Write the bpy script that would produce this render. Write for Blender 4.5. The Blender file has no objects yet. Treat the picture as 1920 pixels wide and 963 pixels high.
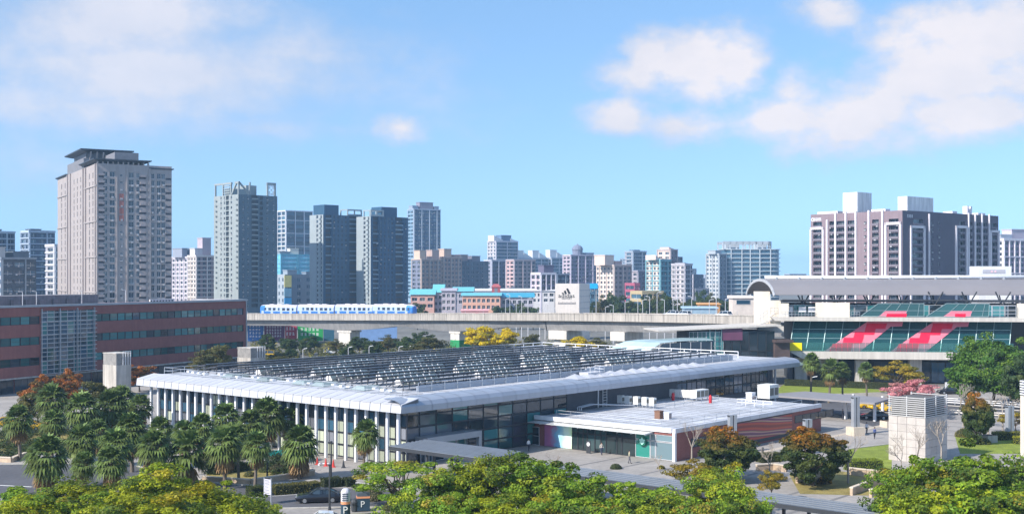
import bpy, math, random
import numpy as np
from mathutils import Vector, Matrix

R = math.radians
F, HZ, CH = 2250.0, 518.0, 24.0          # focal length in photo pixels, horizon row, camera height (m)
sc = bpy.context.scene
COL = sc.collection

# ------------------------------------------------------------------ camera, sky, sun, exposure
cam = bpy.data.cameras.new('camera')
cam.sensor_width = 36.0
cam.lens = 36.0 * F / 1920.0
cam.shift_y = (HZ - 481.5) / 1920.0
cam.clip_start, cam.clip_end = 1.0, 30000.0
cam_o = bpy.data.objects.new('camera', cam)
COL.objects.link(cam_o)
cam_o.location = (0, 0, CH)
cam_o.rotation_euler = (R(90), 0, 0)
sc.camera = cam_o

SUN_DIR = Vector((-0.80, -0.60, 0.0)).normalized()     # horizontal direction towards the sun
SUN_EL = R(37)
sun = bpy.data.lights.new('sun', 'SUN')
sun.energy = 5.0
sun.angle = R(0.55)
sun.color = (1.0, 0.93, 0.84)
sun_o = bpy.data.objects.new('sun', sun)
COL.objects.link(sun_o)
to_sun = Vector((SUN_DIR.x * math.cos(SUN_EL), SUN_DIR.y * math.cos(SUN_EL), math.sin(SUN_EL)))
sun_o.rotation_euler = (-to_sun).to_track_quat('-Z', 'Y').to_euler()
sun_o.location = (0, 0, 300)

sc.view_settings.view_transform = 'Standard'
sc.view_settings.look = 'None'
sc.view_settings.exposure = 0.38
sc.view_settings.gamma = 1.0
sc.cycles.use_denoising = True
sc.cycles.max_bounces = 6
sc.cycles.transparent_max_bounces = 8
sc.cycles.volume_bounces = 0
sc.cycles.volume_step_rate = 1.0
sc.cycles.caustics_reflective = False
sc.cycles.caustics_refractive = False

world = bpy.data.worlds.new('World')
sc.world = world
world.use_nodes = True
world.cycles.sampling_method = 'MANUAL'
world.cycles.sample_map_resolution = 256
wn, wl = world.node_tree.nodes, world.node_tree.links
wn.clear()


def wnode(t, **kw):
    n = wn.new(t)
    for k, v in kw.items():
        setattr(n, k, v)
    return n


def wmath(op, a, b=None, c=None, clamp=False):
    n = wn.new('ShaderNodeMath')
    n.operation = op
    n.use_clamp = clamp
    for i, v in enumerate((a, b, c)):
        if v is None:
            continue
        if isinstance(v, (int, float)):
            n.inputs[i].default_value = v
        else:
            wl.new(v, n.inputs[i])
    return n.outputs[0]


sky = wnode('ShaderNodeTexSky', sky_type='NISHITA')
sky.sun_disc = False
sky.sun_elevation = SUN_EL
sky.sun_rotation = math.atan2(to_sun.x, to_sun.y)
sky.altitude = 0
sky.air_density = 1.15
sky.dust_density = 0.35
sky.ozone_density = 2.2
# look the air colour up a little higher than the ray, so that the clear blue reaches down to the skyline
tc = wnode('ShaderNodeTexCoord')
sep = wnode('ShaderNodeSeparateXYZ')
wl.new(tc.outputs['Generated'], sep.inputs[0])
cz = wnode('ShaderNodeCombineXYZ')
wl.new(sep.outputs[0], cz.inputs[0])
wl.new(sep.outputs[1], cz.inputs[1])
wl.new(wmath('ADD', wmath('MULTIPLY', wmath('MAXIMUM', sep.outputs[2], 0.0), 1.15), 0.21), cz.inputs[2])
nrm = wnode('ShaderNodeVectorMath', operation='NORMALIZE')
wl.new(cz.outputs[0], nrm.inputs[0])
wl.new(nrm.outputs[0], sky.inputs['Vector'])
hs = wnode('ShaderNodeHueSaturation')
hs.inputs['Hue'].default_value = 0.496
hs.inputs['Saturation'].default_value = 1.07
hs.inputs['Value'].default_value = 1.34
wl.new(sky.outputs[0], hs.inputs['Color'])
bg_sky = wnode('ShaderNodeBackground')
bg_sky.inputs['Strength'].default_value = 0.15
wl.new(hs.outputs[0], bg_sky.inputs['Color'])

# clouds: functions of the direction only (azimuth and elevation on the sky dome)
az = wmath('ARCTAN2', sep.outputs[0], sep.outputs[1])
el = wmath('ARCSINE', sep.outputs[2])
comb = wnode('ShaderNodeCombineXYZ')
wl.new(az, comb.inputs[0])
wl.new(wmath('MULTIPLY', el, 1.5), comb.inputs[1])


def wnoise(scale, detail, rough, off=0.0, dist=0.0):
    m = wnode('ShaderNodeMapping')
    m.inputs['Location'].default_value = (off, off * 0.7, off * 1.3)
    wl.new(comb.outputs[0], m.inputs[0])
    n = wnode('ShaderNodeTexNoise')
    n.inputs['Scale'].default_value = scale
    n.inputs['Detail'].default_value = detail
    n.inputs['Roughness'].default_value = rough
    n.inputs['Distortion'].default_value = dist
    wl.new(m.outputs[0], n.inputs['Vector'])
    return n.outputs[0]


n_big = wnoise(9.0, 5, 0.60, 3.1)
n_fine = wnoise(38.0, 5, 0.62, 7.7)
n_cum = wnoise(20.0, 2, 0.5, 1.3)


def blobs(lst):
    tot = None
    for (px, py, sx, sy, amp) in lst:
        a0 = math.atan((px - 960) / F)
        e0 = math.atan((HZ - py) / F * math.cos(a0)) * 1.5
        kx, ky = F / (sx * 1.75), F / (sy * 1.75 * 1.5)
        m = wnode('ShaderNodeVectorMath', operation='MULTIPLY_ADD')
        m.inputs[1].default_value = (kx, ky, 0)
        m.inputs[2].default_value = (-a0 * kx, -e0 * ky, 0)
        wl.new(comb.outputs[0], m.inputs[0])
        ln = wnode('ShaderNodeVectorMath', operation='LENGTH')
        wl.new(m.outputs[0], ln.inputs[0])
        g = wmath('MULTIPLY_ADD', ln.outputs['Value'], -amp, amp * 1.08)
        tot = g if tot is None else wmath('SMOOTH_MAX', tot, g, 0.12)
    return wmath('MAXIMUM', tot, 0.0)


soft = blobs([(200, 40, 330, 110, 1.0), (330, 140, 470, 110, 1.0), (120, 200, 330, 60, 0.80), (570, 100, 200, 70, 0.9),
              (500, 240, 220, 36, 0.8), (640, 243, 90, 26, 0.7), (330, 250, 200, 40, 0.5), (770, 128, 55, 26, 0.52), (730, 25, 70, 30, 0.55),
              (60, 330, 260, 90, 0.62)])
cum = blobs([(1300, 115, 95, 55, 1.0), (1225, 105, 50, 50, 0.92), (1380, 120, 65, 62, 0.95), (1185, 145, 85, 34, 0.8), (1320, 165, 110, 40, 0.72),
             (1165, 225, 75, 36, 0.9), (1260, 235, 100, 36, 0.72), (750, 238, 56, 32, 0.70),
             (1480, 170, 60, 50, 0.66), (1760, 130, 150, 80, 0.95), (1860, 60, 180, 75, 1.0), (1690, 80, 100, 34, 0.8),
             (1550, 25, 60, 36, 0.8), (1480, 225, 95, 42, 0.92), (1620, 215, 170, 70, 0.95), (1420, 190, 80, 40, 0.5), (1800, 215, 220, 48, 0.9), (2050, 120, 160, 110, 0.9)])
# beyond the frame: the same kind of scattered cloud all round
out = wmath('MULTIPLY', wmath('SUBTRACT', wmath('ABSOLUTE', az), 0.50), 4.0, clamp=True)
hi = wmath('MULTIPLY', wmath('SUBTRACT', el, 0.24), 5.0, clamp=True)
out = wmath('MAXIMUM', out, hi)
out = wmath('MULTIPLY', out, wmath('MULTIPLY', wmath('SUBTRACT', n_cum, 0.25), 1.4, clamp=True))


def dens(mask, noise, k, gain):
    v = wmath('ADD', mask, wmath('MULTIPLY', wmath('SUBTRACT', noise, 0.5), k))
    return wmath('MULTIPLY', wmath('SUBTRACT', v, 0.20), gain, clamp=True)


n_soft = wmath('ADD', wmath('MULTIPLY', n_big, 0.72), wmath('MULTIPLY', n_fine, 0.28))
d_soft = wmath('MULTIPLY', dens(soft, n_soft, 1.35, 1.3), 0.68)
mix_n = wmath('ADD', wmath('MULTIPLY', n_fine, 0.55), wmath('MULTIPLY', n_cum, 0.45))
d_cum = wmath('MULTIPLY', dens(cum, mix_n, 1.2, 1.8), 0.84)
d_out = wmath('MULTIPLY', dens(out, n_big, 1.2, 1.5), 0.7)
d_all = wmath('MAXIMUM', wmath('MAXIMUM', d_soft, d_cum), d_out)
d_s = wnode('ShaderNodeMapRange', interpolation_type='SMOOTHSTEP')
wl.new(d_all, d_s.inputs['Value'])
ramp = wnode('ShaderNodeValToRGB')
ramp.color_ramp.elements[0].color = (0.60, 0.66, 0.80, 1)
ramp.color_ramp.elements[0].position = 0.30
ramp.color_ramp.elements[1].color = (0.97, 0.92, 0.95, 1)
ramp.color_ramp.elements[1].position = 0.72
wl.new(wmath('ADD', wmath('MULTIPLY', n_big, 0.6), wmath('MULTIPLY', d_all, 0.42)), ramp.inputs[0])
bg_cl = wnode('ShaderNodeBackground')
bg_cl.inputs['Strength'].default_value = 0.76
wl.new(ramp.outputs[0], bg_cl.inputs['Color'])
mixw = wnode('ShaderNodeMixShader')
wl.new(d_s.outputs[0], mixw.inputs[0])
wl.new(bg_sky.outputs[0], mixw.inputs[1])
wl.new(bg_cl.outputs[0], mixw.inputs[2])
wo = wnode('ShaderNodeOutputWorld')
wl.new(mixw.outputs[0], wo.inputs['Surface'])


# ------------------------------------------------------------------ helpers
def G(px, py, z=0.0):
    d = (CH - z) * F / (py - HZ)
    return Vector(((px - 960) / F * d, d, z))


def D(px, d, z=0.0):
    return Vector(((px - 960) / F * d, d, z))


def ZY(py, d):
    return CH - (py - HZ) * d / F


def onplane(px, py, P0, n):
    r = Vector(((px - 960) / F, 1.0, -(py - HZ) / F))
    c = Vector((0, 0, CH))
    t = (P0 - c).dot(n) / r.dot(n)
    return c + r * t


MATS = {}


def mat(name, col, rough=0.7, metal=0.0, var=0.12, scale=0.6, bump=0.0, spec=0.4, rnd=0.0, streak=0.0, fine=0.0):
    """painted / mineral surface: base colour broken up by noise (and, with streak, by rain marks)"""
    if name in MATS:
        return MATS[name]
    m = bpy.data.materials.new(name)
    m.use_nodes = True
    nt = m.node_tree
    N, L = nt.nodes, nt.links
    b = N['Principled BSDF']
    b.inputs['Roughness'].default_value = rough
    b.inputs['Metallic'].default_value = metal
    b.inputs['Specular IOR Level'].default_value = spec
    c = (col[0], col[1], col[2], 1)
    tco = N.new('ShaderNodeTexCoord')
    noi = N.new('ShaderNodeTexNoise')
    noi.inputs['Scale'].default_value = scale
    noi.inputs['Detail'].default_value = 6
    noi.inputs['Roughness'].default_value = 0.65
    L.new(tco.outputs['Object'], noi.inputs['Vector'])
    mr = N.new('ShaderNodeMapRange')
    mr.inputs['From Min'].default_value = 0.3
    mr.inputs['From Max'].default_value = 0.7
    mr.inputs['To Min'].default_value = 1 - var
    mr.inputs['To Max'].default_value = 1 + var
    L.new(noi.outputs[0], mr.inputs['Value'])
    val = mr.outputs[0]

    def mul(a, bsock):
        k = N.new('ShaderNodeMath')
        k.operation = 'MULTIPLY'
        L.new(a, k.inputs[0])
        L.new(bsock, k.inputs[1])
        return k.outputs[0]
    if streak:
        mp = N.new('ShaderNodeMapping')
        mp.inputs['Scale'].default_value = (1.6, 1.6, 0.09)
        L.new(tco.outputs['Object'], mp.inputs[0])
        n2 = N.new('ShaderNodeTexNoise')
        n2.inputs['Scale'].default_value = 1.0
        n2.inputs['Detail'].default_value = 5
        L.new(mp.outputs[0], n2.inputs['Vector'])
        m2 = N.new('ShaderNodeMapRange')
        m2.inputs['From Min'].default_value = 0.35
        m2.inputs['From Max'].default_value = 0.65
        m2.inputs['To Min'].default_value = 1 - streak
        m2.inputs['To Max'].default_value = 1 + streak * 0.5
        L.new(n2.outputs[0], m2.inputs['Value'])
        val = mul(val, m2.outputs[0])
    if fine:
        n3 = N.new('ShaderNodeTexNoise')
        n3.inputs['Scale'].default_value = scale * 14
        n3.inputs['Detail'].default_value = 3
        L.new(tco.outputs['Object'], n3.inputs['Vector'])
        m3 = N.new('ShaderNodeMapRange')
        m3.inputs['From Min'].default_value = 0.3
        m3.inputs['From Max'].default_value = 0.7
        m3.inputs['To Min'].default_value = 1 - fine
        m3.inputs['To Max'].default_value = 1 + fine
        L.new(n3.outputs[0], m3.inputs['Value'])
        val = mul(val, m3.outputs[0])
    if rnd:
        oi = N.new('ShaderNodeObjectInfo')
        m4 = N.new('ShaderNodeMapRange')
        m4.inputs['To Min'].default_value = 1 - rnd
        m4.inputs['To Max'].default_value = 1 + rnd
        L.new(oi.outputs['Random'], m4.inputs['Value'])
        val = mul(val, m4.outputs[0])
    vm = N.new('ShaderNodeVectorMath')
    vm.operation = 'SCALE'
    vm.inputs[0].default_value = col[:3]
    L.new(val, vm.inputs['Scale'])
    L.new(vm.outputs[0], b.inputs['Base Color'])
    if bump:
        bp = N.new('ShaderNodeBump')
        bp.inputs['Strength'].default_value = bump
        bp.inputs['Distance'].default_value = 0.05
        n5 = N.new('ShaderNodeTexNoise')
        n5.inputs['Scale'].default_value = scale * 12
        L.new(tco.outputs['Object'], n5.inputs['Vector'])
        L.new(n5.outputs[0], bp.inputs['Height'])
        L.new(bp.outputs[0], b.inputs['Normal'])
    MATS[name] = m
    return m


def glass(name, col, rough=0.06, rnd=0.5, spec=0.6, wav=0.015):
    """window glass with a dark room behind it: coloured body, mirror-like coat, each pane set a little differently"""
    if name in MATS:
        return MATS[name]
    m = bpy.data.materials.new(name)
    m.use_nodes = True
    N, L = m.node_tree.nodes, m.node_tree.links
    b = N['Principled BSDF']
    b.inputs['Roughness'].default_value = rough
    b.inputs['Specular IOR Level'].default_value = spec
    b.inputs['IOR'].default_value = 1.6
    oi = N.new('ShaderNodeObjectInfo')
    geo = N.new('ShaderNodeNewGeometry')
    add = N.new('ShaderNodeMath')
    add.operation = 'ADD'
    L.new(oi.outputs['Random'], add.inputs[0])
    L.new(geo.outputs['Random Per Island'], add.inputs[1])
    fr = N.new('ShaderNodeMath')
    fr.operation = 'FRACT'
    L.new(add.outputs[0], fr.inputs[0])
    mr = N.new('ShaderNodeMapRange')
    mr.inputs['To Min'].default_value = 1 - rnd
    mr.inputs['To Max'].default_value = 1 + rnd
    L.new(fr.outputs[0], mr.inputs['Value'])
    vm = N.new('ShaderNodeVectorMath')
    vm.operation = 'SCALE'
    vm.inputs[0].default_value = col[:3]
    L.new(mr.outputs[0], vm.inputs['Scale'])
    L.new(vm.outputs[0], b.inputs['Base Color'])
    if wav:
        # slight pane-to-pane tilt so that reflections break up
        cb = N.new('ShaderNodeCombineXYZ')
        for i, k in enumerate((3.1, 7.7, 5.3)):
            a = N.new('ShaderNodeMath')
            a.operation = 'MULTIPLY'
            a.inputs[1].default_value = k
            L.new(fr.outputs[0], a.inputs[0])
            f2 = N.new('ShaderNodeMath')
            f2.operation = 'FRACT'
            L.new(a.outputs[0], f2.inputs[0])
            s2 = N.new('ShaderNodeMath')
            s2.operation = 'MULTIPLY_ADD'
            s2.inputs[1].default_value = 2 * wav
            s2.inputs[2].default_value = -wav
            L.new(f2.outputs[0], s2.inputs[0])
            L.new(s2.outputs[0], cb.inputs[i])
        va = N.new('ShaderNodeVectorMath')
        va.operation = 'ADD'
        L.new(geo.outputs['Normal'], va.inputs[0])
        L.new(cb.outputs[0], va.inputs[1])
        nz = N.new('ShaderNodeVectorMath')
        nz.operation = 'NORMALIZE'
        L.new(va.outputs[0], nz.inputs[0])
        L.new(nz.outputs[0], b.inputs['Normal'])
    MATS[name] = m
    return m


def clear_glass(name, col, alpha=0.45):
    """see-through tinted glazing: part transparent, part mirror"""
    if name in MATS:
        return MATS[name]
    m = bpy.data.materials.new(name)
    m.use_nodes = True
    N, L = m.node_tree.nodes, m.node_tree.links
    b = N['Principled BSDF']
    b.inputs['Base Color'].default_value = (*col, 1)
    b.inputs['Roughness'].default_value = 0.08
    tr = N.new('ShaderNodeBsdfTransparent')
    tr.inputs[0].default_value = (0.75, 0.95, 0.93, 1)
    mx = N.new('ShaderNodeMixShader')
    mx.inputs[0].default_value = alpha
    L.new(tr.outputs[0], mx.inputs[1])
    L.new(b.outputs[0], mx.inputs[2])
    L.new(mx.outputs[0], N['Material Output'].inputs['Surface'])
    MATS[name] = m
    return m


def leafmat(name, transl=0.35):
    if name in MATS:
        return MATS[name]
    m = bpy.data.materials.new(name)
    m.use_nodes = True
    N, L = m.node_tree.nodes, m.node_tree.links
    b = N['Principled BSDF']
    b.inputs['Roughness'].default_value = 0.55
    b.inputs['Specular IOR Level'].default_value = 0.25
    at = N.new('ShaderNodeAttribute')
    at.attribute_name = 'Col'
    oi = N.new('ShaderNodeObjectInfo')
    mr = N.new('ShaderNodeMapRange')
    mr.inputs['To Min'].default_value = 0.85
    mr.inputs['To Max'].default_value = 1.15
    L.new(oi.outputs['Random'], mr.inputs['Value'])
    vm = N.new('ShaderNodeVectorMath')
    vm.operation = 'SCALE'
    L.new(at.outputs['Color'], vm.inputs[0])
    L.new(mr.outputs[0], vm.inputs['Scale'])
    L.new(vm.outputs[0], b.inputs['Base Color'])
    t = N.new('ShaderNodeBsdfTranslucent')
    L.new(vm.outputs[0], t.inputs[0])
    mx = N.new('ShaderNodeMixShader')
    mx.inputs[0].default_value = transl
    L.new(b.outputs[0], mx.inputs[1])
    L.new(t.outputs[0], mx.inputs[2])
    L.new(mx.outputs[0], N['Material Output'].inputs['Surface'])
    MATS[name] = m
    return m


class MB:
    """collects boxes, quads, prisms and tubes; build() links them as one mesh object"""

    def __init__(s):
        s.v, s.f, s.m = [], [], []

    def face(s, pts, m=0):
        i = len(s.v)
        s.v += [tuple(p) for p in pts]
        s.f.append(tuple(range(i, i + len(pts))))
        s.m.append(m)

    def box(s, x0, y0, z0, x1, y1, z1, m=0):
        i = len(s.v)
        s.v += [(x0, y0, z0), (x1, y0, z0), (x1, y1, z0), (x0, y1, z0), (x0, y0, z1), (x1, y0, z1), (x1, y1, z1), (x0, y1, z1)]
        for q in ((0, 3, 2, 1), (4, 5, 6, 7), (0, 1, 5, 4), (1, 2, 6, 5), (2, 3, 7, 6), (3, 0, 4, 7)):
            s.f.append(tuple(i + k for k in q))
            s.m.append(m)

    def hexa(s, lo, hi, m=0):
        """lo, hi: four corner points each (counter-clockwise from above)"""
        i = len(s.v)
        n = len(lo)
        s.v += [tuple(p) for p in lo] + [tuple(p) for p in hi]
        s.f.append(tuple(i + k for k in reversed(range(n))))
        s.f.append(tuple(i + n + k for k in range(n)))
        s.m += [m, m]
        for k in range(n):
            k2 = (k + 1) % n
            s.f.append((i + k, i + k2, i + n + k2, i + n + k))
            s.m.append(m)

    def prism(s, poly, z0, z1, m=0):
        s.hexa([(p[0], p[1], z0) for p in poly], [(p[0], p[1], z1) for p in poly], m)

    def tube(s, p0, p1, r0, r1=None, n=6, m=0, cap=True):
        r1 = r0 if r1 is None else r1
        p0, p1 = Vector(p0), Vector(p1)
        d = p1 - p0
        if d.length < 1e-6:
            return
        d.normalize()
        a = d.orthogonal().normalized()
        b = d.cross(a)
        i = len(s.v)
        for p, r in ((p0, r0), (p1, r1)):
            for k in range(n):
                t = 2 * math.pi * k / n
                s.v.append(tuple(p + a * (r * math.cos(t)) + b * (r * math.sin(t))))
        for k in range(n):
            k2 = (k + 1) % n
            s.f.append((i + k, i + k2, i + n + k2, i + n + k))
            s.m.append(m)
        if cap:
            s.f.append(tuple(i + k for k in reversed(range(n))))
            s.f.append(tuple(i + n + k for k in range(n)))
            s.m += [m, m]

    def beam(s, p0, p1, w, h, m=0):
        p0, p1 = Vector(p0), Vector(p1)
        d = (p1 - p0).normalized()
        up = Vector((0, 0, 1))
        if abs(d.z) > 0.95:
            up = Vector((0, 1, 0))
        a = d.cross(up).normalized() * (w / 2)
        b = a.cross(d).normalized() * (h / 2)
        s.hexa([p0 - a - b, p0 + a - b, p0 + a + b, p0 - a + b], [p1 - a - b, p1 + a - b, p1 + a + b, p1 - a + b], m)

    def lathe(s, prof, n=10, m=0, c=(0, 0)):
        i = len(s.v)
        for (r, z) in prof:
            for k in range(n):
                t = 2 * math.pi * k / n
                s.v.append((c[0] + r * math.cos(t), c[1] + r * math.sin(t), z))
        for j in range(len(prof) - 1):
            for k in range(n):
                k2 = (k + 1) % n
                s.f.append((i + j * n + k, i + j * n + k2, i + (j + 1) * n + k2, i + (j + 1) * n + k))
                s.m.append(m)
        s.f.append(tuple(i + (len(prof) - 1) * n + k for k in range(n)))
        s.m.append(m)

    def mesh(s, name, mats):
        me = bpy.data.meshes.new(name)
        me.from_pydata(s.v, [], s.f)
        for x in (mats if isinstance(mats, (list, tuple)) else [mats]):
            me.materials.append(x)
        if any(s.m):
            me.polygons.foreach_set('material_index', s.m)
        me.update()
        return me

    def build(s, name, mats, parent=None, loc=None, smooth=False):
        me = s.mesh(name, mats)
        if smooth:
            me.polygons.foreach_set('use_smooth', [True] * len(me.polygons))
        return inst(me, name, parent, loc)


def inst(me, name, parent=None, loc=None, rz=0.0, scale=None):
    o = bpy.data.objects.new(name, me)
    COL.objects.link(o)
    if parent is not None:
        o.parent = parent
    if loc is not None:
        o.location = loc
    if rz:
        o.rotation_euler = (0, 0, rz)
    if scale is not None:
        o.scale = scale
    return o


def tag(o, label=None, cat=None, group=None, kind=None):
    if label:
        o['label'] = label
    if cat:
        o['category'] = cat
    if group:
        o['group'] = group
    if kind:
        o['kind'] = kind
    return o


def thing(name, label, cat, loc=(0, 0, 0), rz=0.0, group=None):
    o = bpy.data.objects.new(name, None)
    COL.objects.link(o)
    o.location = loc
    o.rotation_euler = (0, 0, rz)
    return tag(o, label, cat, group)


def copy_tree(o, parent=None):
    c = o.copy()
    COL.objects.link(c)
    c.parent = parent
    for ch in list(o.children):
        copy_tree(ch, c)
    return c


def text(s, size, m, parent, loc, rot, name='lettering', extrude=0.02, align='CENTER'):
    cu = bpy.data.curves.new(name, 'FONT')
    cu.body = s
    cu.size = size
    cu.extrude = extrude
    cu.align_x = align
    cu.align_y = 'CENTER'
    cu.resolution_u = 3
    cu.materials.append(m)
    o = bpy.data.objects.new(name, cu)
    COL.objects.link(o)
    o.parent = parent
    o.location = loc
    o.rotation_euler = rot
    bpy.context.view_layer.update()
    me = bpy.data.meshes.new_from_object(o.evaluated_get(bpy.context.evaluated_depsgraph_get()))
    bpy.data.objects.remove(o)
    o = inst(me, name, parent, loc)
    o.rotation_euler = rot
    return o


# ------------------------------------------------------------------ shared materials
M_white = mat('white_paint', (0.78, 0.78, 0.80), 0.45, var=0.06, streak=0.06)
M_concrete = mat('concrete', (0.50, 0.47, 0.43), 0.85, var=0.14, scale=0.35, streak=0.22, fine=0.06)
M_concrete_l = mat('pale_concrete', (0.66, 0.62, 0.56), 0.85, var=0.10, scale=0.3, streak=0.16, fine=0.05)
M_grey = mat('grey_metal', (0.36, 0.38, 0.41), 0.5, 0.3, var=0.08)
M_dark = mat('dark_metal', (0.06, 0.065, 0.075), 0.5, 0.3, var=0.1)
M_steel = mat('galvanised_steel', (0.55, 0.57, 0.60), 0.4, 0.6, var=0.1)
M_black = mat('black_void', (0.012, 0.013, 0.016), 0.8, var=0.1)
M_brick = mat('red_brick_tile', (0.285, 0.11, 0.095), 0.8, var=0.14, scale=0.5, fine=0.16, streak=0.08)
M_gl_dark = glass('dark_glass', (0.025, 0.04, 0.055))
M_gl_blue = glass('blue_glass', (0.03, 0.085, 0.14))
M_gl_teal = glass('teal_glass', (0.035, 0.16, 0.17), rnd=0.6)
M_frame_l = mat('light_frame', (0.6, 0.6, 0.62), 0.5, 0.2)
M_frame_d = mat('dark_frame', (0.05, 0.055, 0.065), 0.5, 0.2)
M_trunk = mat('bark', (0.10, 0.075, 0.055), 0.9, var=0.3, scale=2.5, bump=0.4)
M_trunk_pale = mat('pale_bark', (0.36, 0.31, 0.26), 0.9, var=0.25, scale=2.0)

# ------------------------------------------------------------------ ground, roads, paving, lawns
M_ground = mat('city_ground', (0.17, 0.165, 0.15), 0.95, var=0.35, scale=0.02, fine=0.2)
M_paving = mat('plaza_paving', (0.33, 0.305, 0.28), 0.9, var=0.2, scale=0.12, fine=0.12)
M_asphalt = mat('asphalt', (0.10, 0.10, 0.11), 0.9, var=0.16, scale=0.15, fine=0.12)
M_grass = mat('lawn_grass', (0.20, 0.25, 0.03), 0.95, var=0.30, scale=0.5, fine=0.35, bump=0.6)
M_grass_dry = mat('dry_lawn', (0.27, 0.22, 0.07), 0.95, var=0.3, scale=0.5, fine=0.3, bump=0.6)
M_kerb = mat('kerb_stone', (0.50, 0.47, 0.42), 0.9, var=0.15, scale=1.0)
M_line = mat('road_paint', (0.75, 0.74, 0.70), 0.8, var=0.15, scale=2.0)
M_stonewall = mat('sandstone_wall', (0.50, 0.38, 0.27), 0.9, var=0.22, scale=0.9, fine=0.15)
M_stonecap = mat('sandstone_cap', (0.62, 0.53, 0.42), 0.85, var=0.14, scale=1.0)
M_soil = mat('soil', (0.12, 0.085, 0.055), 1.0, var=0.3, scale=1.2)


def sheet(name, pts, z, m, kind='structure'):
    mb = MB()
    mb.face([(p[0], p[1], z) for p in pts])
    o = mb.build(name, m)
    # upward normal
    if o.data.polygons[0].normal.z < 0:
        o.data.flip_normals()
    return tag(o, kind=kind)


def gp(lst):
    return [G(x, y) for x, y in lst]


sheet('ground', [(-3200, -120), (3200, -120), (3200, 5000), (-3200, 5000)], 0.0, M_ground)
sheet('plaza', [(-150, 60), (150, 60), (150, 262), (-150, 262)], 0.004, M_paving)
sheet('road', gp([(-300, 873), (230, 868), (420, 908), (760, 918), (760, 951), (480, 954), (200, 932), (-300, 935)]), 0.008, M_asphalt)
sheet('road_far', gp([(1300, 742), (2200, 752), (2200, 795), (1590, 768), (1300, 760)]), 0.008, M_asphalt)
sheet('service_road', gp([(1475, 738), (1560, 735), (1700, 790), (1640, 800), (1490, 752)]), 0.012, M_asphalt)
sheet('lawn_front', [(-44, 96), (8, 96), (8, 119.8), (-8, 122.5), (-44, 118)], 0.012, M_grass)
sheet('lawn_station', gp([(1440, 741), (1590, 738), (1690, 734), (1610, 726), (1470, 720)]), 0.016, M_grass)
sheet('lawn_plaza', gp([(1590, 842), (1672, 832), (1672, 882), (1640, 890), (1588, 880)]), 0.02, M_grass)
sheet('lawn_garden', gp([(1480, 890), (1560, 880), (1720, 905), (1700, 930), (1500, 925)]), 0.012, M_grass_dry)
sheet('lawn_right', gp([(1790, 815), (1960, 822), (1960, 850), (1800, 850)]), 0.012, M_grass)
sheet('lawn_left', gp([(-60, 815), (120, 806), (150, 838), (110, 848), (-60, 850)]), 0.012, M_grass_dry)
# pale lane edge and paving bands
for a, b, w in (((505, 907), (640, 893), 0.35), ((610, 897), (760, 915), 0.3), ((-60, 906), (60, 912), 0.3), ((470, 932), (560, 926), 0.15)):
    A, B = G(*a), G(*b)
    n = (B - A).cross(Vector((0, 0, 1))).normalized() * w / 2
    sheet('road_marking', [A - n, B - n, B + n, A + n], 0.016, M_line)
# plaza joints: darker bands of paving at right, real strips laid on the sheet
M_band = mat('paving_band', (0.20, 0.19, 0.185), 0.9, var=0.12, scale=0.3, fine=0.1)
M_band_w = mat('warm_paving_band', (0.50, 0.43, 0.35), 0.9, var=0.12, scale=0.3, fine=0.1)

# hall frame
HY = R(49.0)
HU = Vector((math.cos(HY), math.sin(HY), 0))
HV = Vector((-math.sin(HY), math.cos(HY), 0))
EZ = 7.1
HO = G(752, 775, EZ)
HO.z = 0.0


def HL(x, y, z=0.0):          # hall-local -> world
    return HO + HU * x + HV * y + Vector((0, 0, z))


def toH(p):
    q = Vector((p[0], p[1], 0)) - HO
    return q.dot(HU), q.dot(HV)


for k in range(9):
    y0 = -14 - k * 5.0
    sheet('paving_strip', [HL(6, y0), HL(28, y0), HL(28, y0 + 0.5), HL(6, y0 + 0.5)], 0.010, M_band)
for k in range(7):
    x0 = 72 + k * 5.5
    sheet('paving_strip', [HL(x0, -42), HL(x0 + 0.6, -42), HL(x0 + 0.6, 0), HL(x0, 0)], 0.010, M_band)
sheet('paving_strip', [HL(30, -26), HL(84, -26), HL(84, -25), HL(30, -25)], 0.014, M_band_w)

# far hills on the horizon
mb = MB()
rng = random.Random(5)
prev = None
M_hill = mat('wooded_hill', (0.05, 0.075, 0.05), 1.0, var=0.3, scale=0.01)
xs = [-2600 + i * 65 for i in range(81)]
hh = [34 + 12 * math.sin(i * 0.21) + 7 * math.sin(i * 0.63 + 1) + rng.uniform(-2, 2) for i in range(81)]
for i in range(80):
    for (x, h, x2, h2) in ((xs[i], hh[i], xs[i + 1], hh[i + 1]),):
        mb.face([(x, 4480, 0), (x2, 4480, 0), (x2, 4600, h2 * 0.7), (x, 4600, h * 0.7)])
        mb.face([(x, 4600, h * 0.7), (x2, 4600, h2 * 0.7), (x2, 4720, h2), (x, 4720, h)])
        mb.face([(x, 4720, h), (x2, 4720, h2), (x2, 4950, 0), (x, 4950, 0)])
tag(mb.build('hills', M_hill, smooth=True), kind='structure')

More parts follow.
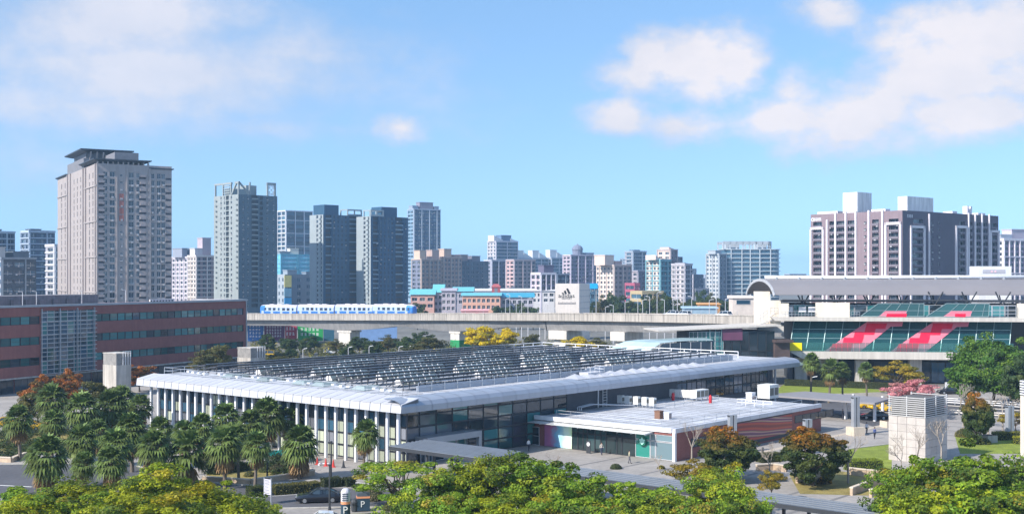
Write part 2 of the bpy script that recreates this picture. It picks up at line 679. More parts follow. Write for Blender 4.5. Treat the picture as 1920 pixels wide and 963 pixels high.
# ------------------------------------------------------------------ the hall with the solar roof
LH = 59.5
t = (((1500 - 960) / F) * HO.y - HO.x) / (HU.x - ((1500 - 960) / F) * HU.y)
WH = t
M_roofw = mat('white_roof_membrane', (0.50, 0.51, 0.54), 0.7, var=0.24, scale=0.22, fine=0.10, streak=0.1)
M_panelw = mat('white_aluminium_panel', (0.54, 0.54, 0.57), 0.45, 0.1, var=0.10, rnd=0.05)
M_panelg = mat('shaded_aluminium_panel', (0.40, 0.43, 0.49), 0.35, 0.35, var=0.05, rnd=0.06)  # panel colour greyed and blued to carry the shade of the right eave
M_joint = mat('panel_joint', (0.18, 0.18, 0.19), 0.8)
M_col = mat('white_column', (0.80, 0.80, 0.84), 0.4, var=0.05)
M_floor = mat('indoor_floor', (0.16, 0.15, 0.14), 0.6)
M_wallg = mat('dark_grey_cladding', (0.10, 0.105, 0.125), 0.7, var=0.08, streak=0.06)
M_gl_pale = glass('blind_glass', (0.42, 0.46, 0.36), rough=0.15, rnd=0.3)
M_gl_pinkish = glass('reflecting_glass', (0.16, 0.17, 0.20), rnd=0.5)
hall = thing('station_hall', 'long low glass hall with white eaves and a flat roof full of solar panels', 'station hall', HO, HY)
SB = 2.9       # wall set back behind the eave
RZ = 8.75      # roof level
# roof body
mb = MB()
mb.box(3.1, 3.1, EZ + 0.25, WH - 3.0, LH - 2.0, RZ - 0.02)
mb.build('roof', M_roofw, hall)
mb = MB()
mb.box(0.25, 0.25, EZ + 0.05, WH - 0.3, LH - 0.3, EZ + 0.24)
mb.build('soffit', M_panelg, hall)
# left eave: fascia and sloping panels, one by one
n = 31
pw = LH / n
mbp = MB()
g = 0.05
mbp.hexa([(0, g, EZ), (0.22, g, EZ), (0.22, pw - g, EZ), (0, pw - g, EZ)],
         [(0.12, g, EZ + 0.95), (0.34, g, EZ + 0.95), (0.34, pw - g, EZ + 0.95), (0.12, pw - g, EZ + 0.95)])
me_f = mbp.mesh('fascia_panel', M_panelw)
mbp = MB()
mbp.hexa([(0.14, g, EZ + 0.98), (3.1, g, RZ - 0.1), (3.1, pw - g, RZ - 0.1), (0.14, pw - g, EZ + 0.98)],
         [(0.14, g, EZ + 1.06), (3.1, g, RZ + 0.02), (3.1, pw - g, RZ + 0.02), (0.14, pw - g, EZ + 1.06)])
me_s = mbp.mesh('eave_panel', M_panelw)
for k in range(n):
    inst(me_f, 'fascia_panel', hall, (0, k * pw, 0))
    inst(me_s, 'eave_panel', hall, (0, k * pw, 0))
mb = MB()
mb.hexa([(0.2, 0.2, EZ + 0.1), (3.2, 0.2, EZ + 0.1), (3.2, LH, EZ + 0.1), (0.2, LH, EZ + 0.1)],
        [(0.22, 0.2, EZ + 0.9), (3.2, 0.2, RZ - 0.16), (3.2, LH, RZ - 0.16), (0.22, LH, EZ + 0.9)])
mb.build('eave_backing', M_joint, hall)
# right eave: rounded fascia, bluish grey painted in for its shaded side
n2 = 38
pw2 = WH / n2
mbp = MB()
prof = [(0.0, EZ + 0.02), (-0.02, EZ + 0.75), (0.35, EZ + 1.25), (1.2, EZ + 1.52), (3.2, RZ + 0.015)]
for (ya, za), (yb, zb) in zip(prof, prof[1:]):
    mbp.face([(g, ya, za), (pw2 - g, ya, za), (pw2 - g, yb, zb), (g, yb, zb)])
me_r = mbp.mesh('fascia_panel', M_panelg)
for k in range(n2):
    inst(me_r, 'fascia_panel', hall, (k * pw2, 0, 0))
mb = MB()
for (ya, za), (yb, zb) in zip(prof, prof[1:]):
    mb.face([(0.05, ya + 0.04, za - 0.05), (WH - 0.05, ya + 0.04, za - 0.05), (WH - 0.05, yb + 0.04, zb - 0.05), (0.05, yb + 0.04, zb - 0.05)])
mb.face([(WH - 0.02, 0, EZ), (WH - 0.02, LH, EZ), (WH - 3.1, LH - 2, RZ), (WH - 3.1, 3.1, RZ)])
mb.face([(0, LH - 0.02, EZ), (WH, LH - 0.02, EZ), (WH - 3.1, LH - 2, RZ), (3.1, LH - 2, RZ)])
mb.build('eave_backing', M_panelg, hall)

# raised solar deck with step and rails
mb = MB()
mb.box(9.0, 6.2, RZ - 0.02, WH - 14.0, 6.5, RZ + 0.75)
mb.box(46.0, 6.5, RZ - 0.02, WH - 14.0, 6.8, RZ + 0.95)
mb.build('roof_kerb', M_panelg, hall)


def railing(parent, pts, h=1.1, step=2.0, r=0.035, mids=1, m=None, name='railing'):
    mb = MB()
    for a, b in zip(pts, pts[1:]):
        a, b = Vector(a), Vector(b)
        L = (b - a).length
        k = max(1, int(round(L / step)))
        for i in range(k + 1):
            p = a.lerp(b, i / k)
            mb.tube(p, p + Vector((0, 0, h)), r, n=5)
        for j in range(mids + 1):
            zz = Vector((0, 0, h * (j + 1) / (mids + 1)))
            mb.tube(a + zz, b + zz, r, n=5)
    return mb.build(name, m or M_steel, parent)


railing(hall, [(3.5, 3.4, RZ), (3.5, LH - 2.4, RZ)], 1.0, 2.2, 0.03)
railing(hall, [(3.5, 3.4, RZ), (8.8, 3.4, RZ)], 1.0, 2.2, 0.03)
railing(hall, [(3.5, LH - 2.4, RZ), (40, LH - 2.4, RZ)], 1.0, 3.5, 0.05)
railing(hall, [(8.9, 6.0, RZ), (44, 6.0, RZ)], 1.2, 2.5, 0.05, m=M_steel)
railing(hall, [(52, 5.9, RZ), (WH - 16, 5.9, RZ)], 1.2, 2.8, 0.05, m=M_steel)
railing(hall, [(WH - 9, 8, RZ), (WH - 9, LH - 4, RZ), (WH - 55, LH - 4, RZ)], 1.2, 3.0, 0.08, m=M_white)
# low hatch with rail near the middle of the right edge
mb = MB()
mb.box(43.2, 4.0, RZ, 47.2, 5.8, RZ + 0.55)
mb.build('roof_hatch', M_panelw, hall)
railing(hall, [(43.4, 3.8, RZ + 0.5), (47.0, 3.8, RZ + 0.5), (47.0, 5.6, RZ + 0.5)], 0.9, 1.2, 0.04, m=M_white)
# saw-tooth light scoops along the right edge
mbw = MB()
w = 2.9
mbw.face([(0, 0, 0), (w, 0, 0), (w, 3.2, 0.02), (0, 3.2, 0.02)])
mbw.face([(0, 0, 0.02), (w, 0, 0.02), (w, 2.9, 0.55), (0, 2.9, 0.06)], 0)
mbw.face([(w, 0, 0.02), (w, 2.95, 0.02), (w, 2.9, 0.55)], 1)
mbw.face([(0, 2.9, 0.06), (w, 2.9, 0.55), (w, 3.0, 0), (0, 3.0, 0)], 1)
me_scoop = mbw.mesh('light_scoop', [M_panelw, M_gl_dark])
for k in range(12):
    inst(me_scoop, 'light_scoop', hall, (38.0 + k * 3.0, 1.9, RZ - 0.05))

# left facade: columns, glass behind
ncol = 29
sp = (LH - 4.0) / (ncol - 1)
mbc = MB()
mbc.box(-0.17, -0.17, 0, 0.17, 0.17, EZ + 0.15)
me_c = mbc.mesh('column', M_col)
for k in range(ncol):
    inst(me_c, 'column', hall, (1.45, 2.0 + k * sp, 0))
rng = random.Random(11)
rows = [(0.15, 1.65), (1.75, 3.25), (3.35, 4.85), (4.95, 6.45)]
pane_meshes = {}


def pane_mesh(w, h, gm, fm=M_frame_d, key=None, bars=(1, 0), fr=0.07):
    """glass in a frame, facing -y, origin at the lower left corner"""
    kk = (round(w, 2), round(h, 2), gm.name, fm.name, bars, fr)
    if kk in pane_meshes:
        return pane_meshes[kk]
    mb = MB()
    mb.face([(fr, 0, fr), (w - fr, 0, fr), (w - fr, 0, h - fr), (fr, 0, h - fr)], 0)
    dep = 0.06
    mb.box(0, -dep, 0, fr, 0.02, h, 1)
    mb.box(w - fr, -dep, 0, w, 0.02, h, 1)
    mb.box(fr, -dep, 0, w - fr, 0.02, fr, 1)
    mb.box(fr, -dep, h - fr, w - fr, 0.02, h, 1)
    nv, nh = bars
    for i in range(nv):
        x = w * (i + 1) / (nv + 1)
        mb.box(x - fr * 0.4, -dep * 0.8, fr, x + fr * 0.4, 0.015, h - fr, 1)
    for i in range(nh):
        z = h * (i + 1) / (nh + 1)
        mb.box(fr, -dep * 0.7, z - fr * 0.4, w - fr, 0.012, z + fr * 0.4, 1)
    pane_meshes[kk] = mb.mesh('pane', [gm, fm])
    return pane_meshes[kk]


for k in range(ncol - 1):
    for j, (za, zb) in enumerate(rows):
        q = rng.random()
        if k < 9:
            gm = M_gl_pale if (j < 2 and q < 0.75) or (j == 2 and q < 0.2) else (M_gl_blue if q < 0.8 else M_gl_pinkish)
        else:
            gm = M_gl_blue if q < 0.45 else (M_gl_pinkish if q < 0.85 else M_gl_pale)
        o = inst(pane_mesh(sp - 0.06, zb - za, gm, bars=(1, 0)), 'pane', hall, (SB, 2.0 + (k + 1) * sp, za))
        o.rotation_euler = (0, 0, R(-90))
mb = MB()
for k in range(ncol):
    mb.box(SB - 0.05, 2.0 + k * sp - 0.04, 0, SB + 0.12, 2.0 + k * sp + 0.04, EZ)
mb.box(SB + 0.1, SB + 0.1, 0, SB + 0.25, LH - 2, EZ)
mb.build('facade_wall', M_wallg, hall)
# right facade: big panes, solid middle, glass again
x = SB + 0.1
rr = [(0.1, 1.55), (1.65, 3.1), (3.2, 4.65), (4.75, 6.2), (6.25, 7.05)]
k = 0
bw = 3.05
while x + bw < 38:
    for j, (za, zb) in enumerate(rr):
        q = rng.random()
        gm = M_gl_pinkish if (k < 3 and j < 4 and q < 0.8) else (M_gl_teal if q < 0.25 else M_gl_dark)
        inst(pane_mesh(bw - 0.05, zb - za, gm, bars=(0, 0)), 'pane', hall, (x, SB, za))
    x += bw
    k += 1
xs0 = x
xs1 = 66.0
while xs1 + bw < WH - 6:
    for j, (za, zb) in enumerate(rr[2:]):
        q = rng.random()
        gm = M_gl_dark if q < 0.6 else (M_gl_blue if q < 0.85 else M_gl_pinkish)
        inst(pane_mesh(bw - 0.05, zb - za, gm, bars=(1, 0)), 'pane', hall, (xs1, SB, za))
    xs1 += bw
mb = MB()
mb.box(xs0, SB - 0.05, 0, 66.0, SB + 0.3, EZ)
mb.box(SB, SB + 0.06, 0, xs0, SB + 0.3, EZ)
mb.box(66, SB + 0.06, 0, WH - 5, SB + 0.3, EZ)
mb.box(66, SB - 0.04, 0, WH - 5, SB + 0.06, 3.1)
mb.box(WH - 6, SB, 0, WH - 5.7, LH - 3, EZ)
mb.build('side_wall', M_wallg, hall)
for k in range(5):
    inst(me_c, 'column', hall, (WH - 3.2, 3.5 + k * 12, 0))
# entrance portal in the right facade
xa, _ = toH(onplane(832, 830, HL(0, SB), HV))
xb, _ = toH(onplane(879, 830, HL(0, SB), HV))
mb = MB()
mb.box(xa - 5.2, SB - 2.2, 2.7, xb + 0.2, SB + 0.0, 3.5)
mb.box(xb - 0.35, SB - 2.2, 0, xb + 0.2, SB - 1.7, 2.7)
mb.box(xa - 5.2, SB - 2.2, 0, xa - 4.9, SB - 1.7, 2.7)
mb.build('entrance_portal', M_grey, hall)
mb = MB()
mb.box(xa - 4.8, SB - 0.25, 0, xb - 0.4, SB - 0.15, 2.65)
mb.build('entrance_opening', M_black, hall)
for q in range(4):
    w = (xb - xa + 4.0) / 4
    inst(pane_mesh(w - 0.1, 2.5, M_gl_teal if q > 1 else M_gl_dark, M_frame_l, bars=(0, 1)), 'door', hall, (xa - 4.6 + q * w, SB - 0.32, 0.05))
# ladder on the solid wall
mb = MB()
mb.box(43.6, SB - 0.5, 3.9, 43.75, SB - 0.35, EZ)
mb.box(43.6, SB - 0.5, 3.8, 46.6, SB - 0.35, 3.95)
for k in range(7):
    mb.box(44.9, SB - 0.45, 4.2 + k * 0.42, 45.9, SB - 0.39, 4.26 + k * 0.42)
mb.box(44.85, SB - 0.45, 3.9, 44.92, SB - 0.38, EZ)
mb.box(45.88, SB - 0.45, 3.9, 45.95, SB - 0.38, EZ)
mb.build('ladder', M_white, hall)

# skylights on the roof
M_sky_gl = glass('skylight_glass', (0.24, 0.30, 0.30), rough=0.2, rnd=0.25)
mbs = MB()
sl, sw, sh = 7.5, 1.8, 1.15
mbs.face([(0, 0, 0), (sl, 0, 0), (sl, sw / 2, sh), (0, sw / 2, sh)], 0)
mbs.face([(sl, sw, 0), (0, sw, 0), (0, sw / 2, sh), (sl, sw / 2, sh)], 0)
mbs.face([(0, sw, 0), (0, 0, 0), (0, sw / 2, sh)], 1)
mbs.face([(sl, 0, 0), (sl, sw, 0), (sl, sw / 2, sh)], 1)
for k in range(1, 6):
    xx = sl * k / 6
    mbs.beam((xx, -0.02, 0.03), (xx, sw / 2, sh + 0.04), 0.12, 0.08, 1)
    mbs.beam((xx, sw + 0.02, 0.03), (xx, sw / 2, sh + 0.04), 0.12, 0.08, 1)
me_sky = mbs.mesh('skylight', [M_sky_gl, M_white])
mbs = MB()
mbs.hexa([(0, 0, 0), (3.6, 0, 0), (3.6, 2.8, 0), (0, 2.8, 0)], [(0.5, 0.6, 0.5), (3.1, 0.6, 0.5), (3.1, 2.2, 0.5), (0.5, 2.2, 0.5)])
me_low = mbs.mesh('skylight', M_sky_gl)

# solar rows: panels tilted away from the camera, on steel frames
M_pv = glass('solar_panel_glass', (0.012, 0.016, 0.035), rough=0.12, rnd=0.3, wav=0)
M_pvback = mat('solar_panel_back', (0.022, 0.024, 0.034), 0.6, var=0.2)
M_frame = mat('panel_frame_steel', (0.13, 0.135, 0.15), 0.5, 0.5, var=0.15)
ROWS, PITCH = 12, 4.2
PL = 3.05
zl, zh, pwid = 0.95, 1.27, 2.35
mbp = MB()
mbp.hexa([(0.02, 0, zh), (PL - 0.02, 0, zh), (PL - 0.02, pwid, zl), (0.02, pwid, zl)],
         [(0.02, 0, zh + 0.07), (PL - 0.02, 0, zh + 0.07), (PL - 0.02, pwid, zl + 0.07), (0.02, pwid, zl + 0.07)], 1)
mbp.face([(0.06, 0.04, zh + 0.075), (PL - 0.06, 0.04, zh + 0.075), (PL - 0.06, pwid - 0.04, zl + 0.075), (0.06, pwid - 0.04, zl + 0.075)], 0)
mbp.box(0.0, -0.03, zh + 0.02, PL, 0.0, zh + 0.085, 2)
me_pv = mbp.mesh('solar_panel', [M_pv, M_pvback, M_steel])
ordn = ['first', 'second', 'third', 'fourth', 'fifth', 'sixth', 'seventh', 'eighth', 'ninth', 'tenth', 'eleventh', 'twelfth', 'thirteenth',
        'fourteenth', 'fifteenth', 'sixteenth', 'seventeenth', 'eighteenth', 'nineteenth', 'twentieth']
for r in range(ROWS):
    y = 8.3 + r * PITCH
    x0 = 8.5 + (0.9 if r % 2 else 0)
    np_ = 26 if r < 10 else 24
    row = thing('solar_panel_row', 'row of dark solar panels on the hall roof, %s row from the annex side' % ordn[r], 'solar panels',
                HL(x0, y, RZ), HY, 'solar panel rows on the hall roof')
    for k in range(np_):
        inst(me_pv, 'solar_panel', row, (k * PL, 0, 0))
    fr = MB()
    for k in range(np_ + 1):
        xx = min(k * PL, np_ * PL - 0.1)
        fr.beam((xx, 0.15, -0.02), (xx, 0.15, zh), 0.09, 0.09)
        fr.beam((xx, pwid - 0.2, -0.02), (xx, pwid - 0.2, zl), 0.09, 0.09)
        fr.beam((xx, 0.15, zh - 0.12), (xx, pwid - 0.2, zl - 0.08), 0.08, 0.1)
    fr.beam((0, 0.15, zh - 0.08), (np_ * PL, 0.15, zh - 0.08), 0.08, 0.1)
    fr.beam((0, pwid - 0.2, zl - 0.08), (np_ * PL, pwid - 0.2, zl - 0.08), 0.08, 0.1)
    # end struts reaching out to concrete feet
    fr.beam((0, 0.15, zh - 0.1), (-2.0, 0.15, 0.2), 0.09, 0.09)
    fr.beam((0, pwid - 0.2, zl - 0.1), (-1.6, pwid - 0.2, 0.2), 0.09, 0.09)
    fr.build('support_frame', M_frame, row)
    for bx0, by0 in ((-2.4, -0.15), (-2.0, pwid - 0.5)):
        ft = MB()
        ft.box(bx0, by0, -0.01, bx0 + 0.7, by0 + 0.6, 0.32)
        ft.build('concrete_foot', M_white, row)
    if r in (1, 3, 4, 6, 8):
        for q in range(4):
            inst(me_sky, 'skylight', hall, (12.5 + q * 16.5 + (r % 4) * 2.0, y + pwid + 0.06, RZ + 0.02))
        inst(me_low, 'skylight', hall, (5.4, y + 0.2, RZ + 0.02))
mb = MB()
for k in range(20):
    yy = 4.2 + k * 2.7
    mb.box(3.7, yy, RZ - 0.021, 8.0, yy + 0.07, RZ + 0.012)
for k in range(36):
    xx = 4.5 + k * 2.5
    mb.box(xx, 3.25, RZ - 0.021, xx + 0.07, 5.7, RZ + 0.012)
tag(mb.build('roof_seam', M_joint, hall), kind='stuff')
# roof clutter on the clear strip at the left: pads and conduits
mb = MB()
for k in range(6):
    mb.box(5.0 + rng.random(), 8 + k * 8.5, RZ + 0.01, 6.2 + rng.random(), 9.0 + k * 8.5, RZ + 0.16)
mb.tube((6.9, 6, RZ + 0.1), (6.9, LH - 6, RZ + 0.1), 0.07, n=5)
mb.build('roof_conduit', M_steel, hall)

# ------------------------------------------------------------------ the brick annex with the coffee shop
AC = G(1265, 865)
ax, ay = toH(AC)
AH = 4.15
te = toH(G(1575, 760, AH))
AW = te[0] - ax
ann = thing('brick_annex', 'single-storey red brick annex with glass shop front and white flat roof', 'building', HL(ax, ay), HY)
AL = SB - 0.35 - ay      # back to the hall wall
mb = MB()
mb.box(0.35, 0, 0, AW, 0.35, AH - 0.45)
mb.box(AW - 0.35, 0.35, 0, AW, AL, AH - 0.45)
mb.box(0.06, 0.4, 3.35, 0.4, 3.2, AH - 0.45)
mb.build('brick_wall', M_brick, ann)
mb = MB()
mb.box(-0.1, -0.1, 0, 0.3, 0.3, AH - 0.45)
mb.build('corner_column', M_white, ann)
mb = MB()
mb.box(0.0, 0.0, AH - 0.44, AW, AL, AH - 0.08)
mb.build('roof', M_roofw, ann)
mb = MB()
for k in range(14):
    mb.box(0.6, 1.5 + k * 1.7, AH - 0.09, AW - 0.6, 1.55 + k * 1.7, AH - 0.065)
for k in range(9):
    mb.box(3 + k * 4.6, 0.6, AH - 0.09, 3.05 + k * 4.6, AL - 0.5, AH - 0.062)
tag(mb.build('roof_seam', M_joint, ann), kind='stuff')
# parapet coping pieces
M_cope = mat('coping_metal', (0.60, 0.61, 0.66), 0.4, 0.3, var=0.06, rnd=0.06)
nc = 17
cw = AW / nc
mbc = MB()
mbc.box(0.03, -0.12, AH - 0.46, cw - 0.03, 0.4, AH + 0.12)
me_cp = mbc.mesh('coping', M_cope)
for k in range(nc):
    inst(me_cp, 'coping', ann, (k * cw, 0, 0))
mbc = MB()
cl = AL / 11
mbc.box(-0.14, 0.03, AH - 0.46, 0.4, cl - 0.03, AH + 0.121)
me_cp2 = mbc.mesh('coping', M_white)
for k in range(11):
    inst(me_cp2, 'coping', ann, (0, 0.4 + k * cl * 0.98, 0))
# shop front along x=0 (faces left): glass bays
M_gl_shop = glass('shop_glass', (0.03, 0.055, 0.06), rnd=0.5)
M_gl_shop2 = glass('frosted_shop_glass', (0.16, 0.24, 0.27), rough=0.25, rnd=0.15)
M_gl_green = glass('green_shop_glass', (0.02, 0.20, 0.16), rough=0.15, rnd=0.2)


def sf(px, py=845):
    p = onplane(px, py, HL(ax, ay), HU)
    return toH(p)[1] - ay


y_edges = [sf(p) for p in (1262, 1228, 1218, 1190, 1165, 1155, 1135, 1125, 1114, 1100, 1092, 1082, 1071)]
for a, b in zip(y_edges, y_edges[1:]):
    i = y_edges.index(a)
    gm = M_gl_shop2 if i in (0, 1) else (M_gl_green if i == 2 else M_gl_shop)
    for (za, zb) in ((0.05, 2.35), (2.42, 3.3)):
        o = inst(pane_mesh(b - a - 0.04, zb - za, gm, M_frame_d if i > 2 else M_frame_l, bars=(0, 0)), 'pane', ann, (0.2, b - 0.02, za))
        o.rotation_euler = (0, 0, R(-90))
mb = MB()
mb.box(0.22, 0.35, 0, 0.34, y_edges[-1], 3.38)
mb.box(0.15, 0.35, 3.3, 0.36, y_edges[-1], 3.5)
mb.build('shopfront_backing', M_black, ann)
# mural with colours blending from purple to green, then brick recess with a door
M_mural = bpy.data.materials.new('printed_mural')
M_mural.use_nodes = True
N, L = M_mural.node_tree.nodes, M_mural.node_tree.links
tcm = N.new('ShaderNodeTexCoord')
sx = N.new('ShaderNodeSeparateXYZ')
L.new(tcm.outputs['Object'], sx.inputs[0])
nz_ = N.new('ShaderNodeTexNoise')
nz_.inputs['Scale'].default_value = 0.9
nz_.inputs['Detail'].default_value = 3
L.new(tcm.outputs['Object'], nz_.inputs['Vector'])
ad = N.new('ShaderNodeMath')
ad.operation = 'MULTIPLY_ADD'
ad.inputs[1].default_value = -0.115
ad.inputs[2].default_value = 0.0
L.new(sx.outputs[1], ad.inputs[0])
ad2 = N.new('ShaderNodeMath')
ad2.operation = 'MULTIPLY_ADD'
ad2.inputs[1].default_value = 0.35
L.new(nz_.outputs[0], ad2.inputs[0])
L.new(ad.outputs[0], ad2.inputs[2])
rp = N.new('ShaderNodeValToRGB')
cr = rp.color_ramp
cr.elements[0].position = 0.0
cr.elements[0].color = (0.35, 0.14, 0.32, 1)
cr.elements[1].position = 1.0
cr.elements[1].color = (0.35, 0.75, 0.05, 1)
for p, c in ((0.3, (0.55, 0.18, 0.35, 1)), (0.45, (0.2, 0.5, 0.75, 1)), (0.65, (0.65, 0.82, 0.78, 1)), (0.85, (0.6, 0.85, 0.25, 1))):
    e = cr.elements.new(p)
    e.color = c
L.new(ad2.outputs[0], rp.inputs[0])
L.new(rp.outputs[0], N['Principled BSDF'].inputs['Base Color'])
N['Principled BSDF'].inputs['Roughness'].default_value = 0.5
ym0, ym1 = sf(1071), sf(1020)
mb = MB()
mb.box(0, ym0 - ym1, 0, 0.2, 0, 3.3)
mb.build('mural', M_mural, ann, (0.12, ym1, 0.05))
mb = MB()
mb.box(0.12, ym1, 0, 0.4, AL, 3.6)
mb.build('brick_wall', M_brick, ann)
o = inst(pane_mesh(1.5, 2.6, M_gl_dark, M_frame_l, bars=(0, 1)), 'door', ann, (0.08, ym1 + 2.4, 0.02))
o.rotation_euler = (0, 0, R(-90))
# projecting glass canopy over the shop front
mb = MB()
ca, cb = sf(1225, 810), min(AL - 0.2, sf(1005, 810))
ncn = 9
for k in range(ncn):
    a = ca + (cb - ca) * k / ncn
    b = ca + (cb - ca) * (k + 1) / ncn
    mb.hexa([(-2.0, a + 0.03, 3.42), (0.0, a + 0.03, 3.55), (0.0, b - 0.03, 3.55), (-2.0, b - 0.03, 3.42)],
            [(-2.0, a + 0.03, 3.47), (0.0, a + 0.03, 3.60), (0.0, b - 0.03, 3.60), (-2.0, b - 0.03, 3.47)], 0)
    mb.beam((-1.95, a, 3.36), (0.1, a, 3.45), 0.1, 0.14, 1)
mb.build('glass_canopy', [clear_glass('canopy_glass', (0.72, 0.70, 0.68), 0.75), M_grey], ann)
# round green shop emblem
M_gdisc = mat('emblem_green', (0.01, 0.14, 0.09), 0.4, var=0.03)
M_gpale = mat('emblem_pale', (0.45, 0.78, 0.70), 0.4, var=0.03)
ye = sf(1205, 828)
mb = MB()
ring = [(0.62 * math.cos(2 * math.pi * k / 24), 0.62 * math.sin(2 * math.pi * k / 24)) for k in range(24)]
mb.hexa([(0, c, s) for c, s in ring], [(-0.16, c, s) for c, s in ring], 0)
for (yy, zz, rr_) in ((0.0, 0.12, 0.24), (0.18, -0.12, 0.2), (-0.18, -0.12, 0.2), (0, -0.3, 0.17), (0, 0.38, 0.12), (0.33, 0.14, 0.13), (-0.33, 0.14, 0.13)):
    pts = [(rr_ * math.cos(2 * math.pi * k / 10) + yy, rr_ * math.sin(2 * math.pi * k / 10) + zz) for k in range(10)]
    mb.hexa([(-0.161, c, s) for c, s in pts], [(-0.175, c, s) for c, s in pts], 1)
mb.build('emblem', [M_gdisc, M_gpale], ann, (0.0, ye, 2.25))
mb = MB()
mb.box(-0.25, -0.05, 0, 0.0, 0.05, 0.1)
# long picture panel and dark strip window on the brick side wall (y = 0)
M_pict = bpy.data.materials.new('printed_picture')
M_pict.use_nodes = True
N, L = M_pict.node_tree.nodes, M_pict.node_tree.links
tcm = N.new('ShaderNodeTexCoord')
mp = N.new('ShaderNodeMapping')
mp.inputs['Rotation'].default_value = (0, R(-22), 0)
mp.inputs['Scale'].default_value = (0.10, 1, 0.55)
L.new(tcm.outputs['Object'], mp.inputs[0])
wv = N.new('ShaderNodeTexWave')
wv.bands_direction = 'Z'
wv.inputs['Scale'].default_value = 0.28
wv.inputs['Distortion'].default_value = 5.0
wv.inputs['Detail'].default_value = 2.0
wv.inputs['Detail Scale'].default_value = 1.2
L.new(mp.outputs[0], wv.inputs['Vector'])
rp = N.new('ShaderNodeValToRGB')
cr = rp.color_ramp
cr.elements[0].color = (0.20, 0.02, 0.02, 1)
cr.elements[1].color = (0.10, 0.02, 0.07, 1)
for p, c in ((0.25, (0.48, 0.06, 0.02, 1)), (0.5, (0.38, 0.03, 0.03, 1)), (0.68, (0.14, 0.03, 0.08, 1)), (0.86, (0.5, 0.33, 0.16, 1)), (0.91, (0.45, 0.2, 0.25, 1))):
    e = cr.elements.new(p)
    e.color = c
L.new(wv.outputs[0], rp.inputs[0])
L.new(rp.outputs[0], N['Principled BSDF'].inputs['Base Color'])
N['Principled BSDF'].inputs['Roughness'].default_value = 0.35


def sr(px, py=820):
    p = onplane(px, py, HL(ax, ay), HV)
    return toH(p)[0] - ax


xa_, xb_ = sr(1382), sr(1484)
mb = MB()
mb.box(0, -0.1, 0.0, xb_ - xa_, 0.02, 2.75)
mb.build('picture_panel', M_pict, ann, (xa_, 0, 0.75))
mb = MB()
mb.box(xa_ - 0.1, -0.06, 0.3, xb_ + 0.1, 0.01, 0.75)
mb.box(xa_ - 0.12, -0.13, 3.5, xb_ + 0.12, 0.01, 3.62)
mb.build('panel_frame', M_dark, ann)
for (pa, pb, za, zb) in ((1490, 1562, 2.0, 3.1), (1295, 1322, 1.4, 2.6)):
    w = sr(pb) - sr(pa)
    inst(pane_mesh(w, zb - za, M_gl_dark, M_frame_d, bars=(4 if w > 5 else 1, 0)), 'window', ann, (sr(pa), -0.04, za))
# roof furniture of the annex
railing(ann, [(1.4, 3, AH), (1.4, AL - 3, AH)], 0.9, 2.5, 0.03)
railing(ann, [(3, 1.2, AH), (AW - 4, 1.2, AH)], 0.9, 3, 0.03)
railing(ann, [(20, AL - 9, AH), (AW - 6, AL - 9, AH)], 0.9, 2.6, 0.045)
railing(ann, [(AW - 10, 3, AH), (AW - 10, 9, AH), (AW - 4, 9, AH)], 1.0, 1.6, 0.05, m=M_white)
M_ac = mat('air_conditioner_white', (0.75, 0.74, 0.70), 0.5, var=0.06, streak=0.05)
M_fan = mat('fan_grille', (0.20, 0.18, 0.15), 0.7, var=0.1)
M_red = mat('red_paint', (0.55, 0.03, 0.04), 0.4, var=0.06)
M_rust = mat('rusty_brown', (0.22, 0.12, 0.08), 0.8, var=0.2)


def ac_unit(px, py, w, dp, h, fans, label, leg=0.45, red=False, yaw=0.0, group=None):
    p = G(px, py, AH - 0.08)
    t = thing('air_conditioner', label, 'air conditioner', p, HY + yaw, group)
    mb = MB()
    mb.box(0, 0, leg, w, dp, leg + h)
    mb.build('housing', M_ac, t)
    mb = MB()
    for (a, b) in ((0.08, 0.08), (w - 0.16, 0.08), (0.08, dp - 0.16), (w - 0.16, dp - 0.16)):
        mb.box(a, b, 0, a + 0.08, b + 0.08, leg)
    mb.build('stand', M_steel, t)
    for k in range(fans):
        mb = MB()
        c = w * (k + 0.5) / fans
        r = min(w / fans, h) * 0.4
        mb.box(c - r, -0.03, leg + h / 2 - r, c + r, -0.002, leg + h / 2 + r)
        mb.build('fan_grille', M_fan, t)
        mb = MB()
        mb.box(-0.04, dp * 0.3, leg + h / 2 - r, -0.002, dp * 0.7, leg + h / 2 + r)
    return t


mb = MB()
g1 = 'small condensers in a row on the annex roof'
ac_unit(1132, 757, 1.1, 7.0, 1.5, 1, 'long white ducted air handler at the head of the condenser row', 0.5)
for k, px in enumerate((1166, 1180, 1196, 1212, 1226)):
    ac_unit(px, 761 + k * 1.3, 0.7, 0.9, 1.2, 1, 'small white condenser on the annex roof, %s after the long air handler' % ordn[k], 0.45, group=g1)
g2 = 'condensers by the red cylinders'
for k, px in enumerate((1264, 1274, 1284, 1294)):
    ac_unit(px, 748 + k * 0.7, 0.7, 0.9, 1.2, 1, 'small white condenser, %s from the left red cylinder' % ordn[k], 0.4, group=g2)
ac_unit(1306, 752, 3.6, 1.2, 1.3, 3, 'wide white condenser bank beside the red cylinder', 0.45)
ac_unit(1443, 749, 3.0, 2.2, 2.2, 2, 'big cream cooling unit with two dark fan grilles', 0.15)
for px, py, l in ((1262, 750, 'red gas cylinder at the near end of the condensers'), (1332, 755, 'red gas cylinder at the far end of the condensers')):
    mb = MB()
    mb.lathe([(0.22, 0), (0.25, 0.1), (0.25, 1.0), (0.2, 1.15), (0.07, 1.22), (0.07, 1.32)], 10)
    tag(mb.build('gas_cylinder', M_red, None, G(px, py, AH - 0.08), smooth=True), l, 'cylinder')
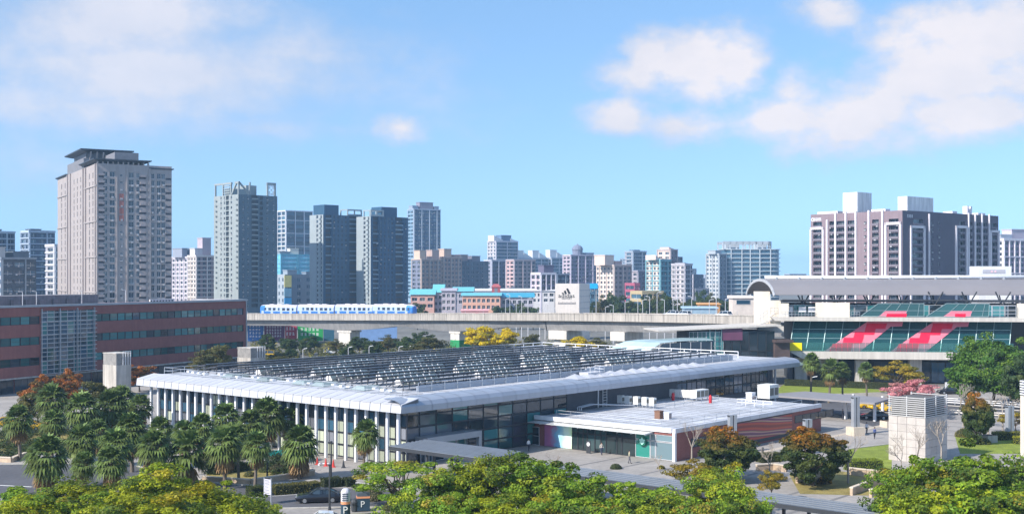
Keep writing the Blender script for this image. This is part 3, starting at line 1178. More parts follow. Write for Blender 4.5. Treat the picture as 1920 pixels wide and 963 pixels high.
for px, py, s, m_, l in ((1237, 785, 0.9, M_rust, 'upright rusty brown vent box on the annex roof'), (1254, 786, 0.75, M_white, 'white vent box with dark louvre beside the rusty one'),
                         (1410, 752, 1.1, M_white, 'pale grey roof box beside the big cream cooling unit')):
    t = thing('roof_vent', l, 'roof vent', G(px, py, AH - 0.08), HY)
    mb = MB()
    mb.box(0, 0, 0, s, s, s * 1.15)
    mb.box(-0.06, -0.06, s * 1.15, s + 0.06, s + 0.06, s * 1.25)
    mb.build('housing', m_, t)
    mb = MB()
    for k in range(5):
        mb.box(0.1, -0.04, 0.15 + k * 0.16, s - 0.1, -0.003, 0.24 + k * 0.16)
    mb.build('louvre', M_rust, t)
# pipe run on the annex roof
t = thing('pipe_run', 'silver pipes bending along the annex roof before the condensers', 'pipes', G(1090, 772, AH - 0.07), HY)
mb = MB()
for k in range(3):
    mb.tube((0, k * 0.35, 0.15), (0, k * 0.35, 0.7), 0.09)
    mb.tube((0, k * 0.35, 0.7), (3.0, k * 0.35, 0.9), 0.09)
    mb.tube((3.0, k * 0.35, 0.9), (10.0, k * 0.35 - 2.5, 0.35), 0.08)
mb.build('pipe', M_steel, t)

# ------------------------------------------------------------------ city buildings
FLH = 3.3


def corner(xl, xc, xr, d, yaw):
    """near corner at pixel column xc and depth d; side lengths so that the far ends fall on xl and xr"""
    C = D(xc, d)
    u = Vector((math.cos(yaw), math.sin(yaw), 0))
    v = Vector((-math.sin(yaw), math.cos(yaw), 0))
    kr, kl = (xr - 960) / F, (xl - 960) / F
    W = (kr * C.y - C.x) / (u.x - kr * u.y)
    L = (kl * C.y - C.x) / (v.x - kl * v.y)
    return C, abs(W), abs(L)


def facade(mb, side, W, z0, z1, ops, dep=0.35, mw=0, mr=0, back=None):
    """wall with real openings on side F (y=0, facing -y) or L (x=0, facing -x, x measured from the far end W)"""
    def P(x, z, q=0.0):
        return (x, q, z) if side == 'F' else (q, W - x, z)
    xs = sorted({0.0, W} | {round(o[0], 3) for o in ops} | {round(o[1], 3) for o in ops})
    zs = sorted({z0, z1} | {round(o[2], 3) for o in ops} | {round(o[3], 3) for o in ops})
    xi = {x: i for i, x in enumerate(xs)}
    zi = {z: i for i, z in enumerate(zs)}
    occ = np.zeros((len(xs), len(zs)), bool)
    for o in ops:
        occ[xi[round(o[0], 3)]:xi[round(o[1], 3)], zi[round(o[2], 3)]:zi[round(o[3], 3)]] = True
    for j in range(len(zs) - 1):
        i = 0
        while i < len(xs) - 1:
            if occ[i, j]:
                i += 1
                continue
            k = i
            while k < len(xs) - 1 and not occ[k, j]:
                k += 1
            mb.face([P(xs[i], zs[j]), P(xs[k], zs[j]), P(xs[k], zs[j + 1]), P(xs[i], zs[j + 1])], mw)
            i = k
    for o in ops:
        xa, xb, za, zb = o[:4]
        dd = o[4] if len(o) > 4 and o[4] else dep
        mb.face([P(xa, za), P(xb, za), P(xb, za, dd), P(xa, za, dd)], mr)
        mb.face([P(xa, zb, dd), P(xb, zb, dd), P(xb, zb), P(xa, zb)], mr)
        mb.face([P(xa, za, dd), P(xa, zb, dd), P(xa, zb), P(xa, za)], mr)
        mb.face([P(xb, za), P(xb, zb), P(xb, zb, dd), P(xb, za, dd)], mr)
        if back is not None:
            mb.face([P(xa, za, dd), P(xb, za, dd), P(xb, zb, dd), P(xa, zb, dd)], back)


def win_mesh(w, h, gm, fm, bars):
    return pane_mesh(w, h, gm, fm, bars=bars, fr=min(0.09, w * 0.1))


def put_windows(root, side, W, ops, glasses, fm, bars, dep, rng, indiv=True, name='window', limit=300):
    """one window object for each opening; or one joined part where they are too small to pick apart"""
    if indiv:
        for o in ops[:limit]:
            xa, xb, za, zb = o[:4]
            dd = (o[4] if len(o) > 4 and o[4] else dep) - 0.02
            gm = glasses[min(int(rng.random() * len(glasses)), len(glasses) - 1)]
            me = win_mesh(xb - xa, zb - za, gm, fm, bars)
            if side == 'F':
                inst(me, name, root, (xa, dd, za))
            else:
                q = inst(me, name, root, (dd, W - xa, za))
                q.rotation_euler = (0, 0, R(-90))
    else:
        mb = MB()
        for o in ops:
            xa, xb, za, zb = o[:4]
            dd = (o[4] if len(o) > 4 and o[4] else dep) - 0.02
            mi = int(rng.random() * len(glasses)) % len(glasses)
            xm = (xa + xb) / 2
            f = 0.12
            zm = za + (zb - za) * 0.38

            def P(x, z, q=0.0):
                return (x, q, z) if side == 'F' else (q, W - x, z)
            mb.face([P(xa, za, dd), P(xb, za, dd), P(xb, zb, dd), P(xa, zb, dd)], mi)
            if bars[0]:
                mb.face([P(xm - f / 2, za, dd - .05), P(xm + f / 2, za, dd - .05), P(xm + f / 2, zb, dd - .05), P(xm - f / 2, zb, dd - .05)], len(glasses))
            if bars[1]:
                mb.face([P(xa, zm - f / 2, dd - .05), P(xb, zm - f / 2, dd - .05), P(xb, zm + f / 2, dd - .05), P(xa, zm + f / 2, dd - .05)], len(glasses))
        if mb.f:
            tag(mb.build(name + 's', list(glasses) + [fm], root), kind='stuff')


M_clut = mat('balcony_clutter', (0.42, 0.41, 0.42), 0.7, var=0.3, scale=0.4)


def clutter(root, side, W, ops, rng, p=0.45):
    """air-conditioner boxes and laundry racks on the sills: too small to tell apart, one part"""
    mb = MB()
    for o in ops:
        if rng.random() > p:
            continue
        w = rng.uniform(0.6, 1.1)
        x = rng.uniform(o[0], max(o[0] + 0.01, o[1] - w))
        z = o[2] - (0.75 if rng.random() < 0.6 else -0.05)
        h = rng.uniform(0.5, 0.75)
        if side == 'F':
            mb.box(x, -0.42, z, x + w, 0.0, z + h)
        else:
            mb.box(-0.42, W - x - w, z, 0.0, W - x, z + h)
    if mb.f:
        tag(mb.build('air_conditioners', M_clut, root), kind='stuff')


def body(mb, W, L, H, dep, m=0, z0=0.0):
    """closing core behind the facades, with roof"""
    e = dep + 0.03
    mb.box(e, e, z0, W, L, H - 0.05, m)
    mb.face([(W, 0, z0), (W, e, z0), (W, e, H), (W, 0, H)], m)
    mb.face([(0, L, z0), (e, L, z0), (e, L, H), (0, L, H)], m)
    mb.face([(0, 0, H), (W, 0, H), (W, L, H), (0, L, H)], m)


def grid(W, bays, z0, nf, fh, zoff, wh, margin=0.0):
    """openings from a bay list: (x_fraction, width_m)"""
    ops = []
    for j in range(nf):
        for (xf, w) in bays:
            x = xf * W
            ops.append((x - w / 2, x + w / 2, z0 + j * fh + zoff, z0 + j * fh + zoff + wh))
    return ops


def cmat(name, col, **kw):
    kw.setdefault('var', 0.07)
    kw.setdefault('streak', 0.08)
    kw.setdefault('scale', 0.15)
    return mat(name, col, 0.8, **kw)


M_fr_w = mat('white_window_frame', (0.7, 0.7, 0.72), 0.5)
GL_RES = [glass('flat_window_a', (0.02, 0.028, 0.04)), glass('flat_window_b', (0.035, 0.05, 0.07)), glass('flat_window_c', (0.09, 0.10, 0.11))]
GL_BLU = [glass('blue_window_a', (0.015, 0.045, 0.085)), glass('blue_window_b', (0.02, 0.07, 0.12)), glass('blue_window_c', (0.05, 0.11, 0.16))]

# ---- 1: the tall beige tower with winged roof
rng = random.Random(1)
yaw = R(30)
C, W, L = corner(108, 181, 322, 488, yaw)
H = ZY(306, 488)
tw = thing('apartment_tower', 'tallest beige apartment tower with dark winged eaves on its roof', 'building', C, yaw)
M_t1 = cmat('beige_tile', (0.38, 0.335, 0.32))
M_t1b = cmat('shaded_beige_recess', (0.15, 0.15, 0.17))  # recess backs carry their shade in a darker colour
M_t1s = cmat('tan_slab', (0.34, 0.30, 0.30))
NF = 22
fh = (H - 6.0) / NF
z0 = 3.0
ops, niche = [], []
m_end = 0.70
for j in range(NF):
    zb = z0 + j * fh
    if zb < 8:
        continue
    for xf, w, h, zo in ((0.115, 1.7, 1.9, 0.75), (0.205, 2.1, 2.2, 0.6), (0.455, 2.1, 2.2, 0.6), (0.545, 1.3, 1.9, 0.75), (0.325, 1.0, 1.0, 0.9),
                         (0.745, 1.3, 2.1, 0.6), (0.825, 1.6, 2.2, 0.55), (0.885, 1.6, 2.2, 0.55)):
        x = xf * W
        ops.append((x - w / 2, x + w / 2, zb + zo, zb + zo + h))
    for xf, w in ((0.065, 2.3), (0.605, 2.9), (0.955, 2.4)):
        x = xf * W
        niche.append((x - w / 2, x + w / 2, zb + 0.15, zb + 1.0, 0.7))
mb = MB()
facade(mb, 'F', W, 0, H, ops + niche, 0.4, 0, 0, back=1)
opsL = []
for j in range(NF):
    zb = z0 + j * fh
    if zb < 8:
        continue
    for xf, w in ((0.12, 1.6), (0.22, 1.6), (0.46, 1.3), (0.545, 1.3), (0.63, 1.3), (0.84, 1.5), (0.92, 1.5)):
        opsL.append((xf * L - w / 2, xf * L + w / 2, zb + (0.35 if xf > 0.8 or xf < 0.3 else 0.6), zb + fh - (0.25 if (j % 5) else 0.9)))
facade(mb, 'L', L, 0, H, opsL, 0.4, 0, 0, back=1)
body(mb, W, L, H, 0.72, 0)
# string courses and bay pilasters standing proud
for xf in (0.0, 0.255, 0.39, 0.685, 0.70):
    mb.box(xf * W, -0.35, 0, xf * W + 0.5, 0.0, H - 1.0, 0)
for xf in (0.30, 0.375, 0.70, 0.76, 0.985):
    mb.box(-0.55, L - xf * L - 0.4, 0, 0.0, L - xf * L + 0.2, H, 0)
for j in range(0, NF, 5):
    mb.box(-0.35, 0, z0 + j * fh - 0.35, 0, L * 0.28, z0 + j * fh + 0.25, 0)
    mb.box(-0.35, L * 0.72, z0 + j * fh - 0.35, 0, L, z0 + j * fh + 0.25, 0)
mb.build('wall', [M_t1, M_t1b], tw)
clutter(tw, 'F', W, ops, rng)
put_windows(tw, 'F', W, ops, GL_RES, M_fr_w, (1, 0), 0.4, rng, limit=170)
put_windows(tw, 'L', L, opsL, GL_RES, M_fr_w, (0, 1), 0.4, rng, limit=160)
# balcony ledges
mbl = MB()
mbl.box(0, -0.55, 0, 2.3, -0.001, 0.9)
me_led = mbl.mesh('balcony', M_t1s)
for j in range(NF):
    zb = z0 + j * fh
    if zb < 8:
        continue
    for xf in (0.065, 0.605):
        inst(me_led, 'balcony', tw, (xf * W - 1.15 + (0.2 if xf > 0.5 else 0), 0, zb + 1.05))
mb = MB()
for j in (NF - 7, NF - 6, NF - 5, NF - 4):
    mb.box(0.325 * W - 0.9, -0.12, z0 + j * fh + 0.1, 0.325 * W + 0.9, -0.003, z0 + j * fh + fh - 0.3)
mb.build('banner', mat('faded_red_banner', (0.40, 0.15, 0.12), 0.7), tw)
# winged roof
M_wing = mat('dark_bronze_roof', (0.055, 0.065, 0.08), 0.5, 0.3)
mb = MB()


def wing(xa, ya, xb, yb, z, t=0.5, o=1.6, m=0):
    mb.hexa([(xa + 0.6, ya + 0.6, z - 0.7), (xb - 0.6, ya + 0.6, z - 0.7), (xb - 0.6, yb - 0.6, z - 0.7), (xa + 0.6, yb - 0.6, z - 0.7)],
            [(xa - o, ya - o, z), (xb + o, ya - o, z), (xb + o, yb + o, z), (xa - o, yb + o, z)], m)
    mb.box(xa - o, ya - o, z + 0.002, xb + o, yb + o, z + t, m)


z_up = ZY(273, 500)
wing(-0.5, -0.5, W * 0.69, L * 0.33, H + 1.6, 0.35, 0.9)
wing(W * 0.72, 0.4, W, L * 0.4, H - 1.2, 0.3, 0.9)
wing(0, L * 0.72, W * 0.3, L, H + 0.1, 0.35, 0.9)
wing(1.0, L * 0.32, W * 0.62, L * 0.70, z_up - 0.4, 0.5, 2.2)
wing(W * 0.58, L * 0.3, W * 0.86, L * 0.70, z_up - 4.4, 0.45, 1.8)
mb.build('roof_eave', M_wing, tw)
mb = MB()
mb.box(2.0, L * 0.36, H, W * 0.60, L * 0.66, z_up - 1.0)
mb.box(W * 0.60, L * 0.36, H, W * 0.80, L * 0.64, z_up - 6.4)
mb.box(W * 0.30, L * 0.10, H, W * 0.62, L * 0.36, z_up - 2.6)
mb.box(0.02, L * 0.3, H, 2.0, L * 0.72, H + 4.5)
mb.build('penthouse', mat('penthouse_render', (0.19, 0.19, 0.21), 0.8), tw)
mb = MB()
for k in range(11):
    mb.box(0.2 + k * (W * 0.67) / 10, -0.05, H + 0.03, 0.75 + k * (W * 0.67) / 10, 0.5, H + 0.9)
for k in range(6):
    mb.box(W * 0.71 + k * W * 0.055, 0.02, H + 0.03 - 2.1, W * 0.71 + 0.5 + k * W * 0.055, 0.5, H - 1.8)
for k in range(4):
    mb.beam((W * 0.66 + k * 2.2, L * 0.30, z_up - 8.6), (W * 0.66 + k * 2.2, L * 0.30 - 1.5, z_up - 5.0), 0.4, 0.4)
for k in range(3):
    mb.beam((W * 0.10 + k * 2.6, L * 0.33, H + 2.0), (W * 0.10 + k * 2.6, L * 0.30, z_up - 1.2), 0.6, 0.6)
mb.build('parapet_block', M_t1, tw)

# ---- 2: grey-green tower with sculpted crown
rng = random.Random(2)
yaw = R(43)
C, W, L = corner(401, 447, 520, 740, yaw)
H = ZY(364, 740)
t2 = thing('apartment_tower', 'slim grey-green apartment tower with open sculpted crown beside the beige one', 'building', C, yaw)
M_t2 = cmat('shaded_grey_green_tile', (0.09, 0.14, 0.175))  # front face tile, its shade painted into the colour
M_t2l = cmat('pale_grey_green_tile', (0.30, 0.335, 0.335))  # paler copy of the tile for the sunlit left face and trim
NF = 22
fh = (H - 4) / NF
ops, opsB = [], []
opsL, opsLB = [], []
for j in range(NF):
    zb = 4 + j * fh
    for xf, w in ((0.12, 0.9), (0.24, 0.9), (0.74, 1.3), (0.90, 1.0)):
        ops.append((xf * W - w / 2, xf * W + w / 2, zb + 0.9, zb + 2.4))
    opsB.append((0.33 * W, 0.50 * W, zb + 0.9, zb + fh - 0.15, 1.4))
    opsB.append((0.54 * W, 0.62 * W, zb + 0.5, zb + fh - 0.5, 0.9))
    for xf, w in ((0.30, 1.5), (0.44, 1.5), (0.72, 1.7)):
        opsL.append((xf * L - w / 2, xf * L + w / 2, zb + 0.9, zb + 2.5))
    opsLB.append((0.50 * L, 0.62 * L, zb + 0.3, zb + fh - 0.3, 1.2))
mb = MB()
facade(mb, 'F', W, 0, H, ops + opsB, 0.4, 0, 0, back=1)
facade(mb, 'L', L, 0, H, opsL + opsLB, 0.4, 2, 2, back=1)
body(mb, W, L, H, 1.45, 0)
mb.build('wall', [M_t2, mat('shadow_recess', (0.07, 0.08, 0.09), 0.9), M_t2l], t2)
clutter(t2, 'L', L, opsL, rng)
clutter(t2, 'F', W, ops, rng)
put_windows(t2, 'F', W, ops, GL_RES, M_fr_w, (0, 0), 0.4, rng, limit=110)
put_windows(t2, 'L', L, opsL, GL_RES, M_fr_w, (0, 0), 0.4, rng, limit=80)
mbl = MB()
mbl.box(-1.1, 0, 0, 0, 2.0, 0.16)
mbl.box(-1.1, 0, 0.16, -1.0, 2.0, 1.0)
me_b = mbl.mesh('balcony', M_t2l)
mbl = MB()
mbl.box(0, -0.5, 0, 0.17 * W, -0.001, 0.2)
mbl.box(0.1, -0.5, 0.2, 0.17 * W - 0.1, -0.42, 0.7)
me_b2 = mbl.mesh('balcony', M_t2l)
mbl = MB()
mbl.box(0, -1.0, 0, 1.8, -0.001, 0.14)
me_b3 = mbl.mesh('balcony', M_t2l)
for j in range(4, NF):
    zb = 4 + j * fh
    inst(me_b, 'balcony', t2, (0, 0.02 * L, zb + 0.1))
    inst(me_b, 'balcony', t2, (0, 0.86 * L, zb + 0.1))
    inst(me_b2, 'balcony', t2, (0.33 * W, 0, zb + 0.5))
    if j % 2:
        inst(me_b3, 'balcony', t2, (0.80 * W, 0, zb + 0.2))
mb = MB()
zc = ZY(340, 740)
mb.box(W * 0.03, L * 0.25, H, W * 0.5, L * 0.6, zc - 4)
mb.box(W * 0.45, L * 0.4, H, W * 0.72, L * 0.9, zc - 1)
for (xa, ya, xb, yb) in ((0, 0, 1.0, 1.0), (0, L * 0.3, 0.9, L * 0.3 + 0.9), (0, L * 0.62, 0.9, L * 0.62 + 0.9), (0, L * 0.97 - 0.9, 0.9, L * 0.97), (W * 0.28, 0, W * 0.28 + 0.9, 0.9),
                         (W * 0.74, 0.2, W * 0.74 + 1.0, 1.2), (W * 0.97 - 1, 0.2, W * 0.97, 1.2)):
    mb.box(xa, ya, H, xb, yb, zc)
mb.box(-0.1, L * 0.28, zc - 1.2, 0.9, L * 0.98, zc)
mb.box(-0.1, 0, zc - 1.2, 0.9, L * 0.15, zc)
mb.box(W * 0.74, 0.15, zc - 1.0, W * 0.97, 1.2, zc + 0.4)
mb.beam((0.5, 0.5, zc), (W * 0.28, 0.5, H + 0.5), 0.9, 0.9)
mb.beam((0.5, L * 0.1, zc - 0.6), (0.5, L * 0.28, H + 0.4), 0.9, 0.9)
for k in range(4):
    mb.box(0.05, L * 0.36, H + 1 + k * 1.5, 0.7, L * 0.60, H + 1.6 + k * 1.5)
mb.build('crown_frame', M_t2l, t2)
mb = MB()
for i in range(5):
    for j in range(5):
        if (i, j) in ((1, 2), (2, 1), (2, 3), (3, 2)):
            continue
        w = W * 0.23 / 5
        x = W * 0.74 + 0.2 + i * w
        z = H + 0.6 + j * (zc - H - 1.4) / 5
        mb.box(x, 0.3, z, x + w * 0.62, 0.6, z + (zc - H) / 5 * 0.62)
mb.build('lattice_screen', M_fr_w, t2)


# ---- 3, 4: twin dark blue-green towers
def twin(xl, xc, xr, label, seed, ytop, open_right):
    rng = random.Random(seed)
    yaw = R(43)
    d = 790
    C, W, L = corner(xl, xc, xr, d, yaw)
    L = max(L, 16)
    H = ZY(ytop, d)
    t = thing('apartment_tower', label, 'building', C, yaw, 'twin dark apartment towers')
    M_a = cmat('shaded_dark_teal_tile', (0.026, 0.09, 0.165))  # dark front tile, deepened further to paint the strong shade there
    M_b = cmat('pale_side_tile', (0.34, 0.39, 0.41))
    NF = 20
    fh = (H - 4) / NF
    ops, opsB, opsL = [], [], []
    for j in range(NF):
        zb = 4 + j * fh
        for xf, w in ((0.27, 1.6), (0.37, 1.2), (0.47, 1.6), (0.57, 1.4)):
            ops.append((xf * W - w / 2, xf * W + w / 2, zb + 0.8, zb + 2.6))
        opsB.append((0.06 * W, 0.20 * W, zb + 0.3, zb + fh - 0.2, 1.3))
        opsB.append((0.66 * W, 0.86 * W, zb + 0.3, zb + fh - 0.2, 1.3))
        ops.append((0.93 * W - 0.6, 0.93 * W + 0.6, zb + 0.8, zb + 2.4))
        opsL.append((0.5 * L, 0.64 * L, zb + 0.6, zb + 2.6))
        opsL.append((0.80 * L, 0.90 * L, zb + 0.6, zb + 2.6))
    mb = MB()
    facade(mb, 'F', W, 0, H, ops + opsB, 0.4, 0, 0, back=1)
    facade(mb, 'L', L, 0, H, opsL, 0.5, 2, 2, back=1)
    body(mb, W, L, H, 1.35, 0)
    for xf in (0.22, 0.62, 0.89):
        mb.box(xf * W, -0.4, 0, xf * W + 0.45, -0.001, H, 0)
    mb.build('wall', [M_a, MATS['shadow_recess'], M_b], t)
    clutter(t, 'F', W, ops + opsB, rng, 0.12)
    put_windows(t, 'F', W, ops, GL_BLU, M_frame_d, (1, 0), 0.4, rng, limit=120)
    put_windows(t, 'L', L, opsL, GL_RES, M_fr_w, (0, 0), 0.5, rng, limit=50)
    mbl = MB()
    mbl.box(0, -0.35, 0, 0.2 * W, -0.001, 0.75)
    me1 = mbl.mesh('balcony', cmat('light_balcony_front', (0.24, 0.33, 0.40)))
    mbl = MB()
    mbl.box(0, -0.3, 0, 0.14 * W, -0.001, 0.6)
    me2 = mbl.mesh('balcony', MATS['light_balcony_front'])
    mbl = MB()
    mbl.box(-0.8, 0, 0, -0.001, 2.6, 1.0)
    me3 = mbl.mesh('balcony', M_b)
    for j in range(3, NF):
        zb = 4 + j * fh
        if rng.random() < 0.72:
            inst(me1, 'balcony', t, (0.66 * W, 0, zb + 0.25))
        if rng.random() < 0.6:
            inst(me2, 'balcony', t, (0.06 * W, 0, zb + 0.25))
        inst(me3, 'balcony', t, (0, 0.14 * L, zb + 0.2))
    # roof
    mb = MB()
    za = ZY(383 if open_right else 386, d)
    if open_right:
        mb.box(W * 0.06, L * 0.1, H, W * 0.42, L * 0.9, za)
        fx0, fx1 = 0.62, 0.97
    else:
        mb.box(W * 0.36, L * 0.2, H, W * 0.78, L * 0.9, za)
        fx0, fx1 = 0.02, 0.34
    mb.build('penthouse', M_a, t)
    mb = MB()
    zf = za - 2.5
    for xf in (fx0, (fx0 + fx1) / 2, fx1):
        mb.box(xf * W - 0.35, 0.0, H, xf * W + 0.35, 0.7, zf)
        mb.box(xf * W - 0.35, L * 0.5, H, xf * W + 0.35, L * 0.5 + 0.7, zf)
        mb.box(xf * W - 0.35, 0.7, zf - 0.7, xf * W + 0.35, L * 0.5, zf - 0.002)
    mb.box(fx0 * W - 0.35, -0.02, zf - 0.8, fx1 * W + 0.35, 0.72, zf + 0.1)
    mb.box(fx0 * W - 0.35, -0.02, H + 0.02, fx1 * W + 0.35, 0.3, H + 1.1)
    mb.build('roof_frame', M_b, t)
    return t


twin(588, 606, 680, 'dark blue-green tower of the pair, nearer the slim grey-green tower', 3, 402, True)
twin(685, 695, 765, 'dark blue-green tower of the pair, with open frame on its left roof corner', 4, 405, False)


# ---- generic mid and far buildings
def bld(label, xl, xc, xr, d, ytop, yaw=30, wall=(0.5, 0.47, 0.45), side=None, bays=5, baysL=4, style='punch', gl=GL_RES, fh=3.3, roofs=(), ww=0.55, wh=0.55,
        seed=0, trim=None, name='apartment_block', indiv=False, fm=None, z0=3.0, grp='distant city blocks', Lmin=12):
    rng = random.Random(seed + int(xl))
    yw = R(min(46, yaw + 14))
    wall = tuple(q * 0.78 for q in wall)  # front face colour darkened to deepen the shade on it
    C, W, L = corner(xl, xc, xr, d, yw)
    L = min(max(L, Lmin), 70)
    H = ZY(ytop, d)
    t = thing(name, label, 'building', C, yw, grp)
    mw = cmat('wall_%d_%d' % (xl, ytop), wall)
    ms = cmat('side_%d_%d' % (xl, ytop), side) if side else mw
    mt = cmat('trim_%d_%d' % (xl, ytop), trim) if trim else mw
    nf = max(2, int((H - z0 - 0.8) / fh))
    zbase = H - 0.8 - nf * fh

    def ops_for(Wd, nb):
        r = []
        bw = Wd / nb
        for j in range(nf):
            for i in range(nb):
                if style == 'bands':
                    a, b = i * bw + 0.08 * bw, (i + 1) * bw - 0.08 * bw
                elif style == 'mixed' and i % 3 == 1:
                    a, b = i * bw + 0.06 * bw, (i + 1) * bw - 0.06 * bw
                else:
                    a, b = i * bw + bw * (1 - ww) / 2, i * bw + bw * (1 + ww) / 2
                r.append((a, b, zbase + j * fh + 0.75, zbase + j * fh + 0.75 + fh * wh, 1.0 if (style == 'mixed' and i % 3 == 1) else None))
        return r
    oF, oL = ops_for(W, bays), ops_for(L, baysL) if baysL else []
    oF = [o for o in oF if o[2] > z0]
    oL = [o for o in oL if o[2] > z0]
    mb = MB()
    facade(mb, 'F', W, 0, H, oF, 0.35, 0, 0)
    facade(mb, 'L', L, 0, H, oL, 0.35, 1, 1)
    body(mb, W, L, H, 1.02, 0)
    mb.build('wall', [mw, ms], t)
    clutter(t, 'F', W, oF, rng, 0.35)
    clutter(t, 'L', L, oL, rng, 0.35)
    put_windows(t, 'F', W, oF, gl, fm or M_fr_w, (1, 0) if style != 'bands' else (1, 1), 0.35, rng, indiv)
    put_windows(t, 'L', L, oL, gl, fm or M_fr_w, (1, 0), 0.35, rng, indiv)
    if trim:
        mb = MB()
        for i in range(bays + 1):
            x = min(W - 0.5, i * W / bays)
            if i % 2 == 0 or style == 'frame':
                mb.box(x - 0.05, -0.5, 0, x + 0.55, -0.002, H + 0.3)
        for i in range(baysL + 1 if baysL else 0):
            y = min(L - 0.5, i * L / baysL)
            if i % 2 == 0 or style == 'frame':
                mb.box(-0.5, y, 0, -0.002, y + 0.6, H + 0.3)
        st = 3 if style == 'frame' else 1
        for j in range(0, nf + 1, st):
            z = zbase + j * fh
            if style in ('frame', 'slab'):
                mb.box(-0.45, -0.45, z - 0.1, W, -0.003, z + 0.45)
                mb.box(-0.45, -0.003, z - 0.1, -0.003, L, z + 0.45)
        mb.box(-0.5, -0.5, H - 0.4, W + 0.2, 0.3, H + 0.5)
        mb.box(-0.5, 0.3, H - 0.4, 0.3, L, H + 0.5)
        mb.build('facade_frame', mt, t)
    for r in roofs:
        (fx0, fx1, yt, c) = r[:4]
        mb = MB()
        zt = ZY(yt, d)
        if len(r) > 4 and r[4] == 'dome':
            prof = []
            rad = (fx1 - fx0) * W / 2
            cx = (fx0 + fx1) / 2 * W
            zb = H + (zt - H) * 0.45
            prof = [(rad, H), (rad, zb), (rad * 1.12, zb), (rad * 1.1, zb + 0.5)]
            for k in range(1, 6):
                a = k / 6 * math.pi / 2
                prof.append((rad * 1.05 * math.cos(a), zb + 0.5 + (zt - zb - 1.5) * math.sin(a)))
            prof += [(0.5, zt - 0.8), (0.25, zt)]
            mb.lathe(prof, 12, 0, (cx, L * 0.4))
            mb.build('dome', cmat('dome_%d' % xl, c), t, smooth=False)
        elif len(r) > 4 and r[4] == 'slope':
            y0, y1 = L * 0.1, L * 0.8
            mb.hexa([(fx0 * W, y0, H), (fx1 * W, y0, H), (fx1 * W, y1, H), (fx0 * W, y1, H)],
                    [(fx0 * W, y0, zt), (fx1 * W, y0, H + (zt - H) * 0.25), (fx1 * W, y1, H + (zt - H) * 0.25), (fx0 * W, y1, zt)])
            mb.build('sloping_roof', cmat('roofcap_%d_%d' % (xl, int(fx0 * 100)), c), t)
        else:
            mb.box(fx0 * W, L * 0.15, H, fx1 * W, L * 0.75, zt)
            mb.box(fx0 * W - 0.3, L * 0.15 - 0.3, zt, fx1 * W + 0.3, L * 0.75 + 0.3, zt + 0.5)
            mb.build('roof_house', cmat('roofcap_%d_%d' % (xl, int(fx0 * 100)), c), t)
    return t


# left edge
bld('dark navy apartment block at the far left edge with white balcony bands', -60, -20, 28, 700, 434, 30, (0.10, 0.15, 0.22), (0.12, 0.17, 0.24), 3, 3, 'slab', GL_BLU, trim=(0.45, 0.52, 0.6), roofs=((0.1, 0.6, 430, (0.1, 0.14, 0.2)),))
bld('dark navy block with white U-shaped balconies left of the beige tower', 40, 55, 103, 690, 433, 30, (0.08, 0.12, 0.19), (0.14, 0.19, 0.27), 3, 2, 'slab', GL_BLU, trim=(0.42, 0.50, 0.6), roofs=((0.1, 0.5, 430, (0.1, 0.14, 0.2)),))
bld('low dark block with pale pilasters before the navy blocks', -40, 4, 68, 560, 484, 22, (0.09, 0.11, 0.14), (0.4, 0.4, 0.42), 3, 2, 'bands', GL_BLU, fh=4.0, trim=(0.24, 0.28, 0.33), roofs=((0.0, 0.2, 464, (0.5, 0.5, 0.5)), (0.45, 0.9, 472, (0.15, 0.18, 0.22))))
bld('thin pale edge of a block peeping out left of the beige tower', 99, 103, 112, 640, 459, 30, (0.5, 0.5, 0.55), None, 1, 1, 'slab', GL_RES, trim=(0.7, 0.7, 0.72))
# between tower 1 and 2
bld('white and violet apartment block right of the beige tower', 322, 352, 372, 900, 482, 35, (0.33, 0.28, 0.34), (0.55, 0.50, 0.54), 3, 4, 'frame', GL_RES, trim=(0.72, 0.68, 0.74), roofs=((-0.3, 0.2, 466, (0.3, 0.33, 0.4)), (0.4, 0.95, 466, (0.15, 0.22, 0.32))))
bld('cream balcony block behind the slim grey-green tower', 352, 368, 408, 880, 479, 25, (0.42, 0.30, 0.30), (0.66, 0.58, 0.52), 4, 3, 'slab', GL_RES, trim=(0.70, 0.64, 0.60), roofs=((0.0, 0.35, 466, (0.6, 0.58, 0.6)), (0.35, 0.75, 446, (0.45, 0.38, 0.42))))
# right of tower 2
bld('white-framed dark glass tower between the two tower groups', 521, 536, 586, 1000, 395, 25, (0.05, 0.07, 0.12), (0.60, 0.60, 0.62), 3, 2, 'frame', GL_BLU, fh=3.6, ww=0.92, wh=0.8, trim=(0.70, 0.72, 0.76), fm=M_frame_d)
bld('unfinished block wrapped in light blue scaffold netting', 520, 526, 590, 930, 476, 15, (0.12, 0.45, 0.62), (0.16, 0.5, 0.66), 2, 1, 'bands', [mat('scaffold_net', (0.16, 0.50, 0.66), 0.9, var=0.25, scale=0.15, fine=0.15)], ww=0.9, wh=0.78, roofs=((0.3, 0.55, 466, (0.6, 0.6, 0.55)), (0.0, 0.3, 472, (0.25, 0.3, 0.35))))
b5 = bld('low grey building with a square white-framed window and coloured sign panels', 520, 534, 604, 860, 514, 20, (0.22, 0.28, 0.36), (0.35, 0.4, 0.45), 4, 2, 'punch', GL_BLU, fh=5, ww=0.35, wh=0.5, roofs=((0.1, 0.35, 507, (0.3, 0.36, 0.42)), (0.6, 0.9, 510, (0.2, 0.26, 0.33))))
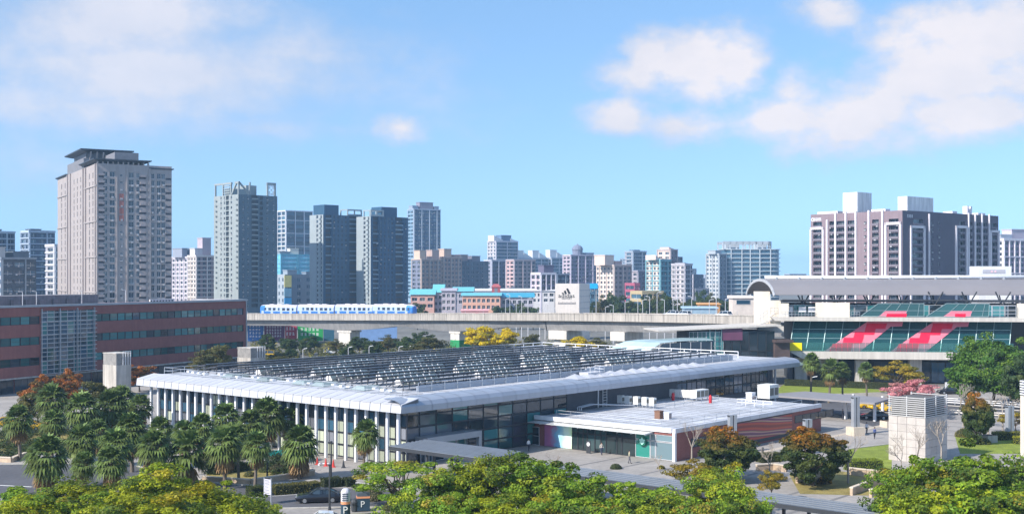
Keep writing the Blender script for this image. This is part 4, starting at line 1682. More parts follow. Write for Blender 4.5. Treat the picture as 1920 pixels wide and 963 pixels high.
for (za, zb, c) in ((538, 516, (0.85, 0.75, 0.25)), (556, 540, (0.25, 0.5, 0.65)), (575, 558, (0.02, 0.42, 0.85))):
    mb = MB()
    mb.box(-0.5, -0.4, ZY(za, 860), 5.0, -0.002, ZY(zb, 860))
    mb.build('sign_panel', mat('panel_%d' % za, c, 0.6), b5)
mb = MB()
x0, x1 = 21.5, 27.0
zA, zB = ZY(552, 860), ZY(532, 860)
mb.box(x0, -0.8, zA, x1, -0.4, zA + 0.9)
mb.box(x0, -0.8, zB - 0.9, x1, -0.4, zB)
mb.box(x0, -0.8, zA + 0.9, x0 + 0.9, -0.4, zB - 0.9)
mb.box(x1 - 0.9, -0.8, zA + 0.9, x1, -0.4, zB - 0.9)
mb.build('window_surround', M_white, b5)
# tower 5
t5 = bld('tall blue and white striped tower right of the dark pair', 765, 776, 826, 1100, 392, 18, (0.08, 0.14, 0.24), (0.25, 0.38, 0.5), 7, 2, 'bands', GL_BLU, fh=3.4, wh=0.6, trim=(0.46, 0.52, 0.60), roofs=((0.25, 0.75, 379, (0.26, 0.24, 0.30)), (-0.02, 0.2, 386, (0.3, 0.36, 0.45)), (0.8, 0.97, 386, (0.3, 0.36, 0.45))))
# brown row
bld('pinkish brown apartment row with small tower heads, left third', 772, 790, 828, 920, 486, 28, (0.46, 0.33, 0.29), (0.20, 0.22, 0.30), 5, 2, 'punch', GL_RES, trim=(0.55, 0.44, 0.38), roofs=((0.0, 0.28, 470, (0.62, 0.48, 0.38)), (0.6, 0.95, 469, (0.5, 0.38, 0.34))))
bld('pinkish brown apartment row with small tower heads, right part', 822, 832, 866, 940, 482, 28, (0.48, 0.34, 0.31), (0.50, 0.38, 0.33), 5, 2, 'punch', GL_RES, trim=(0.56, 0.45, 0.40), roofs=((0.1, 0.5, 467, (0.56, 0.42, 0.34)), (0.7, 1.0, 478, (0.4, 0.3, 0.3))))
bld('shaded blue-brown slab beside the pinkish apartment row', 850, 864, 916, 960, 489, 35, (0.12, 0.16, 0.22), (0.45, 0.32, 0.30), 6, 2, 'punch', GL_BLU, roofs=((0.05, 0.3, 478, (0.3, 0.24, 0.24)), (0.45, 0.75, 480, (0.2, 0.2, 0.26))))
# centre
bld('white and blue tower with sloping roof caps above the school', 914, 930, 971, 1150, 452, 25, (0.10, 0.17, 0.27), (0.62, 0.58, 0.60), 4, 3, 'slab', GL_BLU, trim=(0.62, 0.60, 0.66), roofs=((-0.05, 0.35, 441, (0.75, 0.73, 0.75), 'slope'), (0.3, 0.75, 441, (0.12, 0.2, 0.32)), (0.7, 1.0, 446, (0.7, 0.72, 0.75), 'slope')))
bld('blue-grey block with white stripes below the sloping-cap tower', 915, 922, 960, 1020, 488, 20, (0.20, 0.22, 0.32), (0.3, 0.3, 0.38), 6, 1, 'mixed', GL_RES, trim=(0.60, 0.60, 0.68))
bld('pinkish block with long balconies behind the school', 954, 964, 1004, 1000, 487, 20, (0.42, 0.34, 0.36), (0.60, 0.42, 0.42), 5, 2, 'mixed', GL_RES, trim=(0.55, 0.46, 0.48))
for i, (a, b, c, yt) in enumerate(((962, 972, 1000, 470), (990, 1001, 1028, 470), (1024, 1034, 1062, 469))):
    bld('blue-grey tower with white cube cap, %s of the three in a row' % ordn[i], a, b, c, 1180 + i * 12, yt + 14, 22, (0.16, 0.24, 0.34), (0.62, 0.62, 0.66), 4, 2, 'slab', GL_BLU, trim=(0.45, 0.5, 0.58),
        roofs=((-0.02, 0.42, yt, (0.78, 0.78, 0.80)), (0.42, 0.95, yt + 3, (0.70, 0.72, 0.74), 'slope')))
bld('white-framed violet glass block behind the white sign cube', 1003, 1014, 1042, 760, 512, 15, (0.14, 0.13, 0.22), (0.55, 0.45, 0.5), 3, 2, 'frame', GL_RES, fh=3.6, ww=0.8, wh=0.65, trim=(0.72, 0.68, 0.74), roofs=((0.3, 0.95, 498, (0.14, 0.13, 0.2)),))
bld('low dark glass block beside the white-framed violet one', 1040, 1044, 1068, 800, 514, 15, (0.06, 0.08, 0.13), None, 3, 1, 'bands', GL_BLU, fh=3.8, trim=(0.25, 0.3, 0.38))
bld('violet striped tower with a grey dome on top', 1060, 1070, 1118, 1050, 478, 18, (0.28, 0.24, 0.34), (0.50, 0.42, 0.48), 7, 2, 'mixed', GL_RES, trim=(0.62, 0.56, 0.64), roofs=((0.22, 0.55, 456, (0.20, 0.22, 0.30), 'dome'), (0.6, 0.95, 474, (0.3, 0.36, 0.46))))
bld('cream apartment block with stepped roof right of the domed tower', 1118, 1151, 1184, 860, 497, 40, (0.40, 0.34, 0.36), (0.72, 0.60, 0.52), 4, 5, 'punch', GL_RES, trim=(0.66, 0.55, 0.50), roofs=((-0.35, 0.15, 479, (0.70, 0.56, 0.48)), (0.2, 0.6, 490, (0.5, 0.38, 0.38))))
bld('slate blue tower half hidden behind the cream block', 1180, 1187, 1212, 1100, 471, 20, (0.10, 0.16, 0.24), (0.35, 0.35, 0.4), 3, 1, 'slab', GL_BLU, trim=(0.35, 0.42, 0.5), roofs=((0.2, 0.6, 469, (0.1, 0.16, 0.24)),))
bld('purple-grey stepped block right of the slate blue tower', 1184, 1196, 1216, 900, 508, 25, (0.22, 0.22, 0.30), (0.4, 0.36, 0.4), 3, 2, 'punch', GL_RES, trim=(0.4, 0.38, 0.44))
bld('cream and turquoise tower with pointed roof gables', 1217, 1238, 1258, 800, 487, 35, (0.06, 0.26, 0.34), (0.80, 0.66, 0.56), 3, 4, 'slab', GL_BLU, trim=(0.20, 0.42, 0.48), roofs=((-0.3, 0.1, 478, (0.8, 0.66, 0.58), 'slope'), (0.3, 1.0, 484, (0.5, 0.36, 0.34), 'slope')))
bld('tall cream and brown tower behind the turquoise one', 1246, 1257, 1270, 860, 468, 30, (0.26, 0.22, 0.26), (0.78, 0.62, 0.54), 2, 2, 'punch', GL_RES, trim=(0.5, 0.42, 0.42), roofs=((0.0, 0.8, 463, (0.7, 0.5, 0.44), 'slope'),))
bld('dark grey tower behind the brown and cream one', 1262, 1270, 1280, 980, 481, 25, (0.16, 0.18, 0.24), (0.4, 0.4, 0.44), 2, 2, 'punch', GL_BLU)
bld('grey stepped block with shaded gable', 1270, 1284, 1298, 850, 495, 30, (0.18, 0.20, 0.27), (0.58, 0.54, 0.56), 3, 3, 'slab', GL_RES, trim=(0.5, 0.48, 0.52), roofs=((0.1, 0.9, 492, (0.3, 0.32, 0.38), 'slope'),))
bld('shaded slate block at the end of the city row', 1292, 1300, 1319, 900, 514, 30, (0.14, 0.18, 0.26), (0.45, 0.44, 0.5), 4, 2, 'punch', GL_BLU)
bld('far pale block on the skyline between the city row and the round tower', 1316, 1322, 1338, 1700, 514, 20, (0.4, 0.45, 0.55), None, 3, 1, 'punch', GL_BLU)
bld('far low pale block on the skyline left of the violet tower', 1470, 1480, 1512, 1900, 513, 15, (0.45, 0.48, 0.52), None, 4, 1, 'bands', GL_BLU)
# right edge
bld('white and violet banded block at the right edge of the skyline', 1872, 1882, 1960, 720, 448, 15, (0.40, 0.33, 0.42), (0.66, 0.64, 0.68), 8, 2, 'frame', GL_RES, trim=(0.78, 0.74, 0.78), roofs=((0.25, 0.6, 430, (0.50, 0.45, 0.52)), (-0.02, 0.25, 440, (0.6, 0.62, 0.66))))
# hazy blocks further back, filling the gaps of the skyline
for i, (a, b, yt, d, c, l) in enumerate(((826, 852, 500, 1500, (0.30, 0.34, 0.42), 'hazy blue-grey block peeping right of the striped tower'), (880, 916, 497, 1450, (0.34, 0.33, 0.38), 'hazy mauve block behind the shaded blue-brown slab'),
                                      (948, 968, 476, 1500, (0.28, 0.36, 0.46), 'hazy blue tower behind the sloping-cap tower'), (985, 1003, 480, 1600, (0.36, 0.38, 0.44), 'hazy grey tower behind the white cube caps'),
                                      (1040, 1064, 486, 1500, (0.30, 0.34, 0.42), 'hazy slate block left of the domed tower'), (1108, 1124, 492, 1500, (0.36, 0.34, 0.40), 'hazy mauve block right of the domed tower'),
                                      (1166, 1190, 484, 1550, (0.30, 0.36, 0.44), 'hazy blue block behind the cream stepped block'), (1208, 1222, 478, 1500, (0.34, 0.36, 0.42), 'hazy grey tower left of the turquoise tower'),
                                      (1276, 1306, 503, 1500, (0.30, 0.34, 0.42), 'hazy slate block behind the grey stepped block'), (1300, 1330, 521, 1400, (0.36, 0.38, 0.44), 'low hazy block before the round tower gap'),
                                      (372, 400, 490, 1300, (0.32, 0.34, 0.42), 'hazy block behind the cream balcony block'), (560, 592, 486, 1300, (0.26, 0.32, 0.42), 'hazy blue block behind the scaffold netting'))):
    bld(l, a, a + (b - a) * 0.3, b, d, yt, 20, c, None, 5, 2, 'punch', GL_BLU)
# filler blocks low behind the trees
for i, (a, b, yt, d, c) in enumerate(((1090, 1122, 533, 700, (0.25, 0.42, 0.52)), (1200, 1245, 545, 640, (0.62, 0.5, 0.3)), (1300, 1330, 540, 900, (0.3, 0.33, 0.4)), (1186, 1200, 530, 760, (0.5, 0.12, 0.2)))):
    bld(['pale teal low shed right of the white sign cube', 'low building with tan roof among the trees', 'small slate building low between the city row and round tower', 'small crimson building low beside the purple-grey block'][i], a, a + 4, b, d, yt, 12, c, None, 4, 1, 'bands', GL_BLU, fh=4)

# ---- curved glass apartment building
d = 960
rb = thing('curved_apartment_building', 'blue-grey apartment building with curved ends and white floor bands', 'building', D(1355, d), R(4))
Wd = (1470 - 1356) / F * d
Ld = 22.0


def roundpoly(w, l, r, grow=0.0, n=8, wav=0.0):
    pts = []
    for cx, cy, a0 in ((r, r, 180), (w - r, r, 270), (w - r, l - r, 0), (r, l - r, 90)):
        for k in range(n + 1):
            a = R(a0 + 90 * k / n)
            pts.append((cx + (r + grow) * math.cos(a), cy + (r + grow) * math.sin(a)))
    return pts


HT = ZY(467, d)
nf = 12
fh = (HT - 4) / nf
mb = MB()
mb.prism(roundpoly(Wd, Ld, 8, -0.6), 0, HT)
mb.build('glass_body', glass('curved_glass', (0.05, 0.12, 0.18), rnd=0.2), rb)
mbs = MB()
mbs.prism(roundpoly(Wd, Ld, 8, 0.5), 0, 0.55)
me = mbs.mesh('floor_band', cmat('pale_blue_band', (0.52, 0.58, 0.62)))
for j in range(nf + 1):
    inst(me, 'floor_band', rb, (0, 0, 4 + j * fh - 0.3))
mbp = MB()
mbp.box(-0.35, -0.45, 0, 0.35, 0.0, HT)
mep = mbp.mesh('pilaster', MATS['pale_blue_band'])
for xf in (0.14, 0.32, 0.46, 0.62, 0.80):
    inst(mep, 'pilaster', rb, (xf * Wd, -0.1, 0))
zt = ZY(452, d)
mb = MB()
pl = [(Wd * 0.02, 1.0), (Wd * 0.78, 1.0), (Wd * 0.84, 6.0), (Wd * 0.84, Ld - 2), (Wd * 0.02, Ld - 2)]
for a, b in zip(pl, pl[1:]):
    a, b = Vector((*a, 0)), Vector((*b, 0))
    L_ = (b - a).length
    k = max(1, int(L_ / 5))
    for i in range(k + 1):
        p = a.lerp(b, i / k)
        mb.box(p.x - 0.5, p.y - 0.5, HT, p.x + 0.5, p.y + 0.5, zt)
    mb.beam(a + Vector((0, 0, zt - 1.2)), b + Vector((0, 0, zt - 1.2)), 1.0, 2.4)
mb.box(Wd * 0.08, 5, HT, Wd * 0.3, Ld - 4, zt - 1)
mb.box(Wd * 0.62, 5, HT, Wd * 0.76, Ld - 4, zt - 1)
mb.build('roof_crown', cmat('crown_grey', (0.42, 0.46, 0.50)), rb)
bld('grey-blue slab attached to the left of the curved building', 1324, 1348, 1362, 950, 476, 40, (0.22, 0.27, 0.34), (0.50, 0.52, 0.54), 2, 4, 'punch', GL_BLU, trim=(0.46, 0.5, 0.54), roofs=((-0.2, 0.6, 470, (0.4, 0.45, 0.5)),))

# ---- violet-grey block with white ribs on the right
rng = random.Random(8)
yaw = R(39)
d = 570
C, W, L = corner(1520, 1692, 1872, d, yaw)
H = ZY(394, d)
vb = thing('apartment_block', 'broad violet-grey apartment block with tall white ribs behind the station roof', 'building', C, yaw)
M_v = cmat('shaded_violet_tile', (0.11, 0.095, 0.125))  # right face: shade painted in as a darker wall colour
M_vl = cmat('lit_mauve_wall', (0.25, 0.185, 0.205))  # left face: lighter wall colour painted for the sunlit side
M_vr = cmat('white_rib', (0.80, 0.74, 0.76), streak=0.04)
NF = 15
fh = 3.32
zt0 = H - 3.6
ops, opsL = [], []
opsB, opsLB = [], []
for j in range(12):
    zb = zt0 - (j + 1) * fh
    for xa, xb in ((0.10, 0.20), (0.57, 0.63), (0.67, 0.71), (0.745, 0.80), (0.82, 0.875), (0.925, 0.985)):
        opsB.append((xa * W, xb * W, zb + 0.2, zb + fh - 0.25, 1.2))
    for xf in (0.29, 0.36):
        ops.append((xf * W - 0.6, xf * W + 0.6, zb + 0.9, zb + 2.1))
    for xa, xb in ((0.03, 0.13), (0.215, 0.28), (0.30, 0.39), (0.42, 0.50), (0.685, 0.755), (0.86, 0.96)):
        opsLB.append((xa * L, xb * L, zb + 0.2, zb + fh - 0.25, 1.4))
    opsL.append((0.60 * L, 0.625 * L, zb + 1.0, zb + 2.2))
mb = MB()
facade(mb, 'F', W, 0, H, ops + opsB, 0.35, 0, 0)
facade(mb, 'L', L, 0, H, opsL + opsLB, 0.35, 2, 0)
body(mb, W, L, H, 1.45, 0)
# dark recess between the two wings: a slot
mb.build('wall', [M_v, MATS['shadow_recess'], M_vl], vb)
clutter(vb, 'L', L, opsL + opsLB, rng, 0.6)
clutter(vb, 'F', W, ops + opsB, rng, 0.5)
put_windows(vb, 'F', W, ops + opsB, GL_RES, M_frame_l, (1, 0), 0.35, rng, limit=120)
put_windows(vb, 'L', L, opsL + opsLB, GL_RES, M_frame_l, (1, 0), 0.35, rng, limit=120)


def bal(side, xa, xb):
    mbl = MB()
    if side == 'F':
        mbl.box(0, -0.35, 0, xb - xa, -0.001, 0.95)
    else:
        mbl.box(-0.45, -(xb - xa), 0, -0.001, 0, 0.95)
    return mbl.mesh('balcony', cmat('mauve_balcony', (0.20, 0.175, 0.205)))


balm = {}
for o in opsB + opsLB:
    s_ = 'F' if o in opsB else 'L'
    k = (s_, round(o[1] - o[0], 2))
    if k not in balm:
        balm[k] = bal(s_, o[0], o[1])
    inst(balm[k], 'balcony', vb, (o[0], 0, o[2]) if s_ == 'F' else (0, L - o[0], o[2]))
rib = MB()
for xa, xb, zt in ((0.075, 0.205, H - 7.0), (0.53, 0.645, H - 6.0), (0.905, 0.995, H - 7.5)):      # white portal frames, right face
    for x in (xa, xb):
        rib.box(x * W - 0.5, -0.8, 0, x * W + 0.5, -0.002, zt)
    rib.box(xa * W - 0.5, -0.8, zt - 1.2, xb * W + 0.5, -0.003, zt)
for x in (0.255, 0.665, 0.735, 0.81, 0.89):
    rib.box(x * W - 0.35, -0.7, 0, x * W + 0.35, -0.002, H + (0.6 if x > 0.6 else -1))
for ya, yb, zt in ((0.01, 0.15, H - 6.5), (0.835, 0.985, H - 5.5)):
    for y in (ya, yb):
        rib.box(-0.9, L - y * L - 0.5, 0, -0.002, L - y * L + 0.5, zt)
    rib.box(-0.9, L - yb * L - 0.5, zt - 1.2, -0.003, L - ya * L + 0.5, zt)
for y in (0.195, 0.29, 0.405, 0.515, 0.655, 0.80):
    rib.box(-0.8, L - y * L - 0.45, 0, -0.002, L - y * L + 0.45, H + (0.7 if y > 0.25 else -3))
rib.build('rib', M_vr, vb)
mb = MB()
zc = ZY(364, d)
mb.box(W * 0.16, L * 0.12, H, W * 0.42, L * 0.22, zc)
mb.build('roof_tank_house', mat('white_striped_cladding', (0.80, 0.78, 0.76), 0.6, var=0.05, streak=0.25), vb)
mb = MB()
mb.box(2, L * 0.50, H, W * 0.16, L * 0.66, ZY(362, d + 30))
mb.build('roof_tank_house', mat('white_striped_cladding', (0.80, 0.78, 0.76), 0.6, var=0.05, streak=0.25), vb)
mb = MB()
mb.box(W * 0.60, L * 0.1, H, W * 0.65, L * 0.2, H + 1.6)
mb.box(W * 0.74, L * 0.08, H, W * 0.755, L * 0.13, ZY(376, d))
mb.box(W * 0.775, L * 0.08, H, W * 0.79, L * 0.13, ZY(376, d))
mb.box(W * 0.88, L * 0.1, H, W * 0.96, L * 0.25, H + 1.5)
mb.box(2, L * 0.72, H, 8, L * 0.95, H + 1.3)
mb.box(2, L * 0.2, H, 6, L * 0.35, H + 1.2)
mb.build('roof_vent', M_vr, vb)
# white roof-level lettering (blurred in the distance: ring and block characters)
mb = MB()
zl_ = H - 2.6
for k in range(5):
    y = L - (0.024 + k * 0.021) * L
    if k == 0:
        for q in range(12):
            a, b = 2 * math.pi * q / 12, 2 * math.pi * (q + 1) / 12
            mb.face([(-0.06, y + 0.95 * math.cos(a), zl_ + 0.95 * math.sin(a)), (-0.06, y + 0.95 * math.cos(b), zl_ + 0.95 * math.sin(b)),
                     (-0.06, y + 0.55 * math.cos(b), zl_ + 0.55 * math.sin(b)), (-0.06, y + 0.55 * math.cos(a), zl_ + 0.55 * math.sin(a))])
    else:
        mb.box(-0.08, y - 0.65, zl_ + 0.45, -0.004, y + 0.65, zl_ + 0.75)
        mb.box(-0.08, y - 0.65, zl_ - 0.1, -0.004, y + 0.65, zl_ + 0.15)
        mb.box(-0.08, y - 0.15, zl_ - 0.8, -0.005, y + 0.15, zl_ + 0.8)
        mb.box(-0.08, y - 0.65, zl_ - 0.75, -0.004, y - 0.4, zl_ - 0.12)
        mb.box(-0.08, y + 0.4, zl_ - 0.75, -0.004, y + 0.65, zl_ - 0.12)
mb.build('lettering', M_white, vb)
mb = MB()
for k in range(4):
    x = W * 0.045 + k * 1.25
    mb.box(x, -0.08, zl_ + 0.2, x + 0.9, -0.004, zl_ + 0.5)
    mb.box(x + 0.3, -0.08, zl_ - 0.7, x + 0.6, -0.005, zl_ + 0.8)
    mb.box(x, -0.08, zl_ - 0.6, x + 0.9, -0.0045, zl_ - 0.35)
mb.build('lettering', M_white, vb)

# ------------------------------------------------------------------ brick office building, left
rng = random.Random(21)
P0, P1 = D(-60, 236), D(462, 315)
bd = (P1 - P0)
BW = bd.length
byaw = math.atan2(bd.y, bd.x)
ob = thing('brick_office_building', 'long three-storey red brick office building with teal ribbon windows', 'building', P0, byaw)
BH = 17.6
rows3 = [(14.0, 15.7), (9.7, 11.4), (5.4, 7.1)]


def bx_(px, py=600):
    p = onplane(px, py, P0, Vector((-math.sin(byaw), math.cos(byaw), 0)))
    return (p - P0).dot(bd.normalized())


lx0, lx1 = bx_(77), bx_(176)
spans = [(0.5, lx0 - 0.3), (lx1 + 0.3, BW - 1.2)]
ops = []
for (a, b) in spans:
    n = max(1, int((b - a) / 2.35))
    w = (b - a) / n
    for (za, zb) in rows3:
        for k in range(n):
            ops.append((a + k * w + 0.04, a + (k + 1) * w - 0.04, za, zb))
mb = MB()
big = [(a, b, za, zb) for (a, b) in spans for (za, zb) in rows3] + [(lx0, lx1, 3.3, BH - 0.9)]
facade(mb, 'F', BW, 3.2, BH, big, 0.3, 0, 0, back=1)
mb.box(0.3, 0.32, 0, BW - 0.01, 18, BH - 0.02, 0)
mb.build('wall', [M_brick, M_black], ob)
for o in ops:
    q = rng.random()
    gm = M_gl_teal if q < 0.80 else (M_gl_dark if q < 0.95 else M_gl_blue)
    inst(pane_mesh(o[1] - o[0], o[3] - o[2], gm, M_frame_d, bars=(0, 1), fr=0.08), 'window', ob, (o[0], 0.22, o[2]))
# glazed stair tower with horizontal fins
n = 8
for j in range(5):
    for k in range(n):
        w = (lx1 - lx0) / n
        inst(pane_mesh(w - 0.04, 2.7, M_gl_blue if rng.random() < 0.8 else M_gl_teal, M_frame_l, bars=(0, 0)), 'window', ob, (lx0 + k * w, 0.2, 3.35 + j * 2.75))
mbf = MB()
mbf.box(lx0 - 0.4, -0.55, 0, lx1 + 0.4, -0.3, 0.12)
me = mbf.mesh('sun_fin', M_steel)
for k in range(15):
    inst(me, 'sun_fin', ob, (0, 0, 3.4 + k * 0.92))
mb = MB()
for k in range(4):
    x = lx0 + (lx1 - lx0) * k / 3
    mb.box(x - 0.06, -0.34, 3.2, x + 0.06, 0.1, BH - 0.4)
mb.build('fin_bracket', M_steel, ob)
mb = MB()
mb.box(-0.2, -0.35, BH, BW + 0.15, 0.6, BH + 0.45)
mb.box(BW - 0.35, 0.6, BH, BW + 0.15, 18, BH + 0.45)
mb.box(BW - 0.25, -0.12, 0, BW + 0.1, 0.3, BH)
mb.build('coping', M_grey, ob)
mb = MB()
mb.box(-0.1, -0.2, 2.9, BW - 0.3, 0.28, 3.19)
mb.build('floor_edge', M_concrete, ob)
for k in range(16):
    w = (BW - 2) / 16
    inst(pane_mesh(w - 0.3, 2.8, M_gl_dark, M_frame_d, bars=(2, 0)), 'window', ob, (1 + k * w, 0.25, 0.05))
mb = MB()
x0, x1 = bx_(-50, 560), bx_(215, 560)
mb.box(x0, 5, BH - 0.01, x1, 14, BH + 2.3)
for k in range(9):
    xx = x0 + 2 + k * (x1 - x0 - 4) / 9
    mb.box(xx, 4.6, BH, xx + 1.6, 4.9, BH + 1.5)
mb.build('roof_house', mat('roof_house_grey', (0.22, 0.21, 0.22), 0.8, var=0.2, streak=0.15), ob)
mb = MB()
for px in (52, 78, 163, 245):
    xx = bx_(px, 560)
    mb.tube((xx, 1.5, BH), (xx, 1.5, BH + 3.2), 0.06, n=5)
    mb.tube((xx, 1.5, BH + 3.2), (xx - 1.0, 1.5, BH + 3.3), 0.06, n=5)
mb.build('roof_lamp', M_white, ob)
mb = MB()
xa, xb = bx_(300, 565), bx_(345, 565)
mb.box(xa, 3, BH, xb, 3.3, BH + 0.9)
for k in range(8):
    mb.box(xa + (xb - xa) * k / 8, 2.9, BH + 0.2, xa + (xb - xa) * (k + 0.5) / 8, 2.98, BH + 0.7, 1)
mb.build('roof_screen', [M_white, M_dark], ob)

# ------------------------------------------------------------------ billboards by the viaduct
bbd = 440
for i, (xa, xb, ya, yb, c, l) in enumerate(((464, 494, 607, 640, (0.02, 0.13, 0.42), 'blue hoarding with white characters beside the brick building'),
                                            (495, 534, 609, 638, (0.13, 0.03, 0.10), 'maroon hoarding with rows of white characters'),
                                            (534, 557, 609, 640, (0.38, 0.03, 0.06), 'red hoarding with white characters'),
                                            (558, 606, 611, 640, (0.01, 0.30, 0.07), 'green hoarding with white characters'),
                                            (606, 627, 614, 640, (0.02, 0.10, 0.16), 'dark teal hoarding by the viaduct pier'),
                                            (643, 745, 612, 640, (0.16, 0.28, 0.52), 'pale blue hoarding behind the viaduct trees'))):
    w = (xb - xa) / F * bbd
    zb_, zt_ = ZY(yb, bbd), ZY(ya, bbd)
    t = thing('hoarding', l, 'hoarding', D(xa, bbd), 0, 'hoardings under the viaduct')
    mb = MB()
    mb.box(0.1, 0, max(0.4, zb_), w - 0.1, 0.25, zt_)
    mb.build('board', mat('hoarding_%d' % i, c, 0.6, var=0.1), t)
    mb = MB()
    for k in range(4):
        mb.box(w * (k + 0.5) / 4 - 0.1, 0.26, 0, w * (k + 0.5) / 4 + 0.1, 0.5, zt_ - 0.2)
    mb.build('post', M_grey, t)
    if i < 4:
        rng2 = random.Random(40 + i)
        mb = MB()
        nr = 4 if i < 2 else 2
        for r in range(nr):
            n = [4, 6, 3, 5][i]
            ch = (zt_ - zb_) / (nr + 1.2)
            for k in range(n):
                cx = w * 0.12 + (w * 0.76) * k / n
                cw_ = w * 0.76 / n * 0.72
                zz = zt_ - (r + 0.95) * ch
                for s in range(3):
                    zq = zz + s * ch * 0.22
                    mb.box(cx, -0.03, zq, cx + cw_ * rng2.uniform(0.6, 1), -0.003, zq + ch * 0.09)
                xq = cx + cw_ * rng2.uniform(0.2, 0.7)
                mb.box(xq, -0.031, zz, xq + cw_ * 0.16, -0.004, zz + ch * 0.6)
        mb.build('lettering', M_white, t)

# ------------------------------------------------------------------ viaduct
VP = [(405, 436, 587.5), (640, 411, 587.5), (845, 388, 587.2), (1043, 362, 586.8), (1155, 345, 587.3), (1300, 322, 589), (1462, 296, 591.5)]
vpts = [(D(px, d), ZY(y, d)) for px, d, y in VP]
via = thing('viaduct', 'long pale concrete railway viaduct crossing behind the hall', 'viaduct', (0, 0, 0), 0)


def vat(px):
    """point on the front parapet line over pixel column px -> (world point, top z, tangent)"""
    for (a, b) in zip(range(len(VP)), range(1, len(VP))):
        if VP[a][0] <= px <= VP[b][0] or b == len(VP) - 1:
            A, B = vpts[a][0], vpts[b][0]
            k = (px - 960) / F
            dr = B - A
            t = (k * A.y - A.x) / (dr.x - k * dr.y)
            return A + dr * t, vpts[a][1] + (vpts[b][1] - vpts[a][1]) * t, dr.normalized()


M_para = mat('parapet_concrete', (0.42, 0.385, 0.345), 0.85, var=0.10, scale=0.25, streak=0.25, fine=0.05, rnd=0.06)
M_gird = mat('girder_concrete', (0.27, 0.265, 0.265), 0.85, var=0.10, scale=0.15, streak=0.15)
DW = 9.5


def hdepth(px):
    a = 0
    for pc in (640, 845):
        a = max(a, 1 - min(1, abs(px - pc) / 95) ** 1.6)
    return (2.1 if px < 1010 else 3.0) + (1.5 * a if px < 1010 else 0)


stn = list(range(405, 1018, 12)) + [1017] + list(range(1019, 1465, 12)) + [1462]
secs = []
for px in stn:
    p, zt, tg = vat(px)
    nb = Vector((-tg.y, tg.x, 0))
    if nb.y < 0:
        nb = -nb
    dp = hdepth(px)
    zp = zt - 2.25
    q = [(p + nb * 0.05, zp + 0.0), (p + nb * 1.2, zp - 0.35), (p + nb * 2.0, zp - dp), (p + nb * (DW - 2.0), zp - dp), (p + nb * (DW - 1.2), zp - 0.35), (p + nb * DW, zp), (p + nb * DW, zp + 0.5), (p + nb * 0.05, zp + 0.5)]
    secs.append([Vector((v.x, v.y, z)) for v, z in q])
for (i0, i1) in ((0, len([s for s in stn if s <= 1017]) - 1), (len([s for s in stn if s <= 1017]), len(stn) - 1)):
    mb = MB()
    for i in range(i0, i1):
        A, B = secs[i], secs[i + 1]
        for k in range(8):
            k2 = (k + 1) % 8
            mb.face([A[k], B[k], B[k2], A[k2]])
    mb.face(secs[i0])
    mb.face(list(reversed(secs[i1])))
    mb.build('girder', M_gird, via)
edges = list(range(405, 1462, 24)) + [1462]
for a, b in zip(edges, edges[1:]):
    A, za, tg = vat(a + 0.25)
    B, zb, _ = vat(b - 0.25)
    nb = Vector((-tg.y, tg.x, 0))
    mb = MB()

    def pz(p, o, z):
        return (p.x + nb.x * o, p.y + nb.y * o, z)
    mb.hexa([pz(A, 0, za - 2.3), pz(B, 0, zb - 2.3), pz(B, 0.3, zb - 2.3), pz(A, 0.3, za - 2.3)], [pz(A, 0, za), pz(B, 0, zb), pz(B, 0.3, zb), pz(A, 0.3, za)])
    mb.hexa([pz(A, -0.12, za - 0.25), pz(B, -0.12, zb - 0.25), pz(B, 0, zb - 0.25), pz(A, 0, za - 0.25)], [pz(A, -0.12, za + 0.02), pz(B, -0.12, zb + 0.02), pz(B, 0, zb + 0.02), pz(A, 0, za + 0.02)])
    mb.build('parapet_panel', M_para, via)
    mb = MB()
    mb.hexa([pz(A, DW, za - 2.3), pz(B, DW, zb - 2.3), pz(B, DW + .3, zb - 2.3), pz(A, DW + .3, za - 2.3)], [pz(A, DW, za - 0.1), pz(B, DW, zb - 0.1), pz(B, DW + .3, zb - 0.1), pz(A, DW + .3, za - 0.1)])
    mb.build('parapet_panel', M_para, via)
M_greenband = mat('green_painted_base', (0.02, 0.26, 0.09), 0.7, var=0.1)
for px, wpx, cap in ((640, 26, 0), (846, 22, 0), (1043, 26, 1), (1155, 22, 1), (1330, 22, 1)):
    p, zt, tg = vat(px)
    nb = Vector((-tg.y, tg.x, 0))
    zc = zt - 2.25 - hdepth(px) - 0.05
    ry = math.atan2(tg.y, tg.x)
    w = wpx / F * p.y
    mb = MB()
    if cap:
        mb.box(-w * 0.8, 0.6, zc - 2.6, w * 0.8, DW - 0.6, zc)
        mb.box(-w * 0.5, 1.8, 0, w * 0.5, DW - 1.8, zc - 2.6)
    else:
        mb.box(-w * 0.62, 1.6, zc - 0.6, w * 0.62, DW - 1.6, zc)
        mb.box(-w * 0.5, 1.8, 0, w * 0.5, DW - 1.8, zc - 0.6)
    o = mb.build('pier', M_concrete_l, via)
    o.location = (p.x, p.y, 0)
    o.rotation_euler = (0, 0, ry)
    if px == 846:
        mb = MB()
        mb.box(-w * 0.5 - 0.03, 1.77, 0, w * 0.5 + 0.03, DW - 1.77, 3.4)
        o = mb.build('painted_base', M_greenband, via)
        o.location = (p.x, p.y, 0)
        o.rotation_euler = (0, 0, ry)
for px in range(430, 1440, 34):
    mb = MB()
    p, zt, tg = vat(px)
    nb = Vector((-tg.y, tg.x, 0))
    q = p + nb * 0.04
    if 480 < px < 770:
        continue
    mb.tube((q.x, q.y, zt - 0.1), (q.x, q.y, zt + 0.9), 0.06, n=4)
    mb.build('cable_post', M_steel, via)

